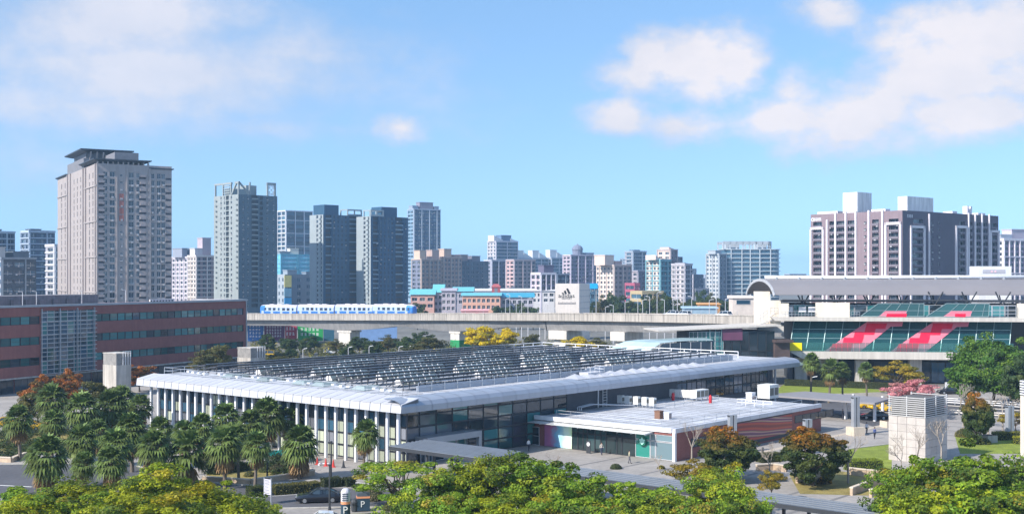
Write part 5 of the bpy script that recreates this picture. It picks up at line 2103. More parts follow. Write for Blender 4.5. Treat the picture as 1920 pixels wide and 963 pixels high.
# ------------------------------------------------------------------ train
M_tr_blue = mat('train_blue', (0.05, 0.22, 0.62), 0.3, 0.2, var=0.04)
M_tr_pale = mat('train_pale_blue', (0.46, 0.54, 0.74), 0.3, 0.2, var=0.04)
M_tr_roof = mat('train_roof', (0.62, 0.58, 0.62), 0.5, var=0.06)
train = thing('train', 'four-car blue and silver commuter train on the viaduct', 'train', (0, 0, 0))
ends = [478, 549.5, 620, 690, 767]
for i in range(4):
    A, za, tg = vat(ends[i] + 0.6)
    B, zb, _ = vat(ends[i + 1] - 0.6)
    nb = Vector((-tg.y, tg.x, 0))
    Lc = (B - A).length
    carr = bpy.data.objects.new('train_car', None)
    prof = [(0.0, 0.0), (-0.12, 1.2), (-0.05, 2.6), (0.35, 3.25), (1.0, 3.5), (1.9, 3.5), (2.55, 3.25), (2.95, 2.6), (3.0, 1.2), (2.9, 0.0)]
    mb = MB()
    xs = [0.15, Lc - 0.15]
    nose = (i == 3)
    tail = (i == 0)
    sect = []
    stations = [(0.15, 1.0, 0), (Lc - 0.15, 1.0, 0)]
    if nose:
        stations = [(0.15, 1, 0), (Lc - 2.6, 1, 0), (Lc - 1.2, 0.96, 0), (Lc - 0.35, 0.86, 0), (Lc - 0.1, 0.7, 0)]
    if tail:
        stations = [(0.1, 0.7, 0), (0.35, 0.86, 0), (1.2, 0.96, 0), (2.6, 1, 0), (Lc - 0.15, 1, 0)]
    for (x, s, _) in stations:
        sect.append([(x, 1.5 + (y - 1.5) * s, z * (0.55 + 0.45 * s) if z > 1 else z) for y, z in prof])
    for a, b in zip(sect, sect[1:]):
        for k in range(len(prof) - 1):
            m_ = 2 if 3 <= k <= 5 else (0 if (k == 0 or k == 8) else 1)
            end_blue = (nose and a[0][0] >= Lc - 2.7) or (tail and b[0][0] <= 2.7)
            mb.face([a[k], b[k], b[k + 1], a[k + 1]], 0 if end_blue and m_ != 2 else m_)
    mb.face(sect[0], 0 if tail else 1)
    mb.face(list(reversed(sect[-1])), 0 if nose else 1)
    car = mb.build('train_car', [M_tr_blue, M_tr_pale, M_tr_roof], train)
    car.location = (A.x + nb.x * 2.2, A.y + nb.y * 2.2, za - 0.35)
    car.rotation_euler = (0, 0, math.atan2(tg.y, tg.x))
    for wx in (0.17, 0.29, 0.41, 0.53, 0.66, 0.78, 0.9):
        dark = wx in (0.29, 0.41, 0.66, 0.78)
        mb = MB()
        w = 1.15 if dark else 0.7
        mb.box(wx * Lc - w / 2, -0.17, 1.55, wx * Lc + w / 2, -0.10, 2.45)
        mb.build('window', M_gl_dark if dark else M_gl_blue, car)
    for wx in (0.10, 0.35, 0.60, 0.85):
        mb = MB()
        mb.box(wx * Lc - 0.55, -0.16, 0.2, wx * Lc + 0.55, -0.09, 1.35)
        mb.build('door', M_tr_pale, car)
    if nose or tail:
        x = Lc - 0.34 if nose else 0.30
        mb = MB()
        mb.box(x, 0.55, 1.5, x + 0.06, 2.4, 2.5)
        mb.build('windscreen', M_gl_dark, car)
    mb = MB()
    for q in (0.3, 0.5, 0.7):
        mb.box(q * Lc - 1.0, 0.8, 3.45, q * Lc + 1.0, 2.1, 3.72)
    mb.build('roof_unit', M_tr_roof, car)

# ------------------------------------------------------------------ white sign cube of the outlet
d = 455
w = (1094 - 1040) / F * d
yaw = R(9)
C, W, L = corner(1040, 1042, 1098, d, R(0))
oc = thing('sign_cube', 'big cream sign cube with black three-bar mark above the viaduct', 'sign tower', D(1041, d), R(0))
zt = ZY(531.5, d)
W = (1086 - 1041) / F * d
mb = MB()
mb.hexa([(0, 0, 0), (W, 0, 0), (W + 4.6, 9, 0), (1.5, 9, 0)], [(0, 0, zt), (W, 0, zt), (W + 4.6, 9, zt), (1.5, 9, zt)])
mb.build('tower', mat('cream_cladding', (0.78, 0.70, 0.63), 0.7, var=0.04, streak=0.04), oc)
mb = MB()
for k in range(4):
    z = zt - 2.6 - k * 2.3
    mb.hexa([(W + 0.01, -0.01, z), (W + 0.06, -0.01, z), (W + 4.64, 9, z), (W + 4.6, 9, z)], [(W + 0.01, -0.01, z + 0.12), (W + 0.06, -0.01, z + 0.12), (W + 4.64, 9, z + 0.12), (W + 4.6, 9, z + 0.12)])
mb.build('cladding_joint', M_grey, oc)
M_ink = mat('black_lettering', (0.02, 0.02, 0.022), 0.6)
cx, cz = W * 0.53, ZY(550.5, d)
u_ = 12.04 / 1.0
s = 1 / 12.04 * d / F      # metres per crop pixel of the enlarged sign


def sp_(x, y):
    return ((x / 12.04 + 1020 - 1041) / F * d, ZY(520 + y / 12.04, d))


for quad in (((398, 352), (432, 334), (448, 370), (412, 372)), ((446, 305), (482, 288), (518, 368), (470, 370)), ((500, 255), (540, 240), (600, 362), (550, 366))):
    mb = MB()
    pts = [sp_(*q) for q in quad]
    mb.hexa([(x, -0.02, z) for x, z in reversed(pts)], [(x, -0.10, z) for x, z in reversed(pts)])
    mb.build('logo_bar', M_ink, oc)
x, z = sp_(508, 412)
tx = text('adidas', 2.15, M_ink, oc, (x, -0.05, z), (R(90), 0, 0))
tx.scale = (1.18, 1, 1)
x, z = sp_(513, 472)
text('OUTLET', 1.05, M_ink, oc, (x, -0.05, z), (R(90), 0, 0))
mb = MB()
for k in range(13):
    xx, zz = sp_(320 + k * 31, 575)
    mb.box(xx, -0.06, zz - 0.32, xx + 0.34, -0.004, zz + (0.25 if k % 3 else 0.4))
x0_, z0_ = sp_(312, 596)
x1_, _ = sp_(720, 596)
mb.box(x0_, -0.05, z0_ - 0.1, x1_, -0.003, z0_)
mb.build('fine_print', mat('grey_lettering', (0.30, 0.28, 0.28), 0.7), oc)
# bright blue sign box beside it
t = thing('blue_sign_box', 'bright blue rooftop sign box right of the cream sign cube', 'sign', D(1098, 520), 0)
mb = MB()
mb.box(0, 0, ZY(541, 520), 5.2, 3, ZY(531, 520))
mb.build('panel', mat('sky_blue_panel', (0.01, 0.38, 0.85), 0.5), t)
mb = MB()
mb.box(0.4, 0.5, 0, 0.8, 1.0, ZY(541, 520))
mb.box(4.4, 0.5, 0, 4.8, 1.0, ZY(541, 520))
mb.build('post', M_grey, t)

# ------------------------------------------------------------------ school with turquoise roofs
M_turq = mat('turquoise_roof', (0.16, 0.50, 0.56), 0.5, var=0.06)
M_turqd = mat('deep_turquoise_roof', (0.05, 0.33, 0.48), 0.5, var=0.06)
M_salm = cmat('salmon_wall', (0.68, 0.38, 0.28))
M_pinkw = cmat('pink_render', (0.55, 0.33, 0.28))
M_lil = cmat('lilac_grey_render', (0.42, 0.40, 0.46))


def wing_bld(label, xa, xb, ytop, d, mw, roofm, roofy, nb, fl, depth=16, over=0.8):
    t = thing('school_wing', label, 'building', D(xa, d), 0, 'school wings with turquoise roofs')
    W = (xb - xa) / F * d
    H = ZY(ytop, d)
    ops = []
    z = H - 0.8
    for j in range(fl):
        z -= 3.4
        if z < 4:
            break
        for k in range(nb):
            ops.append((W * (k + 0.16) / nb, W * (k + 0.84) / nb, z + 0.7, z + 2.6))
    mb = MB()
    facade(mb, 'F', W, 0, H, ops, 0.35, 0, 0)
    body(mb, W, depth, H, 0.4)
    mb.build('wall', mw, t)
    put_windows(t, 'F', W, ops, GL_RES, M_fr_w, (1, 0), 0.35, random.Random(int(xa)), True)
    zr = ZY(roofy, d)
    mb = MB()
    mb.hexa([(-over, -over, H), (W + over, -over, H), (W + over, depth, H), (-over, depth, H)], [(-over, depth * 0.5, zr), (W + over, depth * 0.5, zr), (W + over, depth, zr), (-over, depth, zr)])
    mb.build('roof', roofm, t)
    return t


wing_bld('pink school wing with pale turquoise roof, left end', 770, 814, 552, 640, M_pinkw, M_turq, 542, 3, 3)
wing_bld('lilac-grey school tower with small turquoise gable', 813, 830, 548, 645, M_lil, M_turq, 533, 2, 3)
wing_bld('lilac round-fronted school block with stacked balconies', 828, 854, 545, 640, M_lil, M_lil, 540, 3, 3)
wing_bld('school wing with long pale turquoise roof behind the lilac block', 850, 886, 546, 680, M_lil, M_turq, 538, 4, 2)
wing_bld('salmon school hall with wide windows', 867, 938, 554, 620, M_salm, M_turq, 549, 8, 3)
wing_bld('low school wing with deep turquoise roof behind the viaduct lamps', 930, 1000, 557, 630, M_lil, M_turqd, 549, 7, 2)
wing_bld('white flat-roofed block behind the salmon hall', 884, 1040, 545, 760, cmat('white_render', (0.62, 0.60, 0.60)), M_white, 541, 14, 2)
t = thing('red_tower', 'small red stair tower above the school roofs', 'building', D(922, 700), 0)
mb = MB()
mb.box(0, 0, 0, 5, 6, ZY(538, 700))
mb.hexa([(-0.4, -0.4, ZY(538, 700)), (5.4, -0.4, ZY(538, 700)), (5.4, 6, ZY(538, 700)), (-0.4, 6, ZY(538, 700))], [(1, 1, ZY(532, 700)), (4, 1, ZY(532, 700)), (4, 5, ZY(532, 700)), (1, 5, ZY(532, 700))])
mb.build('tower', cmat('brick_red_render', (0.40, 0.10, 0.11)), t)
mb = MB()
mb.box(1.6, -0.06, 4, 3.4, -0.003, ZY(540, 700))
mb.build('window', M_gl_pinkish, t)
# low sheds just behind the viaduct parapet
for i, (xa, xb, ya, dd, c, l) in enumerate(((1283, 1345, 576, 420, (0.30, 0.42, 0.52), 'long low blue-grey shed roof behind the viaduct'), (1312, 1350, 569, 450, (0.50, 0.26, 0.10), 'orange-brown hut behind the blue-grey shed'),
                                            (865, 915, 581, 560, (0.6, 0.3, 0.3), 'low pink roof behind the viaduct parapet'), (1374, 1414, 556, 330, (0.66, 0.58, 0.52), 'beige plant room left of the station stairs'))):
    t = thing('shed', l, 'shed', D(xa, dd), 0)
    W = (xb - xa) / F * dd
    H = ZY(ya, dd)
    mb = MB()
    mb.box(0, 0, 0, W, 6, H - 0.4)
    mb.build('wall', mat('shed_wall_%d' % i, c, 0.8), t)
    mb = MB()
    mb.hexa([(-0.4, -0.4, H - 0.4), (W + 0.4, -0.4, H - 0.4), (W + 0.4, 6.4, H - 0.4), (-0.4, 6.4, H - 0.4)], [(-0.4, -0.4, H - 0.1), (W + 0.4, -0.4, H - 0.1), (W + 0.4, 6.4, H + 0.3), (-0.4, 6.4, H + 0.3)])
    mb.build('roof', mat('shed_roof_%d' % i, [min(1, q * 1.3) for q in c], 0.6), t)
    if i == 3:
        inst(pane_mesh(W * 0.66, 1.2, M_gl_blue, M_frame_l, bars=(0, 0)), 'window', t, (W * 0.16, -0.05, H - 2.1))
# lamp and flag poles behind the viaduct
M_pole = mat('pole_grey', (0.62, 0.62, 0.64), 0.5, 0.3)
rng = random.Random(33)
pk = 0
for px, yt, dd in ((948, 560, 480), (956, 552, 480), (968, 563, 480), (978, 556, 470), (990, 559, 470), (1012, 568, 460), (1022, 566, 460), (1030, 570, 460), (1135, 575, 440), (1150, 572, 430), (1172, 566, 430),
                   (1196, 560, 430), (1205, 562, 420), (1218, 556, 430), (1232, 548, 430), (1246, 562, 420), (1262, 560, 420), (1270, 545, 430), (1281, 550, 430), (1297, 556, 420), (1330, 562, 400), (1343, 540, 400), (1360, 560, 390)):
    h = ZY(yt, dd)
    t = thing('street_lamp', 'thin pale lamp pole behind the viaduct, %s from the left' % (ordn[pk] if pk < 20 else ['twenty-first', 'twenty-second', 'twenty-third', 'twenty-fourth'][pk - 20]), 'lamp pole', D(px, dd), 0, 'lamp poles behind the viaduct')
    mb = MB()
    mb.tube((0, 0, 0), (0, 0, h), 0.16, 0.09, n=6)
    mb.build('pole', M_pole, t)
    mb = MB()
    sgn = -1 if pk % 2 else 1
    mb.tube((0, 0, h - 0.1), (1.4 * sgn, 0, h + 0.15), 0.07, n=5)
    mb.box(1.0 * sgn - 0.4, -0.15, h + 0.1, 1.0 * sgn + 0.5, 0.15, h + 0.25)
    mb.build('lamp_head', M_white, t)
    pk += 1

# ------------------------------------------------------------------ station on the right
M_groof = mat('mauve_grey_roof', (0.25, 0.235, 0.245), 0.55, 0.1, var=0.06, scale=0.1)
M_slab = mat('white_concrete_slab', (0.56, 0.52, 0.47), 0.8, var=0.06, scale=0.2, streak=0.12)
M_creamw = mat('cream_wall', (0.74, 0.67, 0.57), 0.8, var=0.05, streak=0.06)
M_pink = mat('pink_graphic', (0.76, 0.19, 0.26), 0.6, var=0.04)
M_redg = mat('red_graphic', (0.80, 0.004, 0.05), 0.6, var=0.04)
M_yel = mat('yellow_sign', (0.85, 0.72, 0.0), 0.5, var=0.03)
SY = R(-7)
SO = D(1450, 268)
stn_ = thing('elevated_station', 'elevated glass station with grey vaulted roof and pink zigzag graphics', 'station', SO, SY)
SUx = Vector((math.cos(SY), math.sin(SY), 0))
SVx = Vector((-math.sin(SY), math.cos(SY), 0))


def S_at(px, py, y=0.0):
    p = onplane(px, py, SO + SVx * y, SVx)
    q = p - SO
    return q.dot(SUx), p.z


def sx_(px, y=0.0):
    return S_at(px, 600, y)[0]


SWD = sx_(2010)
# slabs
mb = MB()
x0 = sx_(1478)
mb.hexa([(x0 + 3, -0.5, 5.75), (SWD, -0.5, 5.75), (SWD, 26, 5.75), (x0 + 3, 26, 5.75)], [(x0, -0.5, 7.4), (SWD, -0.5, 7.4), (SWD, 26, 7.4), (x0, 26, 7.4)])
mb.build('lower_slab', M_slab, stn_)
mb = MB()
x1 = sx_(1466)
mb.hexa([(x1 - 1.5, -0.4, 14.1), (SWD, -0.4, 14.1), (SWD, 26, 14.1), (x1 - 1.5, 26, 14.1)], [(x1 - 2.5, -0.4, 15.0), (SWD, -0.4, 15.0), (SWD, 26, 15.0), (x1 - 2.5, 26, 15.0)])
mb.build('upper_slab', M_slab, stn_)
# body behind the glass
mb = MB()
mb.box(sx_(1492), 6.5, 0, SWD, 25, 14.05)
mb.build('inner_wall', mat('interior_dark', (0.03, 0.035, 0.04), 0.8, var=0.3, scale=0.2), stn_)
# sloping glass between the slabs: panes one by one
M_gl_st = clear_glass('station_glass', (0.02, 0.10, 0.11), 0.62)
xg0, xg1 = sx_(1492), sx_(1905)
zlo, zhi = 7.45, 14.05
ylo, yhi = 0.6, 3.2
ncl, nrw = 13, 3
mgl = MB()
shear = -1.3


def gpt(u, v):
    return (xg0 + (xg1 - xg0) * u + shear * (1 - v), ylo + (yhi - ylo) * v, zlo + (zhi - zlo) * v)


for i in range(ncl):
    for j in range(nrw):
        mb = MB()
        a, b = (i + 0.02) / ncl, (i + 0.98) / ncl
        c, e = (0, 0.42, 0.72, 1.0)[j], (0, 0.42, 0.72, 1.0)[j + 1]
        mb.face([gpt(a, c + 0.01), gpt(b, c + 0.01), gpt(b, e - 0.01), gpt(a, e - 0.01)])
        mb.build('pane', M_gl_st, stn_)
mb = MB()
for i in range(ncl + 1):
    mb.beam(gpt(i / ncl, 0), gpt(i / ncl, 1), 0.14, 0.2)
for v in (0.01, 0.42, 0.72, 0.99):
    mb.beam(gpt(0, v), gpt(1, v), 0.12, 0.12)
mb.build('mullion', mat('mint_mullion', (0.26, 0.36, 0.37), 0.5, 0.3), stn_)
# graphics lie on the slanted glass
gn = Vector((0, -(zhi - zlo), (yhi - ylo))).normalized()
gn_w = SUx * gn.x + SVx * gn.y + Vector((0, 0, gn.z))
gP = SO + SVx * ylo + Vector((0, 0, zlo))


def gfx(quads, m, name, lift, P=None, nrm=None):
    P = P or gP
    nrm = nrm or gn_w
    mb = MB()
    for q in quads:
        pts = []
        for (x, y) in q:
            p = onplane(1600 + x / 4.816, 560 + y / 4.816, P + nrm * lift, nrm)
            qv = p - SO
            pts.append((qv.dot(SUx), qv.dot(SVx), p.z))
        back_ = [(a, b + 0.02, c) for a, b, c in pts]
        mb.hexa(back_, pts)
    o = mb.build(name, m, stn_)
    return o


B2p = [(725, 205), (1047, 207), (1037, 250), (935, 252), (640, 488), (322, 482)]
B2r = [[(722, 222), (902, 222), (886, 271), (706, 271)], [(706, 271), (800, 271), (784, 325), (692, 325)], [(612, 300), (699, 300), (688, 352), (598, 352)],
       [(512, 352), (690, 352), (672, 405), (500, 405)], [(412, 405), (592, 405), (572, 486), (376, 484)]]
for sh in (0, -597):
    gfx([[(x + sh, y - (2 if sh else 0)) for x, y in B2p]], M_pink, 'graphic_band', 0.12)
    for q in B2r:
        gfx([[(x + sh, y - (2 if sh else 0)) for x, y in q]], M_redg, 'graphic_step', 0.18)
uP = SO + SVx * 0.4 + Vector((0, 0, 15))
for sh in (0, -588):
    gfx([[(880 + sh, 110), (1070 + sh, 111), (1058 + sh, 164), (808 + sh, 162)]], M_pink, 'graphic_band', 0.1, uP, -SVx)
    gfx([[(920 + sh if not sh else 305, 134), (1015 + sh if not sh else 486, 134), (1012 + sh if not sh else 477, 163), (918 + sh if not sh else 296, 161)]], M_redg, 'graphic_step', 0.16, uP, -SVx)
# upper slanted glass boxes
for q in ([(65, 156), (225, 42), (638, 42), (638, 158)], [(655, 160), (840, 42), (1228, 45), (1220, 160)]):
    gfx([q], glass('upper_teal_glass', (0.02, 0.09, 0.09)), 'glass_box', 0.02, uP, -SVx)
    mb = MB()
    pts = []
    for (x, y) in q:
        p = onplane(1600 + x / 4.816, 560 + y / 4.816, uP - SVx * 0.06, SVx)
        qv = p - SO
        pts.append(Vector((qv.dot(SUx), qv.dot(SVx), p.z)))
    for a, b in zip(pts, pts[1:] + pts[:1]):
        mb.beam(a, b, 0.14, 0.14)
    for k in (0.3, 0.5, 0.7, 0.9):
        a = pts[1].lerp(pts[2], k)
        b = pts[0].lerp(pts[3], k)
        mb.beam(a, b, 0.09, 0.09)
    mb.beam(pts[0].lerp(pts[1], 0.45), pts[3].lerp(pts[2], 0.45), 0.09, 0.09)
    mb.build('mullion', MATS['mint_mullion'], stn_)
# balustrades of glass along both slabs
M_bal = clear_glass('balustrade_glass', (0.10, 0.24, 0.24), 0.26)
xb0, xb1 = sx_(1502), sx_(1900)
n = 36
for k in range(n):
    a = xb0 + (xb1 - xb0) * k / n
    b = xb0 + (xb1 - xb0) * (k + 1) / n
    mb = MB()
    mb.box(a + 0.03, -0.44, 7.42, b - 0.03, -0.40, 9.4)
    mb.build('balustrade_pane', M_bal, stn_)
mb = MB()
a, b = S_at(1478, 640)[0], S_at(1503, 640)[0]
mb.box(a, -0.62, ZY(657, 267), b, -0.50, ZY(642, 267))
mb.build('yellow_panel', M_yel, stn_)
# upper floor: cream walls, dark glazing, railing
for (pa, pb, ya, yb) in ((1530, 1594, 567, 592), (1909, 2010, 568, 592)):
    a, b = sx_(pa), sx_(pb)
    mb = MB()
    mb.box(a, 0.5, 15.0, b, 1.0, ZY(ya, 266))
    mb.build('cream_wall', M_creamw, stn_)
mb = MB()
mb.box(sx_(1466), 9, 15.0, SWD, 9.4, 18.0)
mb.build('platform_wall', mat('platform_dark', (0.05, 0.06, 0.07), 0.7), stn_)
xx = sx_(1468)
k = 0
while xx < sx_(1905):
    inst(pane_mesh(2.6, 2.6, M_gl_teal if k % 3 else M_gl_dark, M_frame_l, bars=(0, 1)), 'platform_screen', stn_, (xx, 4.0 + (k % 2) * 0.02, 15.05))
    xx += 2.7
    k += 1
railing(stn_, [(sx_(1466), 0.0, 15.0), (sx_(1528), 0.0, 15.0)], 1.2, 0.7, 0.04, m=M_steel)
railing(stn_, [(sx_(1596), 0.0, 15.0), (sx_(1612), 0.0, 15.0)], 1.2, 0.7, 0.04, m=M_steel)
railing(stn_, [(sx_(1860), 0.0, 15.0), (sx_(1905), 0.0, 15.0)], 2.6, 2.0, 0.06, mids=2, m=M_steel)
for pa in (1475, 1500, 1518):
    mb = MB()
    a = sx_(pa)
    mb.box(a, 2.5, 16.0, a + 1.6, 2.7, 17.2)
    mb.build('light_box', M_white, stn_)
# vaulted roof
nS = 12
RO = D(1449, 268)
prof = []
for k in range(nS + 1):
    a = k / nS
    ang = R(12) + (math.pi - R(24)) * a
    prof.append((8.0 - 8.6 * math.cos(ang) / math.cos(R(12)), 20.0 + 3.5 * (math.sin(ang) - math.sin(R(12))) / (1 - math.sin(R(12)))))
mb = MB()
RW = (2020 - 1449) / F * 268 + 6
for (ya, za), (yb, zb) in zip(prof, prof[1:]):
    la, lb = -ya * 0.16, -yb * 0.16
    mb.hexa([(la, ya, za - 0.18), (RW, ya, za - 0.18), (RW, yb, zb - 0.18), (lb, yb, zb - 0.18)], [(la, ya, za), (RW, ya, za), (RW, yb, zb), (lb, yb, zb)])
rf = mb.build('roof', M_groof, stn_)
rf.location = (0.0, 0, 0)
rf.rotation_euler = (0, 0, -SY)
mb = MB()
fa = [(-ya * 0.16 - 0.06, ya, za) for ya, za in prof]
for a, b in zip(fa, fa[1:]):
    mb.beam((a[0], a[1], a[2] - 0.3), (b[0], b[1], b[2] - 0.3), 0.3, 0.6)
o = mb.build('gable_edge', mat('gable_grey', (0.42, 0.43, 0.45), 0.5), stn_)
o.rotation_euler = (0, 0, -SY)
mb = MB()
mb.tube((-0.6, 6.2, 23.75), (RW, 6.2, 23.95), 0.42, n=10)
o = mb.build('ridge_duct', M_white, stn_, smooth=True)
o.rotation_euler = (0, 0, -SY)
for k in range(14):
    mb = MB()
    x = 2 + k * 5.2
    mb.tube((x, 6.2, 23.3), (x, 6.2, 23.9), 0.5, n=8)
    o = mb.build('duct_saddle', M_grey, stn_)
    o.rotation_euler = (0, 0, -SY)
for k in range(9):
    x = 7.0 + k * 7.2
    mb = MB()
    mb.tube((x, 4.5, 15.0), (x, 4.5, 17.6), 0.28, n=6)
    mb.tube((x, 4.5, 17.4), (x - 1.6, 3.6, 20.6), 0.16, n=5)
    mb.tube((x, 4.5, 17.4), (x + 1.6, 3.6, 20.6), 0.16, n=5)
    mb.tube((x, 4.5, 17.4), (x, 8.0, 21.4), 0.16, n=5)
    mb.build('tree_column', M_dark, stn_)
mb = MB()
mb.box(2, 0.4, 18.6, RW - 10, 0.7, 18.9)
mb.box(2, 6, 18.2, RW - 10, 12, 18.5)
mb.build('platform_beam', M_dark, stn_)
# end wall and stairs at the left
mb = MB()
a, b = sx_(1417), sx_(1446)
mb.box(a, 3, 12.5, b, 6, 20.6)
mb.box(b, 2.4, 13.0, sx_(1466), 5, 18.6)
mb.box(sx_(1461), 0, 15.0, sx_(1479), 1.4, 18.0)
mb.build('cream_wall', M_creamw, stn_)
mb = MB()
for k in range(9):
    mb.box(sx_(1422) + k * 0.62, 1.2, 13.0 + k * 0.25, sx_(1422) + k * 0.62 + 0.6, 2.2, 13.2 + k * 0.25)
mb.build('stair', M_grey, stn_)
railing(stn_, [(sx_(1420), 1.2, 13.2), (sx_(1446), 1.2, 15.4), (sx_(1460), 1.2, 15.4)], 1.6, 0.9, 0.05, m=M_grey)
mb = MB()
mb.box(sx_(1422), 0.6, 11.4, sx_(1470), 4, 12.9)
mb.build('walkway', M_slab, stn_)
# ground floor
for pa in (1502, 1560, 1615, 1716, 1838, 1925):
    mb = MB()
    a = sx_(pa, 3)
    mb.box(a - 1.3, 2.4, 0, a + 1.3, 4.6, 5.74)
    mb.build('pier', M_concrete, stn_)
mb = MB()
mb.box(sx_(1520, 5), 4.9, 3.6, sx_(1570, 5), 5.2, 5.7)
mb.build('ground_floor_wall', M_creamw, stn_)  # plain cream wall section below the lower slab
xx = sx_(1640, 6)
k = 0
while xx < sx_(1990, 6):
    inst(pane_mesh(3.0, 4.6, M_gl_blue if k % 3 else M_gl_dark, M_frame_d, bars=(1, 1)), 'window', stn_, (xx, 6.3, 0.1))
    xx += 3.1
    k += 1
# glass link building and stair canopy left of the station
lk = thing('glass_link', 'dark glazed link pavilion with pale flat roof between hall and station', 'pavilion', D(1285, 262), R(8))
a_ = D(1285, 262)


def lx(px):
    p = onplane(px, 630, a_, Vector((-math.sin(R(8)), math.cos(R(8)), 0)))
    return (p - a_).dot(Vector((math.cos(R(8)), math.sin(R(8)), 0)))


zr = ZY(618, 262)
mb = MB()
mb.hexa([(lx(1232), -1, zr - 0.3), (lx(1462), -1, zr + 0.7), (lx(1462), 12, zr + 0.7), (lx(1232), 12, zr - 0.3)], [(lx(1232), -1, zr - 0.05), (lx(1462), -1, zr + 1.05), (lx(1462), 12, zr + 1.05), (lx(1232), 12, zr - 0.05)])
mb.build('roof', M_slab, lk)
k = 0
xx = lx(1292)
while xx < lx(1442):
    for (za, zb) in ((5.0, 7.6), (7.65, zr - 0.4)):
        gm = M_gl_teal if xx < lx(1352) else M_gl_dark
        inst(pane_mesh(1.9, zb - za, gm, M_frame_l if xx < lx(1352) else M_frame_d, bars=(1, 1) if xx < lx(1352) else (0, 0)), 'pane', lk, (xx, 0.0, za))
    xx += 1.95
    k += 1
mb = MB()
mb.box(lx(1290), 0.1, 0, lx(1444), 9, zr - 0.35)
mb.box(lx(1290), -0.2, 3.4, lx(1444), 0.09, 4.9)
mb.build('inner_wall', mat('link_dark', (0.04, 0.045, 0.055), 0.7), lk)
mb = MB()
mb.box(lx(1352), -0.45, zr - 2.3, lx(1391), -0.1, zr + 0.35)
mb.build('maroon_panel', mat('maroon_panel', (0.16, 0.06, 0.11), 0.4), lk)
mb = MB()
mb.box(lx(1329), -0.6, 2.0, lx(1330), -0.45, zr + 0.3)
for k in range(5):
    mb.box(lx(1329), -0.6, 3.0 + k * 1.9, lx(1352), -0.5, 3.12 + k * 1.9)
mb.box(lx(1340), -0.6, 2.0, lx(1340) + 0.1, -0.5, zr + 0.3)
mb.box(lx(1351), -0.6, 2.0, lx(1352), -0.5, zr + 0.3)
mb.build('lift_frame', MATS['mint_mullion'], lk)
mb = MB()
mb.box(lx(1448), -2, 9.5, lx(1482), 4, 10.1)
mb.box(lx(1450), -1, 5.5, lx(1478), 4, 9.49)
mb.build('side_pavilion', mat('brown_pavilion', (0.10, 0.07, 0.065), 0.6, var=0.3, scale=0.5), lk)
mb = MB()
mb.hexa([(lx(1446), -3, 4.6), (lx(1500), -3, 4.6), (lx(1496), 2, 5.4), (lx(1446), 2, 5.4)], [(lx(1446), -3, 4.8), (lx(1500), -3, 4.8), (lx(1496), 2, 5.6), (lx(1446), 2, 5.6)])
mb.build('glass_awning', clear_glass('awning_glass', (0.25, 0.32, 0.33), 0.7), lk)
# curved glass stair roof
sr_ = thing('stair_canopy', 'pale curved glass stair canopy behind the solar roof', 'canopy', D(1144, 250), R(6))
d = 250
za_, zb_ = ZY(662, d), ZY(639, d)
cur = [(0, za_), (2.2, za_ + 1.3), (4.2, za_ + 2.1), (7.0, zb_ - 0.1), (11, zb_), (17, zb_ + 0.25), (22, zb_ + 0.2)]
cur2 = [(7.4, za_ - 0.2), (9.0, za_ + 0.9), (11.0, zb_ - 0.5), (14, zb_ - 0.15), (17.5, zb_), (20, zb_), (22, zb_ + 0.05)]
for (p0, p1), (q0, q1) in zip(zip(cur, cur[1:]), zip(cur2, cur2[1:])):
    for (f0, f1) in ((0.02, 0.34), (0.35, 0.67), (0.68, 0.99)):
        mb = MB()

        def mixp(a, b, f, off=0):
            return (a[0] + (b[0] - a[0]) * f, 6 - 6 * f, a[1] + (b[1] - a[1]) * f + off)
        mb.hexa([mixp(p0, q0, f1), mixp(p1, q1, f1), mixp(p1, q1, f0), mixp(p0, q0, f0)], [mixp(p0, q0, f1, 0.08), mixp(p1, q1, f1, 0.08), mixp(p1, q1, f0, 0.08), mixp(p0, q0, f0, 0.08)])
        mb.build('roof_pane', glass('canopy_pale_glass', (0.40, 0.52, 0.53), rough=0.2, rnd=0.15), sr_)
mb = MB()
mb.face([(8, 0.05, za_ - 1), (22, 0.05, za_ - 1), (22, 0.05, zb_), (11.2, 0.05, zb_ - 0.6)])
mb.box(8, 0.1, 0, 22, 5.8, za_ - 1)
mb.build('side_glazing', M_gl_dark, sr_)
mb = MB()
for k in range(6):
    mb.box(10.5 + k * 2.2, -0.05, za_ - 1.2, 10.6 + k * 2.2, 0.04, zb_ - 0.3)
mb.build('mullion', M_frame_l, sr_)
# white sign block on the platform roof side
t = thing('roof_sign_block', 'white block with grey sign panel standing above the station roof', 'sign', D(1835, 300), 0)
mb = MB()
mb.box(0, 0, 0, 8.2, 6, ZY(499, 300))
mb.build('block', M_white, t)
mb = MB()
mb.box(1.0, -0.08, ZY(512, 300), 6.6, -0.003, ZY(505, 300))
mb.build('panel', mat('sign_grey', (0.45, 0.45, 0.5), 0.6), t)
mb = MB()
mb.box(3.0, -0.12, ZY(510.5, 300), 3.5, -0.085, ZY(507, 300))
mb.box(3.9, -0.12, ZY(510.5, 300), 4.4, -0.085, ZY(507, 300))
mb.build('lettering', mat('pale_pink_letters', (0.8, 0.55, 0.6), 0.6), t)

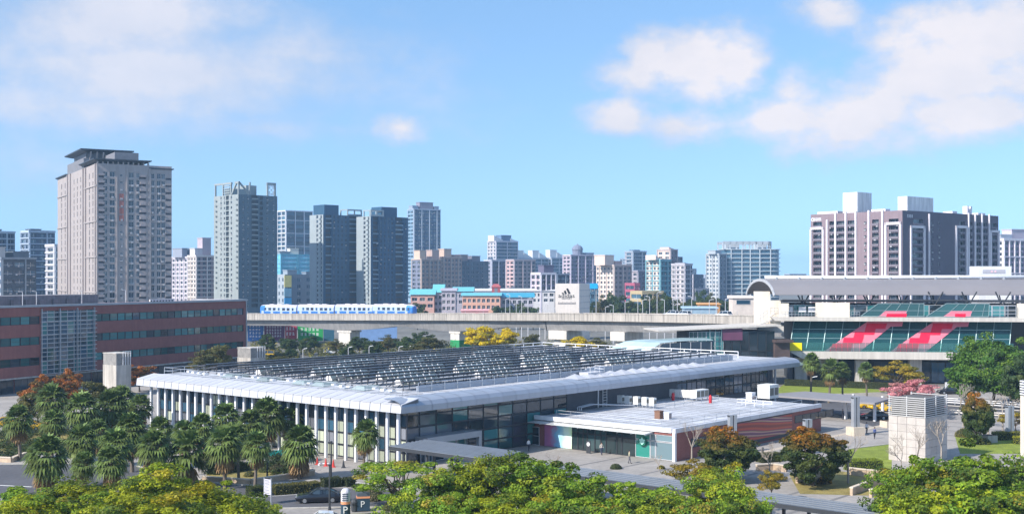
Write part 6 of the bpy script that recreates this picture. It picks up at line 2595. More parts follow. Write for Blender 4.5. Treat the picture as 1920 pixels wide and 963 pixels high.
# ------------------------------------------------------------------ ventilation shafts
M_grilled = mat('weathered_grille', (0.26, 0.25, 0.24), 0.8, var=0.25, scale=0.8, fine=0.3)
for (xl, xc, xr, yt, d, l) in ((193, 218, 246, 662, 240, 'pale concrete vent shaft with grey mesh head near the brick building'), (445, 470, 498, 652, 268, 'pale concrete vent shaft with grey mesh head behind the solar roof')):
    yaw = R(50)
    C, W, L = corner(xl, xc, xr, d, yaw)
    t = thing('vent_shaft', l, 'vent shaft', C, yaw, 'small concrete vent shafts')
    H = ZY(yt, d)
    mb = MB()
    mb.box(0, 0, 0, W, L, H * 0.72)
    mb.build('shaft', mat('shaft_concrete', (0.46, 0.43, 0.39), 0.85, var=0.15, scale=0.4, streak=0.25), t)
    mb = MB()
    mb.box(0.05, 0.05, H * 0.72 + 0.002, W - 0.05, L - 0.05, H - 0.15)
    mb.build('mesh_head', M_grilled, t)
    mb = MB()
    mb.box(-0.05, -0.05, H - 0.15, W + 0.05, L + 0.05, H)
    mb.build('cap', M_concrete, t)
    mb = MB()
    for k in range(4):
        x = W * (0.4 + 0.17 * k)
        mb.tube((x, -0.25, H * 0.72), (x, -0.25, H + 0.35), 0.06, n=5)
    mb.tube((W * 0.4, -0.25, H + 0.3), (W * 0.91, -0.25, H + 0.3), 0.05, n=5)
    mb.build('guard_rail', M_white, t)
yaw = R(46)
C, W, L = corner(1666, 1735, 1776, 154, yaw)
bs = thing('vent_shaft', 'large stone-clad vent shaft with horizontal louvre cage on top', 'vent shaft', C, yaw)
M_stone_clad = mat('pale_stone_cladding', (0.50, 0.455, 0.42), 0.85, var=0.12, scale=0.8, fine=0.06, rnd=0.07)
Hb, Ht = ZY(784, 154), ZY(745, 154)
mb = MB()
mb.box(0.06, 0.06, 0, W - 0.02, L - 0.06, Hb - 0.03)
mb.build('core', M_joint, bs)
nx, nzt = 4, 6
for i in range(nx):
    for j in range(nzt):
        mb = MB()
        # left face slabs
        mb.box(0, L * i / nx + 0.02, Hb * j / nzt + 0.015, 0.06, L * (i + 1) / nx - 0.02, Hb * (j + 1) / nzt - 0.015)
        mb.build('stone_slab', M_stone_clad, bs)
        mb = MB()
        mb.box(W * i / nx + 0.02, 0, Hb * j / nzt + 0.015, W * (i + 1) / nx - 0.02, 0.06, Hb * (j + 1) / nzt - 0.015)
        mb.build('stone_slab', M_stone_clad, bs)
mbl = MB()
mbl.box(-0.05, -0.05, 0, W + 0.05, 0.02, 0.11)
mbl.box(-0.05, 0.02, 0, 0.02, L, 0.11)
mbl.box(W - 0.02, 0.02, 0, W + 0.05, L, 0.11)
me = mbl.mesh('louvre', mat('louvre_grey', (0.50, 0.49, 0.48), 0.6, var=0.1))
mb = MB()
mb.box(0.3, 0.3, Hb - 0.02, W - 0.3, L - 0.3, Ht - 0.3)
mb.build('inner_core', mat('shaft_gap_dark', (0.12, 0.115, 0.11), 0.9), bs)  # dark box added to stand for the unlit gaps between louvres
for k in range(10):
    inst(me, 'louvre', bs, (0, 0, Hb + 0.05 + k * (Ht - Hb) / 10))
mb = MB()
for x, y in ((0.05, 0.05), (0.05, L * 0.5), (0.05, L - 0.1), (W - 0.1, 0.05), (W - 0.1, L - 0.1), (W * 0.5, 0.05)):
    mb.box(x, y, Hb, x + 0.09, y + 0.09, Ht)
mb.build('post', M_white, bs)
t = thing('vent_shaft', 'cream shaft with grey louvres cut by the right edge of the picture', 'vent shaft', D(1919, 160), R(0))
mb = MB()
mb.box(0, 0, 0, 3, 1.0, ZY(742, 160))
mb.build('shaft', M_creamw, t)
for k in range(6):
    mb = MB()
    z = ZY(740, 160) + k * 0.34
    mb.box(-0.05, -0.05, z, 3.05, 1.05, z + 0.18)
    mb.build('louvre', M_white, t)
mb = MB()
mb.box(0.2, 0.1, ZY(742, 160), 2.8, 0.9, ZY(712, 160))
mb.build('core', M_dark, t)

# ------------------------------------------------------------------ ribbed canopies and covered walkway
M_rib = mat('ribbed_zinc', (0.125, 0.15, 0.19), 0.5, 0.2, var=0.10, scale=0.4)
M_rib2 = mat('ribbed_zinc_pale', (0.22, 0.245, 0.28), 0.5, 0.2, var=0.10, scale=0.4)


def canopy(label, x0, x1, y0, y1, z, nrib, along='y', m=None, legs=6, tilt=0.15, name='covered_walkway'):
    t = thing(name, label, 'canopy', HL(0, 0), HY)
    m = m or M_rib
    mb = MB()
    mb.hexa([(x0, y0, z), (x1, y0, z + tilt), (x1, y1, z + tilt), (x0, y1, z)], [(x0, y0, z + 0.08), (x1, y0, z + tilt + 0.08), (x1, y1, z + tilt + 0.08), (x0, y1, z + 0.08)])
    mb.build('roof_sheet', m, t)
    for k in range(nrib):
        mb = MB()
        if along == 'y':
            f = (k + 0.5) / nrib
            x = x0 + (x1 - x0) * f
            zz = z + tilt * f
            mb.box(x - 0.10, y0, zz + 0.07, x + 0.10, y1, zz + 0.17)
        else:
            y = y0 + (y1 - y0) * (k + 0.5) / nrib
            mb.beam((x0, y, z + 0.12), (x1, y, z + tilt + 0.12), 0.16, 0.1)
        mb.build('roof_rib', M_rib2 if m is M_rib else M_rib, t)
    mb = MB()
    mb.box(x0 - 0.06, y0 - 0.06, z - 0.35, x0 + 0.06, y1 + 0.06, z + 0.06)  # near beam made deep and dark to read as shadow under the roof
    mb.box(x1 - 0.06, y0 - 0.06, z - 0.25, x1 + 0.06, y1 + 0.06, z + tilt + 0.05)
    mb.box(x0, y0 - 0.06, z - 0.3, x1, y0 + 0.06, z + 0.03)
    for k in range(int((y1 - y0) / 2.2) + 1):
        y = y0 + k * 2.2
        mb.box(x0 + 0.1, y, z - 0.28, x1 - 0.1, y + 0.1, z - 0.1)
    mb.build('beam', M_dark, t)
    for k in range(legs):
        y = y0 + (y1 - y0) * (k + 0.5) / legs
        for x in (x0 + 0.5, x1 - 0.5):
            mb = MB()
            mb.box(x - 0.13, y - 0.13, 0, x + 0.13, y + 0.13, z - 0.2)
            mb.build('post', M_dark, t)
    return t


canopy('long blue-grey ribbed walkway roof running behind the front trees', -2.9, 0.8, -66.0, -18.3, 3.0, 5, legs=12)
canopy('broad ribbed canopy before the hall entrance', -5.2, 0.9, -19.0, -3.4, 3.9, 9, m=M_rib2, legs=4)
t = thing('flat_canopy', 'flat grey parking canopy right of the brick annex', 'canopy', HL(0, 0), HY)
# car park canopy beyond the annex: top corners from the photograph
ca = toH(G(1560, 768, 3.2))
cb = toH(G(1668, 752, 3.2))
cc = toH(G(1490, 740, 3.2))
x0c, x1c = ca[0] + 1.0, ca[0] + 14.5
y0c, y1c = ca[1] - 6, ca[1] + 20
mb = MB()
q = [G(1430, 741, 3.3), G(1640, 757, 3.3), G(1672, 748, 3.3), G(1510, 735, 3.3)]
q = [toH(p) for p in q]
mb.hexa([(x, y, 3.2) for x, y in q], [(x, y, 3.5) for x, y in q])
mb.build('roof_slab', mat('canopy_grey', (0.26, 0.25, 0.26), 0.6, var=0.1), t)
for px, py in ((1586, 785), (1640, 789), (1655, 776), (1600, 772), (1530, 772)):
    x, y = toH(G(px, py))
    mb = MB()
    mb.box(x - 0.2, y - 0.2, 0, x + 0.2, y + 0.2, 3.19)
    mb.build('post', M_white, t)

# ------------------------------------------------------------------ vegetation
LEAF = leafmat('leaf')
FROND = leafmat('palm_frond', 0.15)


def add_col(me, cols):
    a = me.color_attributes.new('Col', 'FLOAT_COLOR', 'POINT')
    a.data.foreach_set('color', np.ascontiguousarray(cols, dtype=np.float32).ravel())


def quads_mesh(name, V, cols, m):
    """V: (n,4,3) quads; cols: (n,3)"""
    n = len(V)
    me = bpy.data.meshes.new(name)
    me.vertices.add(n * 4)
    me.vertices.foreach_set('co', V.reshape(-1).astype(np.float32))
    me.loops.add(n * 4)
    me.loops.foreach_set('vertex_index', np.arange(n * 4, dtype=np.int32))
    me.polygons.add(n)
    me.polygons.foreach_set('loop_start', np.arange(0, n * 4, 4, dtype=np.int32))
    me.polygons.foreach_set('loop_total', np.full(n, 4, dtype=np.int32))
    me.update(calc_edges=True)
    c4 = np.ones((n, 4, 4), np.float32)
    c4[:, :, :3] = cols[:, None, :]
    add_col(me, c4)
    me.materials.append(m)
    return me


def leaf_quads(P, Nrm, size, rs):
    n = len(P)
    a = np.cross(Nrm, rs.normal(size=(n, 3)))
    a /= np.linalg.norm(a, axis=1)[:, None] + 1e-9
    b = np.cross(Nrm, a)
    s = (size * rs.uniform(0.45, 1.6, n))[:, None]
    a, b = a * s, b * s * 0.62
    return np.stack([P - a * 0.5, P + b * 0.5, P + a * 0.5, P - b * 0.5], axis=1)


def crown_mesh(name, seed, rx, rz, zc, pal, nclu=55, nleaf=240, leaf=0.24, rc=(0.16, 0.30), flat=1.0, topcol=None, hollow=0.35, shape=1.0):
    """leaf clumps spread through an uneven ellipsoid; pal: list of (weight, rgb)"""
    rs = np.random.RandomState(seed)
    # clump centres
    C = []
    while len(C) < nclu:
        v = rs.normal(size=3)
        v /= np.linalg.norm(v)
        r = rs.uniform(hollow, 1.0) ** 0.6
        if v[2] < -0.85:
            continue
        bump = 0.86 + 0.30 * math.sin(3.1 * v[0] + seed) * math.sin(2.7 * v[1] + seed * 1.7) + 0.1 * rs.normal()
        C.append(v * r * bump * np.array([1, 1, 1 if v[2] > 0 else shape]))
    C = np.array(C)
    Ps, Ns, cols = [], [], []
    w = np.array([p[0] for p in pal], float)
    w /= w.sum()
    pc = np.array([p[1] for p in pal])
    for c in C:
        k = int(nleaf * rs.uniform(0.6, 1.4))
        rad = rs.uniform(*rc)
        v = rs.normal(size=(k, 3))
        v /= np.linalg.norm(v, axis=1)[:, None]
        rr = rs.uniform(0.35, 1.0, k) ** 0.5
        q = c + v * (rr * rad)[:, None] * np.array([1.15, 1.15, 0.75 * flat])
        Ps.append(q)
        nn = v * 0.8 + c * 0.5 + rs.normal(size=(k, 3)) * 0.55 + np.array([0, 0, 0.45])
        Ns.append(nn / np.linalg.norm(nn, axis=1)[:, None])
        base = pc[rs.choice(len(pc), p=w)]
        alt = pc[rs.choice(len(pc), size=k, p=w)]
        col = base * 0.68 + alt * 0.32
        if topcol is not None:
            hgt = np.clip((q[:, 2] - topcol[1]) / (1 - topcol[1]), 0, 1)[:, None]
            mixv = hgt * rs.uniform(0.3, 1.0) * (rs.uniform(0, 1, k) < 0.9)[:, None]
            col = col * (1 - mixv) + np.array(topcol[0]) * mixv
        cols.append(col * rs.uniform(0.75, 1.25, k)[:, None])
    P = np.concatenate(Ps) * np.array([rx, rx, rz]) + np.array([0, 0, zc])
    Nn = np.concatenate(Ns)
    return quads_mesh(name, leaf_quads(P, Nn, leaf, rs), np.concatenate(cols), LEAF), C * np.array([rx, rx, rz]) + np.array([0, 0, zc])


def trunk_mesh(name, seed, tips, h0, r0, m=None, stems=1, lean=0.15):
    rng = random.Random(seed)
    mb = MB()
    for s in range(stems):
        a = rng.uniform(0, 6.28)
        b0 = Vector((0.12 * s * math.cos(a), 0.12 * s * math.sin(a), -0.1))
        top = Vector((lean * h0 * math.cos(a) * (1 if stems > 1 else 0.5), lean * h0 * math.sin(a), h0))
        mid = b0.lerp(top, 0.5) + Vector((rng.uniform(-.1, .1), rng.uniform(-.1, .1), 0))
        mb.tube(b0, mid, r0 * 1.15, r0 * 0.85, n=7)
        mb.tube(mid, top, r0 * 0.85, r0 * 0.65, n=7)
        sel = tips[s::stems]
        for tp in sel:
            tp = Vector(tp)
            k = top.lerp(tp, 0.45) + Vector((rng.uniform(-.3, .3), rng.uniform(-.3, .3), 0.15 * (tp - top).length))
            mb.tube(top - Vector((0, 0, rng.uniform(0, 0.3) * h0)), k, r0 * 0.42, r0 * 0.25, n=5, cap=False)
            mb.tube(k, tp, r0 * 0.25, r0 * 0.08, n=4, cap=False)
    return mb.mesh(name, m or M_trunk)


YG = [(5, (0.36, 0.39, 0.014)), (4, (0.24, 0.32, 0.016)), (4, (0.075, 0.13, 0.016)), (1, (0.46, 0.36, 0.015))]
YG2 = [(4, (0.24, 0.36, 0.022)), (4, (0.14, 0.26, 0.02)), (2, (0.36, 0.40, 0.02)), (3, (0.055, 0.10, 0.016)), (1, (0.36, 0.26, 0.03))]
DG = [(4, (0.045, 0.085, 0.025)), (3, (0.07, 0.11, 0.03)), (1, (0.10, 0.13, 0.03))]
OR = [(4, (0.05, 0.085, 0.02)), (3, (0.09, 0.11, 0.02))]
OL = [(3, (0.14, 0.13, 0.035)), (3, (0.09, 0.10, 0.03)), (1, (0.2, 0.14, 0.04))]
YEL = [(5, (0.75, 0.56, 0.0)), (3, (0.58, 0.46, 0.01)), (1, (0.25, 0.25, 0.02))]
BRN = [(4, (0.46, 0.16, 0.025)), (2, (0.28, 0.11, 0.035)), (2, (0.12, 0.10, 0.03))]
VAR = {}


def variant(key, seeds, **kw):
    out = []
    for s in seeds:
        th = kw.pop('th', None) if False else kw.get('trunk_h', 2.4)
        args = {k: v for k, v in kw.items() if k not in ('trunk_h', 'stems', 'tr', 'tm', 'lean')}
        me, C = crown_mesh('crown', s, **args)
        rsx = np.random.RandomState(s)
        tips = C[rsx.choice(len(C), size=min(16, len(C)), replace=False)]
        tm = trunk_mesh('trunk', s, [tuple(c) for c in tips], th, kw.get('tr', 0.2), kw.get('tm'), kw.get('stems', 1), kw.get('lean', 0.12))
        out.append((tm, me, kw['rx'], kw['rz'], kw['zc']))
    VAR[key] = out


variant('yg', (1, 2, 3, 4), rx=4.6, rz=3.9, zc=4.7, pal=YG, nclu=135, nleaf=190, leaf=0.23, rc=(0.10, 0.21), trunk_h=2.6, tr=0.2)
variant('yg2', (11, 12, 13), rx=4.4, rz=3.9, zc=4.6, pal=YG2, nclu=130, nleaf=190, leaf=0.23, rc=(0.10, 0.21), trunk_h=2.6, tr=0.2)
variant('loose', (21,), rx=4.4, rz=3.2, zc=4.6, pal=YG2, nclu=52, nleaf=190, leaf=0.22, rc=(0.11, 0.21), trunk_h=2.2, tr=0.2, stems=3, lean=0.35)
variant('ot', (31, 32), rx=3.5, rz=3.0, zc=3.2, pal=OR, nclu=190, nleaf=150, leaf=0.22, rc=(0.11, 0.19), topcol=((0.62, 0.20, 0.012), 0.25), trunk_h=1.4, tr=0.18, hollow=0.6)
variant('dg', (41, 42, 43), rx=3.0, rz=2.6, zc=3.9, pal=DG, nclu=60, nleaf=150, leaf=0.30, rc=(0.16, 0.28), trunk_h=1.8, tr=0.16, hollow=0.45)
variant('big', (51,), rx=7.2, rz=6.0, zc=5.9, pal=[(4, (0.07, 0.17, 0.02)), (3, (0.11, 0.22, 0.025)), (2, (0.16, 0.25, 0.03)), (2, (0.03, 0.07, 0.015))], nclu=230, nleaf=170, leaf=0.36, rc=(0.11, 0.2), trunk_h=3.0, tr=0.3, hollow=0.45)
variant('ol', (61, 62), rx=3.4, rz=2.5, zc=4.2, pal=OL, nclu=50, nleaf=130, leaf=0.28, rc=(0.16, 0.28), trunk_h=2.0, tr=0.15)
variant('yel', (71, 72), rx=3.6, rz=2.2, zc=3.6, pal=YEL, nclu=55, nleaf=150, leaf=0.30, rc=(0.16, 0.26), trunk_h=2.0, tr=0.15, hollow=0.45)
variant('brn', (81, 82), rx=3.2, rz=2.3, zc=3.4, pal=BRN, nclu=60, nleaf=150, leaf=0.26, rc=(0.14, 0.24), trunk_h=1.6, tr=0.15, hollow=0.5)
variant('yor', (91,), rx=4.8, rz=2.3, zc=4.0, pal=[(4, (0.34, 0.24, 0.02)), (3, (0.22, 0.20, 0.025)), (1, (0.12, 0.14, 0.02))], nclu=46, nleaf=130, leaf=0.3, rc=(0.15, 0.26), trunk_h=2.4, tr=0.18)
variant('pink', (95,), rx=3.6, rz=1.7, zc=3.0, pal=[(4, (0.82, 0.36, 0.38)), (2, (0.66, 0.24, 0.26)), (1, (0.4, 0.2, 0.15))], nclu=60, nleaf=110, leaf=0.22, rc=(0.12, 0.22), trunk_h=1.3, tr=0.12, stems=3, lean=0.4)


def tree(label, px, d, wpx, ytop, kind, i=0, name='tree', group=None, rot=None, base=0.0):
    tm, cm, rx, rz, zc = VAR[kind][i % len(VAR[kind])]
    p = D(px, d)
    sx = (wpx / F * d) / (2 * rx * 0.93)
    h = ZY(ytop, d) - base
    sz = h / ((zc + rz * 1.02))
    t = thing(name, label, 'tree', (p.x, p.y, base), rot if rot is not None else (px * 0.37) % 6.28, group)
    t.scale = (sx, sx, sz)
    inst(tm, 'trunk', t)
    inst(cm, 'crown', t)
    return t


gF = 'yellow-green trees along the front'
# front left mass
tree('yellow-green front tree at the lower left corner', 30, 104, 200, 908, 'yg2', 0, group=gF)
tree('yellow-green front tree second from the lower left corner', 165, 106, 210, 893, 'yg', 1, group=gF)
tree('tallest bright yellow-green tree of the left front mass', 285, 104, 220, 864, 'yg', 0, group=gF)
tree('dark-hearted yellow-green tree low at the left front', 120, 98, 190, 925, 'yg2', 1, group=gF)
tree('yellow-green front tree right of the tallest left one', 400, 104, 190, 898, 'yg', 2, group=gF)
tree('yellow-green front tree low below the stone planter', 330, 97, 220, 915, 'yg', 3, group=gF)
tree('small green front tree left of the black car', 490, 103, 130, 938, 'yg2', 2, group=gF)
# front middle
tree('loose thin-crowned tree with dark bare limbs beside the parking sign', 742, 124, 170, 845, 'loose', 0, group=gF)
tree('full yellow-green tree right of the loose thin-crowned one', 845, 106, 170, 862, 'yg2', 2, group=gF)
tree('high yellow-green tree below the entrance canopy', 905, 108, 180, 842, 'yg', 1, group=gF)
tree('yellow-green tree before the covered walkway start', 1015, 106, 200, 850, 'yg2', 3, group=gF)
tree('green front tree below the coffee shop', 1095, 102, 165, 880, 'yg2', 0, group=gF)
tree('green front tree overlapping the covered walkway, left of two', 1215, 101, 180, 897, 'yg2', 1, group=gF)
tree('green front tree overlapping the covered walkway, right of two', 1350, 102, 160, 876, 'yg2', 2, group=gF)
tree('low yellow-green tree at the bottom edge under the coffee shop', 950, 96, 200, 925, 'yg', 0, group=gF)
tree('green front tree filling the gap below the loose thin-crowned one', 800, 98, 150, 905, 'yg2', 2, group=gF)
tree('green front tree at the bottom edge under the walkway', 1060, 96, 200, 918, 'yg2', 0, group=gF)
tree('yellow-green front tree at the bottom edge right of the middle', 1165, 95, 190, 926, 'yg2', 2, group=gF)
tree('green front tree at the bottom edge below the left orange-topped tree', 1290, 95, 190, 915, 'yg2', 2, group=gF)
tree('green front tree ending the middle front row', 1385, 97, 130, 912, 'yg2', 1, group=gF)
tree('yellow-green front tree at the bottom edge left of the parking signs', 450, 96, 190, 930, 'yg', 1, group=gF)
tree('yellow-green front tree low in the left corner', 40, 95, 200, 930, 'yg', 2, group=gF)
tree('green front tree low below the tallest left one', 225, 95, 220, 918, 'yg', 3, group=gF)
# front right mass
tree('dense green tree at lower right with reddish leaves on its left', 1700, 106, 150, 858, 'yg2', 1, group=gF)
tree('large bright green tree filling the lower right', 1805, 102, 230, 838, 'yg2', 0, group=gF)
tree('bright green tree cut by the right edge at the bottom', 1905, 104, 190, 845, 'yg2', 2, group=gF)
tree('yellow-green tree at the bottom edge in the lower right', 1730, 97, 200, 900, 'yg', 1, group=gF)
tree('dark green tree at the bottom edge near the right corner', 1860, 97, 220, 895, 'yg2', 1, group=gF)
# ornamental round trees
tree('round dark green tree with orange top before the brick annex wall', 1364, 141, 118, 797, 'ot', 0)
tree('round dark green tree with orange top right of the brick annex', 1525, 138, 128, 797, 'ot', 1)
tree('small orange-topped tree right of the large vent shaft', 1832, 172, 62, 733, 'ot', 0, rot=2.0)
tree('low golden bush tree right of the orange-topped one', 1905, 185, 60, 770, 'yor', 0)
tree('golden shrub at the foot of the left orange-topped tree', 1300, 132, 95, 862, 'yor', 0, rot=1.0)
tree('bright green low tree beneath the left orange-topped tree', 1345, 118, 120, 868, 'yg', 3, rot=2.2)
tree('orange-yellow shrub between the two orange-topped trees', 1447, 128, 55, 880, 'yor', 0, rot=3.0)
# station side
tree('big dark green tree before the station at the right', 1862, 222, 148, 622, 'big', 0)
tree('lighter green tree cut by the right edge beside the big one', 1914, 205, 70, 668, 'dg', 0)
tree('yellow autumn tree in front of the station piers', 1683, 243, 92, 676, 'yor', 0)
tree('pink blossoming tree behind the large vent shaft', 1704, 205, 108, 708, 'pink', 0)
# left middle
gL = 'rusty round trees by the brick building'
tree('rusty orange round tree, leftmost by the brick building', 74, 205, 60, 701, 'brn', 0, group=gL)
tree('rusty orange round tree, second by the brick building', 125, 208, 52, 707, 'brn', 1, group=gL)
tree('brown-green round tree beside the vent shaft', 178, 200, 64, 707, 'ol', 0, group=gL)
tree('olive tree below the rusty pair', 70, 190, 70, 728, 'ol', 1, group=gL)
tree('brown thinning tree before the stair tower of the brick building', 128, 222, 60, 690, 'brn', 0, rot=1.1)
tree('drooping olive tree at the corner of the brick building', 402, 262, 66, 640, 'ol', 0)
tree('low olive tree left of the drooping one', 372, 258, 50, 662, 'ol', 1)
tree('bare brownish tree before the brick wall', 262, 250, 60, 680, 'brn', 1)
# under the viaduct
gV = 'dark round trees under the viaduct'
for i, (px, w, yt, d) in enumerate(((500, 36, 626, 372), (541, 34, 631, 368), (581, 40, 630, 366), (630, 34, 636, 362), (652, 30, 648, 350), (674, 46, 630, 366), (700, 36, 640, 352), (728, 48, 628, 364),
                                    (762, 44, 630, 360), (792, 42, 622, 372), (545, 26, 652, 345), (520, 40, 660, 330))):
    tree('dark round tree under the viaduct, %s from the brick building' % ordn[[0, 2, 4, 5, 6, 7, 8, 9, 10, 11, 3, 1][i]], px, d, w, yt, 'dg' if i % 4 != 3 else 'ol', i, group=gV)
tree('olive tree with brown tint right of the dark round trees', 806, 356, 50, 628, 'ol', 0)
tree('yellow flowering tree, left half of the bright pair under the viaduct', 902, 346, 66, 611, 'yel', 0)
tree('yellow flowering tree, right half of the bright pair under the viaduct', 943, 348, 60, 613, 'yel', 1)
tree('yellow tree between the two capped piers', 1085, 345, 60, 630, 'yel', 0)
tree('yellow-olive tree right of the capped piers', 1120, 350, 50, 634, 'ol', 1)
tree('olive tree left of the first capped pier', 995, 346, 40, 622, 'ol', 0)
tree('small yellow bush by the green-based pier', 817, 318, 30, 652, 'yel', 1)
tree('brownish shrubby tree before the green-based pier', 780, 312, 70, 646, 'ol', 1)
tree('low brown-green tree behind the solar roof, left', 860, 305, 60, 650, 'ol', 0)
tree('low brown-green tree behind the solar roof, right', 960, 300, 60, 650, 'ol', 1)
tree('olive tree behind the mesh-headed shaft', 520, 300, 52, 664, 'ol', 0)
# tree belt behind the viaduct, one by one
gB = 'trees behind the viaduct'
rng = random.Random(77)
bk = 0
for px in list(range(1112, 1372, 17)):
    yt = 556 + 10 * math.sin(px * 0.07) + rng.uniform(-4, 5)
    tree('green tree in the belt behind the viaduct, %s from the sign cube' % ordn[bk], px, 560 + rng.uniform(-40, 40), rng.uniform(26, 40), yt, ('dg', 'ol', 'dg')[bk % 3], bk, group=gB)
    bk += 1
for i, (px, yt, w) in enumerate(((783, 568, 34), (935, 570, 30), (955, 572, 26), (975, 568, 30), (1000, 572, 24))):
    tree('dark tree before the school, %s from the train' % ordn[i], px, 540, w, yt, 'dg', i, group='trees before the school')


# palms
def palm_meshes(seed, h=5.6, r=2.0, nf=50, skirt=18):
    rs = np.random.RandomState(seed)
    Q, cols = [], []

    def fan(origin, dirv, L, pet, spread, col, droop, nb=10):
        d = Vector(dirv).normalized()
        side = d.cross(Vector((0, 0, 1)))
        if side.length < 1e-3:
            side = Vector((1, 0, 0))
        side.normalize()
        up = side.cross(d).normalized()
        hub = Vector(origin) + d * pet
        # petiole
        w = side * 0.02
        Q.append([origin - w, origin + w, hub + w, hub - w])
        cols.append((0.16, 0.17, 0.06))
        for k in range(nb):
            a = (k / (nb - 1) - 0.5) * spread
            bd = (d * math.cos(a) + side * math.sin(a)).normalized()
            l = L * (0.72 + 0.28 * math.cos(a * 0.9)) * rs.uniform(0.9, 1.08)
            mid = hub + bd * l * 0.55 + up * 0.05
            tip = hub + bd * l + Vector((0, 0, -droop * l * rs.uniform(0.6, 1.3)))
            pw = side * math.cos(a) * 0.125 - d * math.sin(a) * 0.125
            Q.append([hub, mid - pw, tip, mid + pw])
            c = np.array(col) * rs.uniform(0.75, 1.3)
            cols.append(tuple(c))
    top = Vector((0, 0, h))
    for i in range(nf):
        az_ = i * 2.39996 + rs.uniform(-0.2, 0.2)
        f = i / nf
        el_ = math.radians(80 - 118 * f + rs.uniform(-8, 8))
        dv = Vector((math.cos(az_) * math.cos(el_), math.sin(az_) * math.cos(el_), math.sin(el_)))
        g = np.array((0.10, 0.15, 0.042)) * (1.25 - 0.5 * f) * rs.uniform(0.6, 1.5) + np.array((0.02, 0.012, 0.0)) * f
        fan(top + Vector((0, 0, 0.25 - 0.5 * f)), dv, r * 0.55, r * 0.42, R(165), g, 0.25 + 0.35 * f)
    crown = quads_mesh('crown', np.array([[tuple(p) for p in q] for q in Q]), np.array(cols), FROND)
    Q2, c2 = Q, cols
    Q, cols = [], []
    Qs, Cs = [], []
    nQ = len(Q)

    for i in range(skirt):
        az_ = i * 2.39996
        el_ = math.radians(-58 - 25 * rs.rand())
        dv = Vector((math.cos(az_) * math.cos(el_), math.sin(az_) * math.cos(el_), math.sin(el_)))
        fan(top + Vector((0, 0, -0.35 - 0.02 * i)), dv, r * 0.55, r * 0.30, R(100), (0.30, 0.19, 0.085), 0.3, 8)
    sk = quads_mesh('dead_fronds', np.array([[tuple(p) for p in q] for q in Q]), np.array(cols), FROND)
    mb = MB()
    n = 7
    for k in range(n):
        z0_, z1_ = h * k / n, h * (k + 1) / n
        mb.tube((0, 0, z0_ - (0.1 if k == 0 else 0)), (0, 0, z1_), 0.20 - 0.008 * k, 0.185 - 0.008 * k, n=8)
    tr = mb.mesh('trunk', mat('palm_trunk', (0.17, 0.14, 0.11), 0.9, var=0.25, scale=3.0, bump=0.4))
    return tr, crown, sk


PALM = [palm_meshes(1), palm_meshes(2, nf=40, skirt=26), palm_meshes(3), palm_meshes(4, nf=44, skirt=12), palm_meshes(5, nf=56, skirt=30)]


def palm(label, px, py, wpx, i, group, h=5.6, d=None):
    h = h if d else h - 0.9 + 0.5 * math.sin(px * 1.7)
    d = d or (CH - h) * F / (py - HZ)
    p = D(px, d)
    s = (wpx / F * d) / 3.2
    t = thing('palm_tree', label, 'palm', (p.x, p.y, 0), px * 0.71 % 6.28, group)
    t.rotation_euler = (R(4.5 * math.sin(px * 2.3)), R(4.5 * math.cos(px * 3.1)), px * 0.71 % 6.28)
    s *= 1 + 0.12 * math.sin(px * 5.1)
    tr, cr, sk = PALM[i % 5]
    for nm, me in (('trunk', tr), ('crown', cr), ('dead_fronds', sk)):
        o = inst(me, nm, t)
        o.scale = (s, s, s if nm != 'trunk' else h / 5.6)
        if nm != 'trunk':
            o.location = (0, 0, h - 5.6 * s)
    return t


gP1, gP2, gP3 = 'palms in the back row by the hall', 'palms in the middle rows', 'palms in the front row'
for i, (px, py, w) in enumerate(((38, 788, 62), (100, 752, 58), (97, 792, 56), (152, 770, 62), (205, 765, 62), (232, 752, 50), (262, 763, 52))):
    palm('fan palm in the back row by the rusty trees, %s from the left' % ordn[i], px, py, w, i, gP1, 5.6)
for i, (px, py, w) in enumerate(((152, 828, 58), (188, 812, 54), (222, 836, 60), (248, 808, 58), (306, 806, 46), (345, 812, 48), (385, 800, 50), (428, 786, 56), (474, 796, 62), (503, 780, 60), (542, 786, 52), (448, 820, 52))):
    palm('fan palm in the middle rows before the columns, %s from the left' % ordn[sorted([152, 188, 222, 248, 306, 345, 385, 428, 448, 474, 503, 542]).index(px)], px, py, w, i + 1, gP2, 5.6)
for i, (px, py, w) in enumerate(((84, 856, 72), (150, 872, 56), (215, 868, 60), (285, 838, 58), (350, 848, 76), (422, 834, 70), (478, 838, 56), (561, 834, 64), (681, 812, 60))):
    palm('fan palm with brown skirt in the front row, %s from the left' % ordn[i], px, py, w, i + 2, gP3, 5.4)
gP4 = 'slim palms before the station'
for i, (px, py, w, d) in enumerate(((1520, 678, 38, 232), (1554, 692, 36, 228), (1580, 696, 32, 232), (1626, 694, 34, 230))):
    palm('slim palm on the station lawn, %s from the left' % ordn[i], px, py, w, i, gP4, ZY(py, d), d)


# bare trees
def bare_mesh(seed, h, spread, depth=4, r0=0.12):
    rng = random.Random(seed)
    mb = MB()

    def grow(p, d, l, r, k):
        q = p + d * l
        mb.tube(p, q, r, r * 0.7, n=5 if k > 2 else 4, cap=False)
        if k == 0:
            return
        for _ in range(3 if k > 1 else 2):
            nd = (d + Vector((rng.uniform(-1, 1), rng.uniform(-1, 1), rng.uniform(-0.25, 0.5))) * spread).normalized()
            grow(q, nd, l * rng.uniform(0.6, 0.85), r * 0.62, k - 1)
    grow(Vector((0, 0, -0.1)), Vector((0, 0, 1)), h * 0.36, r0, depth)
    return mb.mesh('branches', M_trunk_pale)


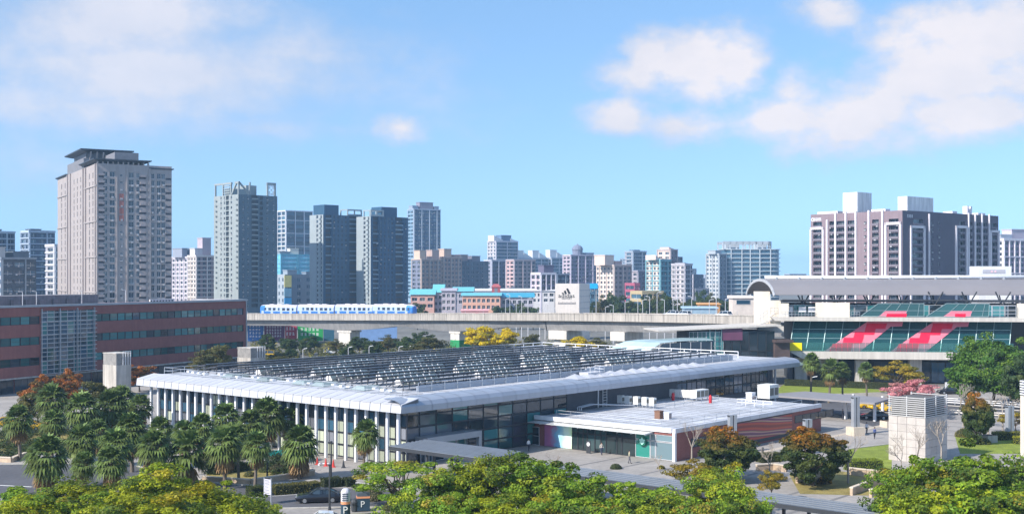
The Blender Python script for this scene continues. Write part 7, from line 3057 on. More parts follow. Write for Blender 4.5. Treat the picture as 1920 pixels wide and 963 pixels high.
BARE = [bare_mesh(s, 5.0, 0.75) for s in (3, 8)] + [bare_mesh(15, 5.0, 0.9, 5)]
for i, (px, yb, ht, l) in enumerate(((1297, 862, 5.0, 'bare pale tree before the brick annex corner'), (1590, 905, 6.4, 'bare slender tree on the lawn right of the annex'), (1443, 890, 3.4, 'small bare tree between the two orange-topped trees'),
                                     (1720, 880, 5.2, 'bare branching tree before the large vent shaft, nearer one'), (1765, 868, 6.2, 'bare branching tree against the dark side of the large vent shaft'), (1806, 800, 6.0, 'bare pale tree left of the small orange-topped tree'),
                                     (1853, 815, 6.5, 'bare pale tree in a grey tub right of the small orange-topped tree'), (1880, 806, 6.0, 'bare pale tree near the right edge'), (1690, 885, 4.0, 'low bare tree at the foot of the large vent shaft'),
                                     (1035, 885, 2.4, 'small bare sapling on the coffee shop forecourt'), (1235, 882, 2.2, 'second small bare sapling before the coffee shop glass'))):
    p = G(px, yb)
    o = inst(BARE[i % 3], 'bare_tree', None, p, i * 1.3, (ht / 5.0,) * 3)
    tag(o, l, 'tree')


# hedges and shrubs
def hedge_mesh(name, lx_, ly_, lz_, seed, col, leaf=0.14, dens_=90):
    rs = np.random.RandomState(seed)
    n = int(dens_ * 2 * (lx_ * ly_ + lx_ * lz_ + ly_ * lz_))
    P = rs.uniform(-0.5, 0.5, (n, 3))
    ax_ = rs.choice(3, n, p=np.array([ly_ * lz_, lx_ * lz_, lx_ * ly_]) / (ly_ * lz_ + lx_ * lz_ + lx_ * ly_))
    sg = np.where(rs.rand(n) < 0.5, -0.5, 0.5)
    P[np.arange(n), ax_] = sg
    P[:, 2] = np.where((ax_ == 2), 0.5, P[:, 2])
    Nn = np.zeros((n, 3))
    Nn[np.arange(n), ax_] = np.sign(P[np.arange(n), ax_])
    Nn = Nn + rs.normal(size=(n, 3)) * 0.6
    Nn /= np.linalg.norm(Nn, axis=1)[:, None]
    P = P * np.array([lx_, ly_, lz_]) + np.array([0, 0, lz_ / 2]) + rs.normal(size=(n, 3)) * 0.05
    cols = np.array(col) * rs.uniform(0.6, 1.4, (n, 1))
    return quads_mesh(name, leaf_quads(P, Nn, leaf, rs), cols, LEAF)


M_hcore = mat('hedge_inner_shade', (0.02, 0.03, 0.012), 0.95, var=0.3)  # near-black colour painting the shade inside the foliage


def hedge(label, pa, pb, w, h, seed, col=(0.085, 0.11, 0.03), name='hedge'):
    A, B = G(*pa), G(*pb)
    L_ = (B - A).length
    yw = math.atan2(B.y - A.y, B.x - A.x)
    t = thing(name, label, 'hedge', (A + B) / 2, yw)
    mb = MB()
    mb.box(-L_ / 2 + 0.06, -w / 2 + 0.06, 0, L_ / 2 - 0.06, w / 2 - 0.06, h - 0.06)
    mb.build('stems', M_hcore, t)  # solid dark block standing for inner shade, no real stems
    tag(inst(hedge_mesh('foliage', L_, w, h, seed, col), 'foliage', t), kind='stuff')


hedge('long clipped hedge behind the black car', (513, 926), (598, 919), 1.6, 1.0, 1, (0.16, 0.15, 0.04))
hedge('short dark hedge left of the lamp posts', (604, 913), (637, 910), 1.5, 1.0, 2, (0.06, 0.075, 0.025))
hedge('small dark hedge right of the lamp posts', (645, 911), (662, 909), 1.4, 0.9, 3, (0.06, 0.075, 0.025))
hedge('hedge end left of the white road sign', (466, 930), (492, 927), 1.6, 1.0, 4)
hedge('long hedge along the station lawn', (1472, 722), (1690, 730), 1.5, 1.3, 5, (0.10, 0.11, 0.035))
hedge('bright green hedge on the lawn right of the annex', (1590, 882), (1648, 880), 2.2, 1.3, 6, (0.20, 0.25, 0.025))
hedge('clipped hedge in the stone planter', (395, 888), (460, 880), 2.0, 0.9, 7, (0.10, 0.13, 0.035))
hedge('bright clipped hedge at the right edge', (1900, 830), (1945, 832), 2.0, 0.9, 8, (0.30, 0.30, 0.02))
hedge('olive hedge below the pale pillar at the right', (1866, 824), (1912, 822), 1.8, 1.1, 9, (0.20, 0.20, 0.03))
hedge('dark hedge at the garden wall by the round trees', (1422, 866), (1460, 863), 1.6, 1.1, 10, (0.09, 0.10, 0.03))
# low planting under the palms, coloured dark for their shade too: nobody could count it
rs = np.random.RandomState(4)
pp = []
while len(pp) < 30000:
    px_, py_ = rs.uniform(-60, 560), rs.uniform(790, 890)
    if py_ > 866 - 18 * abs(math.sin(px_ * 0.021)) and px_ < 380 or (px_ > 265 and py_ < 790 + (px_ - 265) * 0.16 + 26):
        continue
    if math.sin(px_ * 0.05) + math.sin(py_ * 0.31 + px_ * 0.013) < -0.5:
        continue
    q = G(px_, py_)
    pp.append((q.x, q.y, abs(rs.normal()) * (0.3 + 0.5 * (math.sin(px_ * 0.11) * math.sin(q.y * 0.5) > 0.2))))
pp = np.array(pp)
nn = rs.normal(size=pp.shape) * 0.5 + np.array([0, 0, 1.0])
nn /= np.linalg.norm(nn, axis=1)[:, None]
gc = quads_mesh('ground_cover', leaf_quads(pp, nn, 0.32, rs), np.array((0.06, 0.085, 0.025)) * rs.uniform(0.5, 1.7, (len(pp), 1)), LEAF)
# shrubbery between the hall and the viaduct
pp = []
while len(pp) < 26000:
    px_, py_ = rs.uniform(470, 1150), rs.uniform(646, 676)
    q = G(px_, py_)
    b_ = math.sin(px_ * 0.09) * math.sin(q.y * 0.12) + 0.6 * math.sin(px_ * 0.23 + q.y * 0.07)
    if b_ < -0.35:
        continue
    pp.append((q.x, q.y, abs(rs.normal()) * (0.5 + 0.7 * max(0, b_))))
pp = np.array(pp)
nn = rs.normal(size=pp.shape) * 0.6 + np.array([0, 0, 1.0])
nn /= np.linalg.norm(nn, axis=1)[:, None]
cc = np.where((rs.rand(len(pp), 1) < 0.12), np.array((0.34, 0.28, 0.02)), np.array((0.09, 0.095, 0.03))) * rs.uniform(0.5, 1.7, (len(pp), 1))
sb_ = quads_mesh('shrubbery', leaf_quads(pp, nn, 0.55, rs), cc, LEAF)
tag(inst(sb_, 'shrubbery'), 'olive shrubbery between the solar roof and the viaduct', 'shrubbery', kind='stuff')
tag(inst(gc, 'ground_cover'), 'dark green ground cover under the palms, darkened for their shade', 'ground cover', kind='stuff')
rngs = random.Random(9)


def ball_bush(label, px, py, r, col, seed):
    rs = np.random.RandomState(seed)
    n = int(900 * r * r)
    v = rs.normal(size=(n, 3))
    v /= np.linalg.norm(v, axis=1)[:, None]
    v[:, 2] = np.abs(v[:, 2])
    P = v * r * rs.uniform(0.85, 1.05, n)[:, None] * np.array([1, 1, 0.85])
    nn = v + rs.normal(size=(n, 3)) * 0.5
    nn /= np.linalg.norm(nn, axis=1)[:, None]
    t = thing('bush', label, 'bush', G(px, py))
    tag(inst(quads_mesh('foliage', leaf_quads(P, nn, 0.15, rs), np.array(col) * rs.uniform(0.6, 1.4, (n, 1)), LEAF), 'foliage', t), kind='stuff')
    mb = MB()
    mb.lathe([(r * 0.9, -0.05), (r * 0.92, r * 0.3), (r * 0.7, r * 0.6), (r * 0.3, r * 0.75)], 10)
    mb.build('stems', M_hcore, t)  # dark dome under the leaves, painted as shade rather than stems


for (px, py, r, c, l) in ((1155, 878, 0.75, (0.07, 0.09, 0.03), 'round clipped bush before the coffee shop'), (520, 884, 1.1, (0.09, 0.08, 0.035), 'round brown-green bush in the stone planter'), (496, 884, 0.8, (0.10, 0.12, 0.03), 'smaller round bush left of the brown-green one'),
                          (468, 892, 0.7, (0.16, 0.15, 0.04), 'little bush at the planter corner'), (1810, 818, 1.5, (0.17, 0.15, 0.04), 'wide olive bush under the small orange-topped tree'), (1845, 832, 1.0, (0.16, 0.17, 0.03), 'low olive bush left of the grey tub'),
                          (20, 838, 1.2, (0.10, 0.09, 0.03), 'brownish bush at the left edge by the stone wall'), (440, 880, 0.9, (0.2, 0.09, 0.03), 'reddish bush in the stone planter'), (735, 955, 1.0, (0.13, 0.14, 0.04), 'scrubby bush beside the parking sign'),
                          (700, 936, 1.3, (0.22, 0.20, 0.11), 'pale thin bush behind the parking sign'), (1545, 905, 0.9, (0.30, 0.18, 0.03), 'orange-yellow bush under the right orange-topped tree'), (1240, 878, 0.5, (0.35, 0.28, 0.03), 'yellow ground bush at the annex corner')):
    ball_bush(l, px, py, r, c, int(px))

# ------------------------------------------------------------------ stone planters and garden walls


def wall_path(label, pts, h, th, z0=0.0, closed=False, name='stone_wall', blk=1.6):
    t = thing(name, label, 'stone wall', (0, 0, 0))
    P = [G(*p) for p in pts]
    if closed:
        P.append(P[0])
    for a, b in zip(P, P[1:]):
        n = max(1, int((b - a).length / blk))
        for k in range(n):
            p, q = a.lerp(b, k / n), a.lerp(b, (k + 1) / n)
            dv = (q - p).normalized() * 0.012
            mb = MB()
            mb.beam(p + dv + Vector((0, 0, h / 2)), q - dv + Vector((0, 0, h / 2)), th, h)
            mb.build('stone', M_stonewall, t)
            mb = MB()
            mb.beam(p + dv * 0.5 + Vector((0, 0, h + 0.06)), q - dv * 0.5 + Vector((0, 0, h + 0.06)), th + 0.12, 0.12)
            mb.build('coping_stone', M_stonecap, t)
    return t


wall_path('sandstone planter wall among the palms behind the road', [(380, 902), (470, 908), (588, 890), (560, 880)], 0.55, 0.35)
sheet('planter_soil', gp([(380, 900), (470, 905), (584, 888), (558, 880), (400, 872)]), 0.02, M_grass_dry)
wall_path('sandstone planter wall at the left edge of the road', [(-60, 862), (22, 866), (48, 856)], 0.55, 0.35)
wall_path('curved garden wall below the right orange-topped tree', [(1494, 905), (1520, 897), (1545, 893)], 0.7, 0.3)
wall_path('low garden wall left of the lower right trees', [(1596, 928), (1625, 917), (1660, 909)], 0.8, 0.3)
wall_path('second low garden wall nearer the lower right trees', [(1632, 932), (1660, 924), (1690, 917)], 0.8, 0.3)
wall_path('back garden wall behind the right orange-topped tree', [(1590, 889), (1625, 893), (1665, 896)], 0.8, 0.3)
wall_path('garden wall between the two orange-topped trees', [(1418, 882), (1450, 880), (1475, 884)], 0.7, 0.3)

def kerb(pts, name='kerb'):
    P = [G(*p) for p in pts]
    mb = MB()
    for a, b in zip(P, P[1:]):
        n = max(1, int((b - a).length / 1.0))
        for k in range(n):
            p, q = a.lerp(b, (k + 0.01) / n), a.lerp(b, (k + 0.99) / n)
            mb.beam(p + Vector((0, 0, 0.06)), q + Vector((0, 0, 0.06)), 0.22, 0.13)
    tag(mb.build(name, M_kerb), kind='structure')


kerb([(-300, 873), (230, 868), (420, 908), (600, 913)])
kerb([(480, 954), (640, 951), (760, 951)])
kerb([(1590, 842), (1672, 832)])
kerb([(1440, 741), (1590, 738), (1690, 734)])
kerb([(1690, 754), (1990, 775)])
# ------------------------------------------------------------------ vehicles
M_tyre = mat('tyre_rubber', (0.015, 0.015, 0.016), 0.85)
M_rim = mat('alloy_rim', (0.55, 0.56, 0.58), 0.3, 0.8)
M_lamp = mat('head_lamp', (0.75, 0.78, 0.80), 0.15)
M_tail = mat('tail_lamp', (0.35, 0.01, 0.01), 0.25)


def car_paint(name, col):
    m = mat(name, col, 0.3, 0.1, var=0.03)
    b = m.node_tree.nodes['Principled BSDF']
    b.inputs['Coat Weight'].default_value = 1.0
    b.inputs['Coat Roughness'].default_value = 0.05
    return m


def make_car(label, loc, rz, paint, L_=4.7, w=1.82, h=1.45, group=None, van=False):
    t = thing('car', label, 'car', loc, rz, group)
    k = L_ / 4.7
    # body: lower shell by stations (x, z_bottom, z_top, half width); front at -x
    st_ = [(-2.35, 0.42, 0.60, 0.62), (-2.25, 0.28, 0.74, 0.80), (-1.9, 0.20, 0.82, 0.88), (-1.2, 0.18, 0.93, 0.91), (-0.85, 0.18, 0.97, 0.91), (0.0, 0.18, 0.98, 0.91),
           (1.0, 0.18, 1.0, 0.91), (1.6, 0.18, 1.02, 0.90), (2.1, 0.22, 1.0, 0.86), (2.3, 0.35, 0.92, 0.78), (2.35, 0.5, 0.75, 0.70)]
    mb = MB()
    secs = []
    for (x, zb, zt, hw) in st_:
        hw = hw * w / 1.82
        zm = zb + (zt - zb) * 0.6
        secs.append([(x * k, -hw * 0.94, zb), (x * k, -hw, zm - 0.1), (x * k, -hw, zm), (x * k, -hw * 0.93, zt - 0.03), (x * k, -hw * 0.8, zt),
                     (x * k, hw * 0.8, zt), (x * k, hw * 0.93, zt - 0.03), (x * k, hw, zm), (x * k, hw, zm - 0.1), (x * k, hw * 0.94, zb)])
    for a, b in zip(secs, secs[1:]):
        n = len(a)
        for i in range(n):
            j = (i + 1) % n
            mb.face([a[i], a[j], b[j], b[i]])
    mb.face(secs[0])
    mb.face(list(reversed(secs[-1])))
    mb.build('body', paint, t, smooth=False)
    # cabin
    cx = [(-0.95, 0.95, 0.80), (-0.25, h - 0.03, 0.62), (0.1, h, 0.61), (0.75, h - 0.02, 0.61), (1.15 if not van else 1.9, h - 0.10, 0.60), (1.85 if not van else 2.2, 1.0, 0.78)]
    mb = MB()
    ws = [(x * k, z, q * w / 1.82) for x, z, q in cx]
    base = [(x * k, 0.97, 0.83 * w / 1.82) for x, z, q in cx]
    for (a, b, c, e) in zip(ws, ws[1:], base, base[1:]):
        for s in (-1, 1):
            pts = [(c[0], s * c[2], c[1]), (e[0], s * e[2], e[1]), (b[0], s * b[2], b[1]), (a[0], s * a[2], a[1])]
            mb.face(pts if s < 0 else list(reversed(pts)), 0)
        mid = (a[1] > h - 0.15 and b[1] > h - 0.15)
        mb.face([(a[0], -a[2], a[1]), (b[0], -b[2], b[1]), (b[0], b[2], b[1]), (a[0], a[2], a[1])], 1 if mid else 0)
    mb.build('cabin', [M_gl_dark, paint], t)
    mb = MB()
    for s in (-1, 1):
        mb.beam((-0.95 * k, s * 0.80 * w / 1.82, 0.97), (-0.25 * k, s * 0.625 * w / 1.82, h - 0.02), 0.06, 0.06)
        mb.beam((0.35 * k, s * 0.84 * w / 1.82, 0.98), (0.35 * k, s * 0.63 * w / 1.82, h - 0.02), 0.06, 0.07)
        mb.beam((-0.25 * k, s * 0.63 * w / 1.82, h - 0.02), (cx[4][0] * k, s * 0.61 * w / 1.82, h - 0.09), 0.05, 0.05)
        mb.beam((cx[4][0] * k, s * 0.61 * w / 1.82, h - 0.09), (cx[5][0] * k, s * 0.79 * w / 1.82, 1.0), 0.09, 0.06)
    mb.build('pillar', paint, t)
    for x in (-1.42, 1.38):
        for s in (-1, 1):
            mb = MB()
            mb.tube((0, -0.1, 0), (0, 0.1, 0), 0.32, n=16)
            wh = mb.build('wheel', M_tyre, t, (x * k, s * (w / 2 - 0.09), 0.32))
            mb = MB()
            mb.tube((0, s * 0.101, 0), (0, s * 0.115, 0), 0.21, n=14)
            mb.build('rim', M_rim, wh)
    for s in (-1, 1):
        mb = MB()
        mb.box(-2.31 * k, s * 0.55 - 0.16, 0.62, -2.2 * k, s * 0.55 + 0.16, 0.74)
        mb.build('headlight', M_lamp, t)
        mb = MB()
        mb.box(2.24 * k, s * 0.6 - 0.14, 0.72, 2.335 * k, s * 0.6 + 0.14, 0.88)
        mb.build('tail_light', M_tail, t)
        mb = MB()
        mb.box(-0.75 * k, s * 0.98 - 0.1, 0.98, -0.6 * k, s * 0.98 + 0.1, 1.1)
        mb.build('mirror', paint, t)
    return t


P_blk = car_paint('black_paint', (0.008, 0.008, 0.013))
P_wht = car_paint('white_car_paint', (0.75, 0.75, 0.76))
P_yel = car_paint('taxi_yellow', (0.80, 0.48, 0.0))
P_sil = car_paint('silver_paint', (0.45, 0.46, 0.48))
make_car('black saloon car driving on the road behind the parking sign', G(598, 940), R(8), P_blk, 4.9, 1.85, 1.45)
make_car('white car whose roof shows at the bottom edge below the black saloon', D(602, 115), R(6), P_wht, 4.6, 1.8, 1.5)
make_car('silver car half hidden in the lower left corner', D(14, 116), R(10), P_sil)
make_car('dark saloon parked under the flat canopy', G(1640, 785), R(-12), P_blk, 4.7)
gT = 'yellow taxis queueing beyond the flat canopy'
for i, (px, py) in enumerate(((1628, 764), (1651, 767), (1674, 770))):
    make_car('yellow taxi beyond the flat canopy, %s from the left' % ordn[i], G(px, py), R(14), P_yel, 4.5, group=gT)
for i, (px, py, P, l) in enumerate(((7, 798, P_yel, 'yellow taxi at the left edge among the palms'), (50, 806, P_yel, 'second yellow taxi showing between the left palms'))):
    make_car(l, G(px, py), R(20), P)
for i, (px, P, l) in enumerate(((1240, P_wht, 'white car roof behind the viaduct parapet, first right of the sign cube'), (1262, P_wht, 'white car roof behind the viaduct parapet, second right of the sign cube'), (1336, P_wht, 'white car roof behind the viaduct parapet near the shed'))):
    p, zt, tg = vat(px)
    nb = Vector((-tg.y, tg.x, 0))
    q = p + nb * 4
    make_car(l, (q.x, q.y, zt - 0.75), math.atan2(tg.y, tg.x), P, 5.2, 1.9, 1.7, van=True, group='cars on the viaduct deck')
# parked cars under the viaduct
for i, (px, py, P, l) in enumerate(((500, 668, P_yel, 'yellow van under the viaduct beside the mesh-headed shaft'), (620, 663, P_wht, 'white car parked under the viaduct'), (1780, 738, P_blk, 'dark car on the far road by the station'))):
    make_car(l, G(px, py), R(5), P, 5.0, 1.9, 1.9, van=True)

# ------------------------------------------------------------------ street furniture
# parking sign drums
M_pnav = mat('navy_sign', (0.03, 0.06, 0.10), 0.5)
M_pale = mat('pale_sign', (0.62, 0.60, 0.68), 0.5)
M_oran = mat('orange_band', (0.80, 0.33, 0.18), 0.5)
for i, (px, py, w_, h_, l) in enumerate(((648, 969, 0.95, 3.0, 'tall parking pillar with white P and orange band'), (681, 957, 1.3, 1.9, 'dark box parking sign with white P beside the pillar'))):
    p = G(px, py)
    t = thing('parking_sign', l, 'parking sign', p, R(12 if i else 4))
    mb = MB()
    if i == 0:
        n = 14
        mb.lathe([(w_ / 2, 0), (w_ / 2, 1.35)], n)
        mb.build('base', M_pnav, t)
        mb = MB()
        mb.lathe([(w_ / 2 + 0.01, 1.36), (w_ / 2 + 0.01, 1.62)], n)
        mb.build('band', M_oran, t)
        mb = MB()
        mb.lathe([(w_ / 2, 1.63), (w_ / 2, 2.55), (w_ / 2 * 0.8, 2.75), (w_ / 4, 2.88)], n)
        mb.build('head', M_pale, t)
        for z in (1.75, 1.95, 2.15, 2.35):
            mb = MB()
            mb.box(-0.3, -w_ / 2 - 0.02, z, 0.3, -w_ / 2 + 0.06, z + 0.07)
            mb.build('print_line', M_pnav, t)
        text('P', 1.0, M_white, t, (0, -w_ / 2 - 0.03, 0.8), (R(90), 0, 0), align='CENTER')
    else:
        mb.box(-w_ / 2, -0.4, 0.1, w_ / 2, 0.4, 1.35)
        mb.build('box', M_pnav, t)
        mb = MB()
        mb.box(-w_ / 2 - 0.02, -0.42, 1.36, w_ / 2 + 0.02, 0.42, 1.55)
        mb.build('band', M_oran, t)
        mb = MB()
        mb.box(-w_ / 2, -0.4, 1.56, w_ / 2, 0.4, h_)
        mb.build('head', mat('slate_sign', (0.10, 0.12, 0.16), 0.5), t)
        mb = MB()
        mb.box(-0.5, -0.3, 0, 0.5, 0.3, 0.1)
        mb.build('foot', M_dark, t)
        text('P', 0.9, M_white, t, (-0.1, -0.42, 0.75), (R(90), 0, 0))
# dark figure-like bin between signs and white road sign
t = thing('litter_bin', 'dark brown litter bin standing between the two parking signs', 'bin', G(665, 958))
mb = MB()
mb.lathe([(0.3, 0), (0.36, 0.15), (0.38, 0.95), (0.42, 1.0), (0.3, 1.25), (0.08, 1.35)], 10)
mb.build('drum', M_dark, t)
mb = MB()
mb.box(-0.2, -0.40, 0.7, 0.2, -0.36, 0.85)
mb.build('slot', M_black, t)
t = thing('road_sign', 'white direction sign board with grey rows on two posts', 'road sign', G(502, 944), R(-35))
mb = MB()
for k in range(5):
    mb.box(-0.48, -0.04, 1.0 + k * 0.33, 0.48, 0.02, 1.0 + k * 0.33 + 0.30)
mb.build('board', M_pale, t)
mb = MB()
for k in range(5):
    mb.box(-0.36, -0.05, 1.1 + k * 0.33, 0.3 - 0.08 * (k % 3), -0.041, 1.1 + k * 0.33 + 0.1)
mb.build('print_line', M_grey, t)
for s in (-0.52, 0.52):
    mb = MB()
    mb.box(s - 0.05, -0.05, 0, s + 0.05, 0.05, 2.75)
    mb.build('post', M_steel, t)


def lamp(label, px, py, ytop, arm=0.0, head='post', group=None):
    p = G(px, py)
    h = ZY(ytop, p.y)
    t = thing('street_lamp', label, 'lamp post', p, 0, group)
    mb = MB()
    mb.tube((0, 0, 0), (0, 0, h), 0.11, 0.08, n=8)
    mb.tube((0, 0, 0), (0, 0, 0.3), 0.17, 0.15, n=8)
    mb.build('pole', M_dark if head == 'post' else M_pole, t)
    mb = MB()
    if arm:
        mb.tube((0, 0, h), (arm, 0, h + 0.25), 0.06, n=6)
        mb.hexa([(arm - 0.1, -0.14, h + 0.18), (arm + 0.7, -0.14, h + 0.3), (arm + 0.7, 0.14, h + 0.3), (arm - 0.1, 0.14, h + 0.18)],
                [(arm - 0.1, -0.1, h + 0.3), (arm + 0.7, -0.1, h + 0.4), (arm + 0.7, 0.1, h + 0.4), (arm - 0.1, 0.1, h + 0.3)])
    else:
        mb.tube((0, 0, h), (0, 0, h + 0.12), 0.14, n=8)
    mb.build('lamp_head', M_white if arm else M_dark, t)


lamp('dark lamp post standing on the road before the palms, taller one', 621, 903, 828)
lamp('thin grey post in front of the black saloon', 618, 955, 872)
lamp('curved white lamp on the station lawn', 1521, 728, 708, 0.6, 'arm')
lamp('curved white lamp at the station forecourt', 1804, 740, 706, -0.5, 'arm')
for i, (px, py, yt) in enumerate(((375, 690, 660), (137, 700, 672), (653, 690, 652), (692, 690, 650), (748, 690, 651), (768, 690, 650), (568, 695, 655))):
    lamp('small white-headed lamp before the viaduct trees, %s of its row' % ordn[i], px, py, yt, 0.35, 'arm', 'white-headed lamps')
lamp('black sign post with small board among the palms', 501, 898, 862)
# bollards, cones
M_cone = mat('cone_red', (0.62, 0.06, 0.05), 0.6)
for i, (px, py, m_, l) in enumerate(((595, 870, M_cone, 'red traffic cone, first left of the white bar'), (611, 873, M_cone, 'red traffic cone, second from the left by the columns'), (625, 875, M_cone, 'red traffic cone, third from the left by the columns'), (644, 876, M_dark, 'black cone at the foot of the last columns'))):
    mb = MB()
    mb.box(-0.28, -0.28, 0, 0.28, 0.28, 0.06)
    mb.lathe([(0.2, 0.061), (0.05, 0.95), (0.03, 0.97)], 10)
    tag(mb.build('traffic_cone', m_, None, G(px, py)), l, 'cone', 'traffic cones by the columns')
mb = MB()
mb.tube((0, 0, 0.25), (1.5, 0, 0.25), 0.08, n=8)
mb.box(-0.1, -0.2, 0, 0.1, 0.2, 0.25)
mb.box(1.4, -0.2, 0, 1.6, 0.2, 0.25)
tag(mb.build('barrier', M_white, None, G(598, 872)), 'low white barrier bar among the red cones', 'barrier')
for i, (px, py, l) in enumerate(((516, 857, 'turquoise site barrier beside the columns, left piece'), (543, 857, 'turquoise site barrier beside the columns, right piece'))):
    t = thing('site_barrier', l, 'barrier', G(px, py), R(15), 'turquoise site barriers')
    mb = MB()
    mb.box(-0.9, -0.05, 0.25, 0.9, 0.05, 0.95)
    mb.build('board', mat('turquoise_board', (0.02, 0.42, 0.42), 0.5), t)
    mb = MB()
    for s in (-0.75, 0.75):
        mb.box(s - 0.05, -0.2, 0, s + 0.05, 0.2, 0.25)
    mb.build('foot', M_dark, t)
# tall pylon pillars of the plaza
for i, (px, yb, yt, base, l) in enumerate(((1604, 815, 743, 1, 'grey plaza pylon on a cream plinth right of the annex'), (1373, 850, 777, 0, 'grey plaza pylon rising behind the left orange-topped tree'), (1514, 850, 785, 0, 'grey plaza pylon rising behind the right orange-topped tree'), (1893, 822, 760, 0, 'grey twin-bladed pylon near the right edge'))):
    p = G(px, yb)
    h = ZY(yt, p.y)
    t = thing('plaza_pylon', l, 'pylon', p, R(20), 'grey plaza pylons')
    for s in (-0.32, 0.32):
        mb = MB()
        mb.box(s - 0.22, -0.35, 0, s + 0.22, 0.35, h)
        mb.build('blade', M_grey, t)
    mb = MB()
    mb.box(-0.6, -0.3, h - 0.25, 0.6, 0.3, h - 0.05)
    mb.build('cross_bar', M_dark, t)
    if base:
        mb = MB()
        mb.box(-1.0, -1.0, 0, 1.0, 1.0, 1.25)
        mb.build('plinth', M_stonecap, t)
for i, (px, py, l) in enumerate(((1665, 800, 'square cream stone box on the plaza beside the vent shaft'), (1853, 828, 'grey square tree tub under the bare tree'))):
    t = thing('planter_box', l, 'planter', G(px, py), R(20))
    mb = MB()
    mb.box(-0.9, -0.9, 0, 0.9, 0.9, 1.0)
    mb.build('tub', M_stonecap if i == 0 else M_concrete, t)
    mb = MB()
    mb.box(-0.75, -0.75, 0.98, 0.75, 0.75, 1.03)
    mb.build('soil', M_soil, t)
for i, (px, py) in enumerate(((1584, 838), (1575, 842), (1430, 852))):
    mb = MB()
    mb.lathe([(0.16, 0), (0.16, 0.9), (0.12, 1.0), (0.02, 1.04)], 10)
    tag(mb.build('bollard', M_dark, None, G(px, py)), 'dark bollard on the plaza, %s from the annex corner' % ['second', 'first', 'third'][i], 'bollard', 'plaza bollards')
# road guard rails by the station
railT = thing('guard_rail', 'long pale guard rail along the far road before the station', 'guard rail', (0, 0, 0))
A, B = G(1690, 752), G(1990, 772)
for off, z in ((0, 0.45), (0, 0.85), (0, 1.2)):
    mb = MB()
    mb.beam(A + Vector((0, 0, z)), B + Vector((0, 0, z)), 0.08, 0.16)
    mb.build('rail', M_white, railT)
for k in range(18):
    p = A.lerp(B, k / 17)
    mb = MB()
    mb.box(p.x - 0.06, p.y - 0.06, 0, p.x + 0.06, p.y + 0.06, 1.25)
    mb.build('post', M_steel, railT)
railT = thing('guard_rail', 'second pale guard rail on the near side of the far road', 'guard rail', (0, 0, 0))
A, B = G(1780, 776), G(1990, 790)
for z in (0.4, 0.8):
    mb = MB()
    mb.beam(A + Vector((0, 0, z)), B + Vector((0, 0, z)), 0.08, 0.2)
    mb.build('rail', M_concrete_l, railT)
for k in range(12):
    p = A.lerp(B, k / 11)
    mb = MB()
    mb.box(p.x - 0.08, p.y - 0.08, 0, p.x + 0.08, p.y + 0.08, 0.95)
    mb.build('post', M_concrete, railT)
# notice boards before the station
for i, (px, py, l) in enumerate(((1776, 738, 'white upright notice board before the station glass'), (1738, 735, 'small white notice board by the station piers'), (1692, 732, 'small white notice under the yellow autumn tree'))):
    t = thing('notice_board', l, 'notice board', G(px, py), 0)
    s = 1.0 if i == 0 else 0.6
    mb = MB()
    mb.box(-0.45 * s, -0.05, 0.3, 0.45 * s, 0.05, 2.4 * s)
    mb.build('board', M_white, t)
    mb = MB()
    mb.box(-0.3 * s, -0.06, 0, 0.3 * s, 0.06, 0.3)
    mb.build('foot', M_grey, t)
# shop banner and cafe tables
t = thing('shop_banner', 'black and white round-faced stand before the coffee shop door', 'sign stand', HL(ax - 1.4, ay + sf(1115, 850)), HY - R(90))
mb = MB()
mb.box(-0.35, -0.04, 0.0, 0.35, 0.04, 1.7)
mb.build('board', M_dark, t)
mb = MB()
pts = [(0.27 * math.cos(2 * math.pi * k / 16), 0.27 * math.sin(2 * math.pi * k / 16)) for k in range(16)]
mb.hexa([(c, -0.041, 1.25 + s) for c, s in pts], [(c, -0.06, 1.25 + s) for c, s in pts])
mb.build('disc', M_white, t)


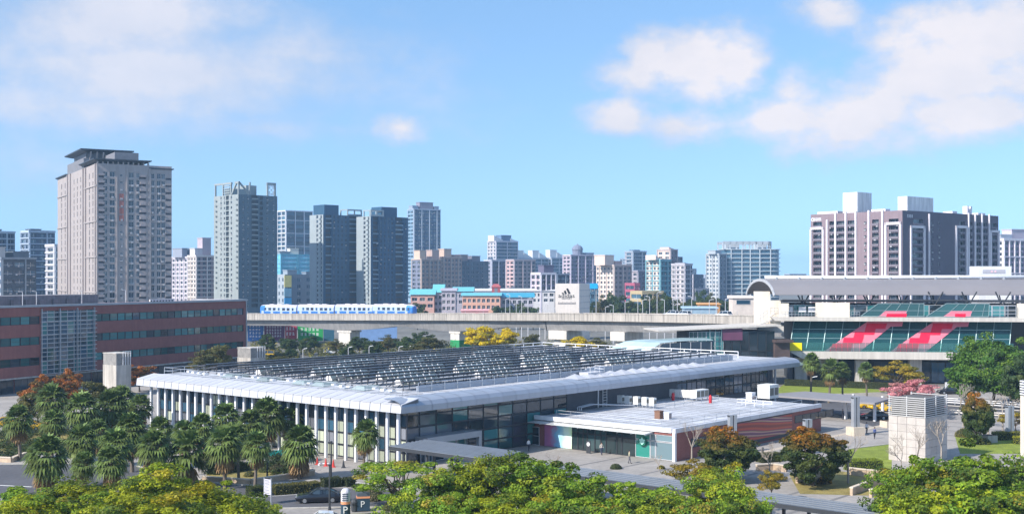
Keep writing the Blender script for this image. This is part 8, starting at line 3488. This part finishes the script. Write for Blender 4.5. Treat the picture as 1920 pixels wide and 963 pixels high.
# ------------------------------------------------------------------ people
def person(label, loc, rz, top, trousers, skin=(0.45, 0.28, 0.2), hair=(0.02, 0.016, 0.014), h=1.7, stride=0.16):
    """one continuous figure grown from a jointed skeleton, colours by height"""
    k = h / 1.7
    J = {'pel': (0, 0, 0.92), 'wst': (0, 0.01, 1.08), 'chs': (0, 0.0, 1.30), 'nck': (0, 0.0, 1.45), 'hd0': (0, -0.02, 1.52), 'hd1': (0, -0.02, 1.64),
         'shl': (-0.19, 0, 1.38), 'ell': (-0.25, 0.05, 1.10), 'wrl': (-0.24, -0.06, 0.86), 'hal': (-0.23, -0.09, 0.77),
         'shr': (0.19, 0, 1.38), 'elr': (0.25, 0.03, 1.10), 'wrr': (0.24, -0.12, 0.88), 'har': (0.23, -0.16, 0.80),
         'hil': (-0.10, 0, 0.88), 'knl': (-0.11, -stride * 0.6, 0.48), 'anl': (-0.11, -stride, 0.09), 'tol': (-0.12, -stride - 0.17, 0.03),
         'hir': (0.10, 0, 0.88), 'knr': (0.11, 0.0, 0.48), 'anr': (0.11, stride, 0.09), 'tor': (0.12, stride - 0.17, 0.03)}
    rad = {'pel': (.15, .11), 'wst': (.14, .10), 'chs': (.17, .11), 'nck': (.055, .055), 'hd0': (.075, .085), 'hd1': (.085, .10), 'shl': (.065, .065), 'ell': (.05, .05), 'wrl': (.035, .035), 'hal': (.04, .025),
           'shr': (.065, .065), 'elr': (.05, .05), 'wrr': (.035, .035), 'har': (.04, .025), 'hil': (.095, .095), 'knl': (.065, .065), 'anl': (.045, .045), 'tol': (.045, .03), 'hir': (.095, .095), 'knr': (.065, .065), 'anr': (.045, .045), 'tor': (.045, .03)}
    E = [('pel', 'wst'), ('wst', 'chs'), ('chs', 'nck'), ('nck', 'hd0'), ('hd0', 'hd1'), ('chs', 'shl'), ('shl', 'ell'), ('ell', 'wrl'), ('wrl', 'hal'), ('chs', 'shr'), ('shr', 'elr'), ('elr', 'wrr'), ('wrr', 'har'),
         ('pel', 'hil'), ('hil', 'knl'), ('knl', 'anl'), ('anl', 'tol'), ('pel', 'hir'), ('hir', 'knr'), ('knr', 'anr'), ('anr', 'tor')]
    keys = list(J)
    me = bpy.data.meshes.new('person')
    me.from_pydata([tuple(c * k for c in J[q]) for q in keys], [(keys.index(a), keys.index(b)) for a, b in E], [])
    o = bpy.data.objects.new('person', me)
    COL.objects.link(o)
    md = o.modifiers.new('skin', 'SKIN')
    sv = me.skin_vertices[0].data
    for i, q in enumerate(keys):
        sv[i].radius = (rad[q][0] * k, rad[q][1] * k)
        sv[i].use_root = (q == 'pel')
    ss = o.modifiers.new('sub', 'SUBSURF')
    ss.levels = ss.render_levels = 1
    # clothing colours by height
    mname = 'clothes_' + label[:18]
    m = bpy.data.materials.new(mname)
    m.use_nodes = True
    N, L = m.node_tree.nodes, m.node_tree.links
    tco = N.new('ShaderNodeTexCoord')
    sp = N.new('ShaderNodeSeparateXYZ')
    L.new(tco.outputs['Object'], sp.inputs[0])
    mp_ = N.new('ShaderNodeMapRange')
    mp_.inputs['From Max'].default_value = h
    L.new(sp.outputs[2], mp_.inputs['Value'])
    rp = N.new('ShaderNodeValToRGB')
    rp.color_ramp.interpolation = 'CONSTANT'
    cr = rp.color_ramp
    cr.elements[0].position, cr.elements[0].color = 0, (0.02, 0.02, 0.02, 1)
    cr.elements[1].position, cr.elements[1].color = 0.06, (*trousers, 1)
    for p_, c_ in ((0.57, top), (0.85, skin), (0.95, hair)):
        e = cr.elements.new(p_)
        e.color = (*c_, 1)
    L.new(mp_.outputs[0], rp.inputs[0])
    L.new(rp.outputs[0], N['Principled BSDF'].inputs['Base Color'])
    N['Principled BSDF'].inputs['Roughness'].default_value = 0.8
    me.materials.append(m)
    o.location = loc
    o.rotation_euler = (0, 0, rz)
    tag(o, label, 'person')
    # hair cap
    mb = MB()
    mb.lathe([(0.095 * k, 1.60 * k), (0.10 * k, 1.66 * k), (0.085 * k, 1.72 * k), (0.04 * k, 1.755 * k)], 10, 0, (0, 0.005))
    mb.build('hair', mat('dark_hair', hair, 0.7), o, smooth=True)


person('person in white top walking by the dark hall wall', G(991, 845), R(40), (0.75, 0.75, 0.75), (0.05, 0.05, 0.07))
person('person in pale shirt at the hall entrance portal', G(826, 838), R(-30), (0.6, 0.62, 0.65), (0.03, 0.03, 0.04))
person('person in dark clothes under the flat canopy', G(1580, 786), R(60), (0.03, 0.03, 0.04), (0.03, 0.03, 0.05))
for i, (px, py, a, c1, c2, l) in enumerate(((560, 874, 50, (0.5, 0.08, 0.08), (0.05, 0.06, 0.1), 'person in red top near the turquoise barriers'), (1625, 812, 10, (0.6, 0.6, 0.65), (0.05, 0.05, 0.06), 'person in pale top crossing the plaza'),
                                            (1640, 822, 200, (0.08, 0.12, 0.3), (0.04, 0.04, 0.05), 'person in blue top crossing the plaza'), (1180, 868, 90, (0.5, 0.45, 0.3), (0.1, 0.1, 0.12), 'person in tan top before the green glass'))):
    person(l, G(px, py), R(a), c1, c2)
person('person in light jacket standing at the coffee shop door', G(1128, 852), R(20), (0.55, 0.5, 0.45), (0.06, 0.07, 0.12))
HAZE = 0.00019

# ------------------------------------------------------------------ haze
hz = MB()
hz.box(-3300, -150, -1.0, 3300, 5100, 104.0)
m = bpy.data.materials.new('haze_air')
m.use_nodes = True
N, L = m.node_tree.nodes, m.node_tree.links
N.clear()
pv = N.new('ShaderNodeVolumePrincipled')
pv.inputs['Color'].default_value = (0.46, 0.72, 1.0, 1)
pv.inputs['Density'].default_value = HAZE
pv.inputs['Anisotropy'].default_value = 0.0
pv.inputs['Density Attribute'].default_value = ''
mo = N.new('ShaderNodeOutputMaterial')
L.new(pv.outputs[0], mo.inputs['Volume'])
tag(hz.build('haze', m), kind='stuff')
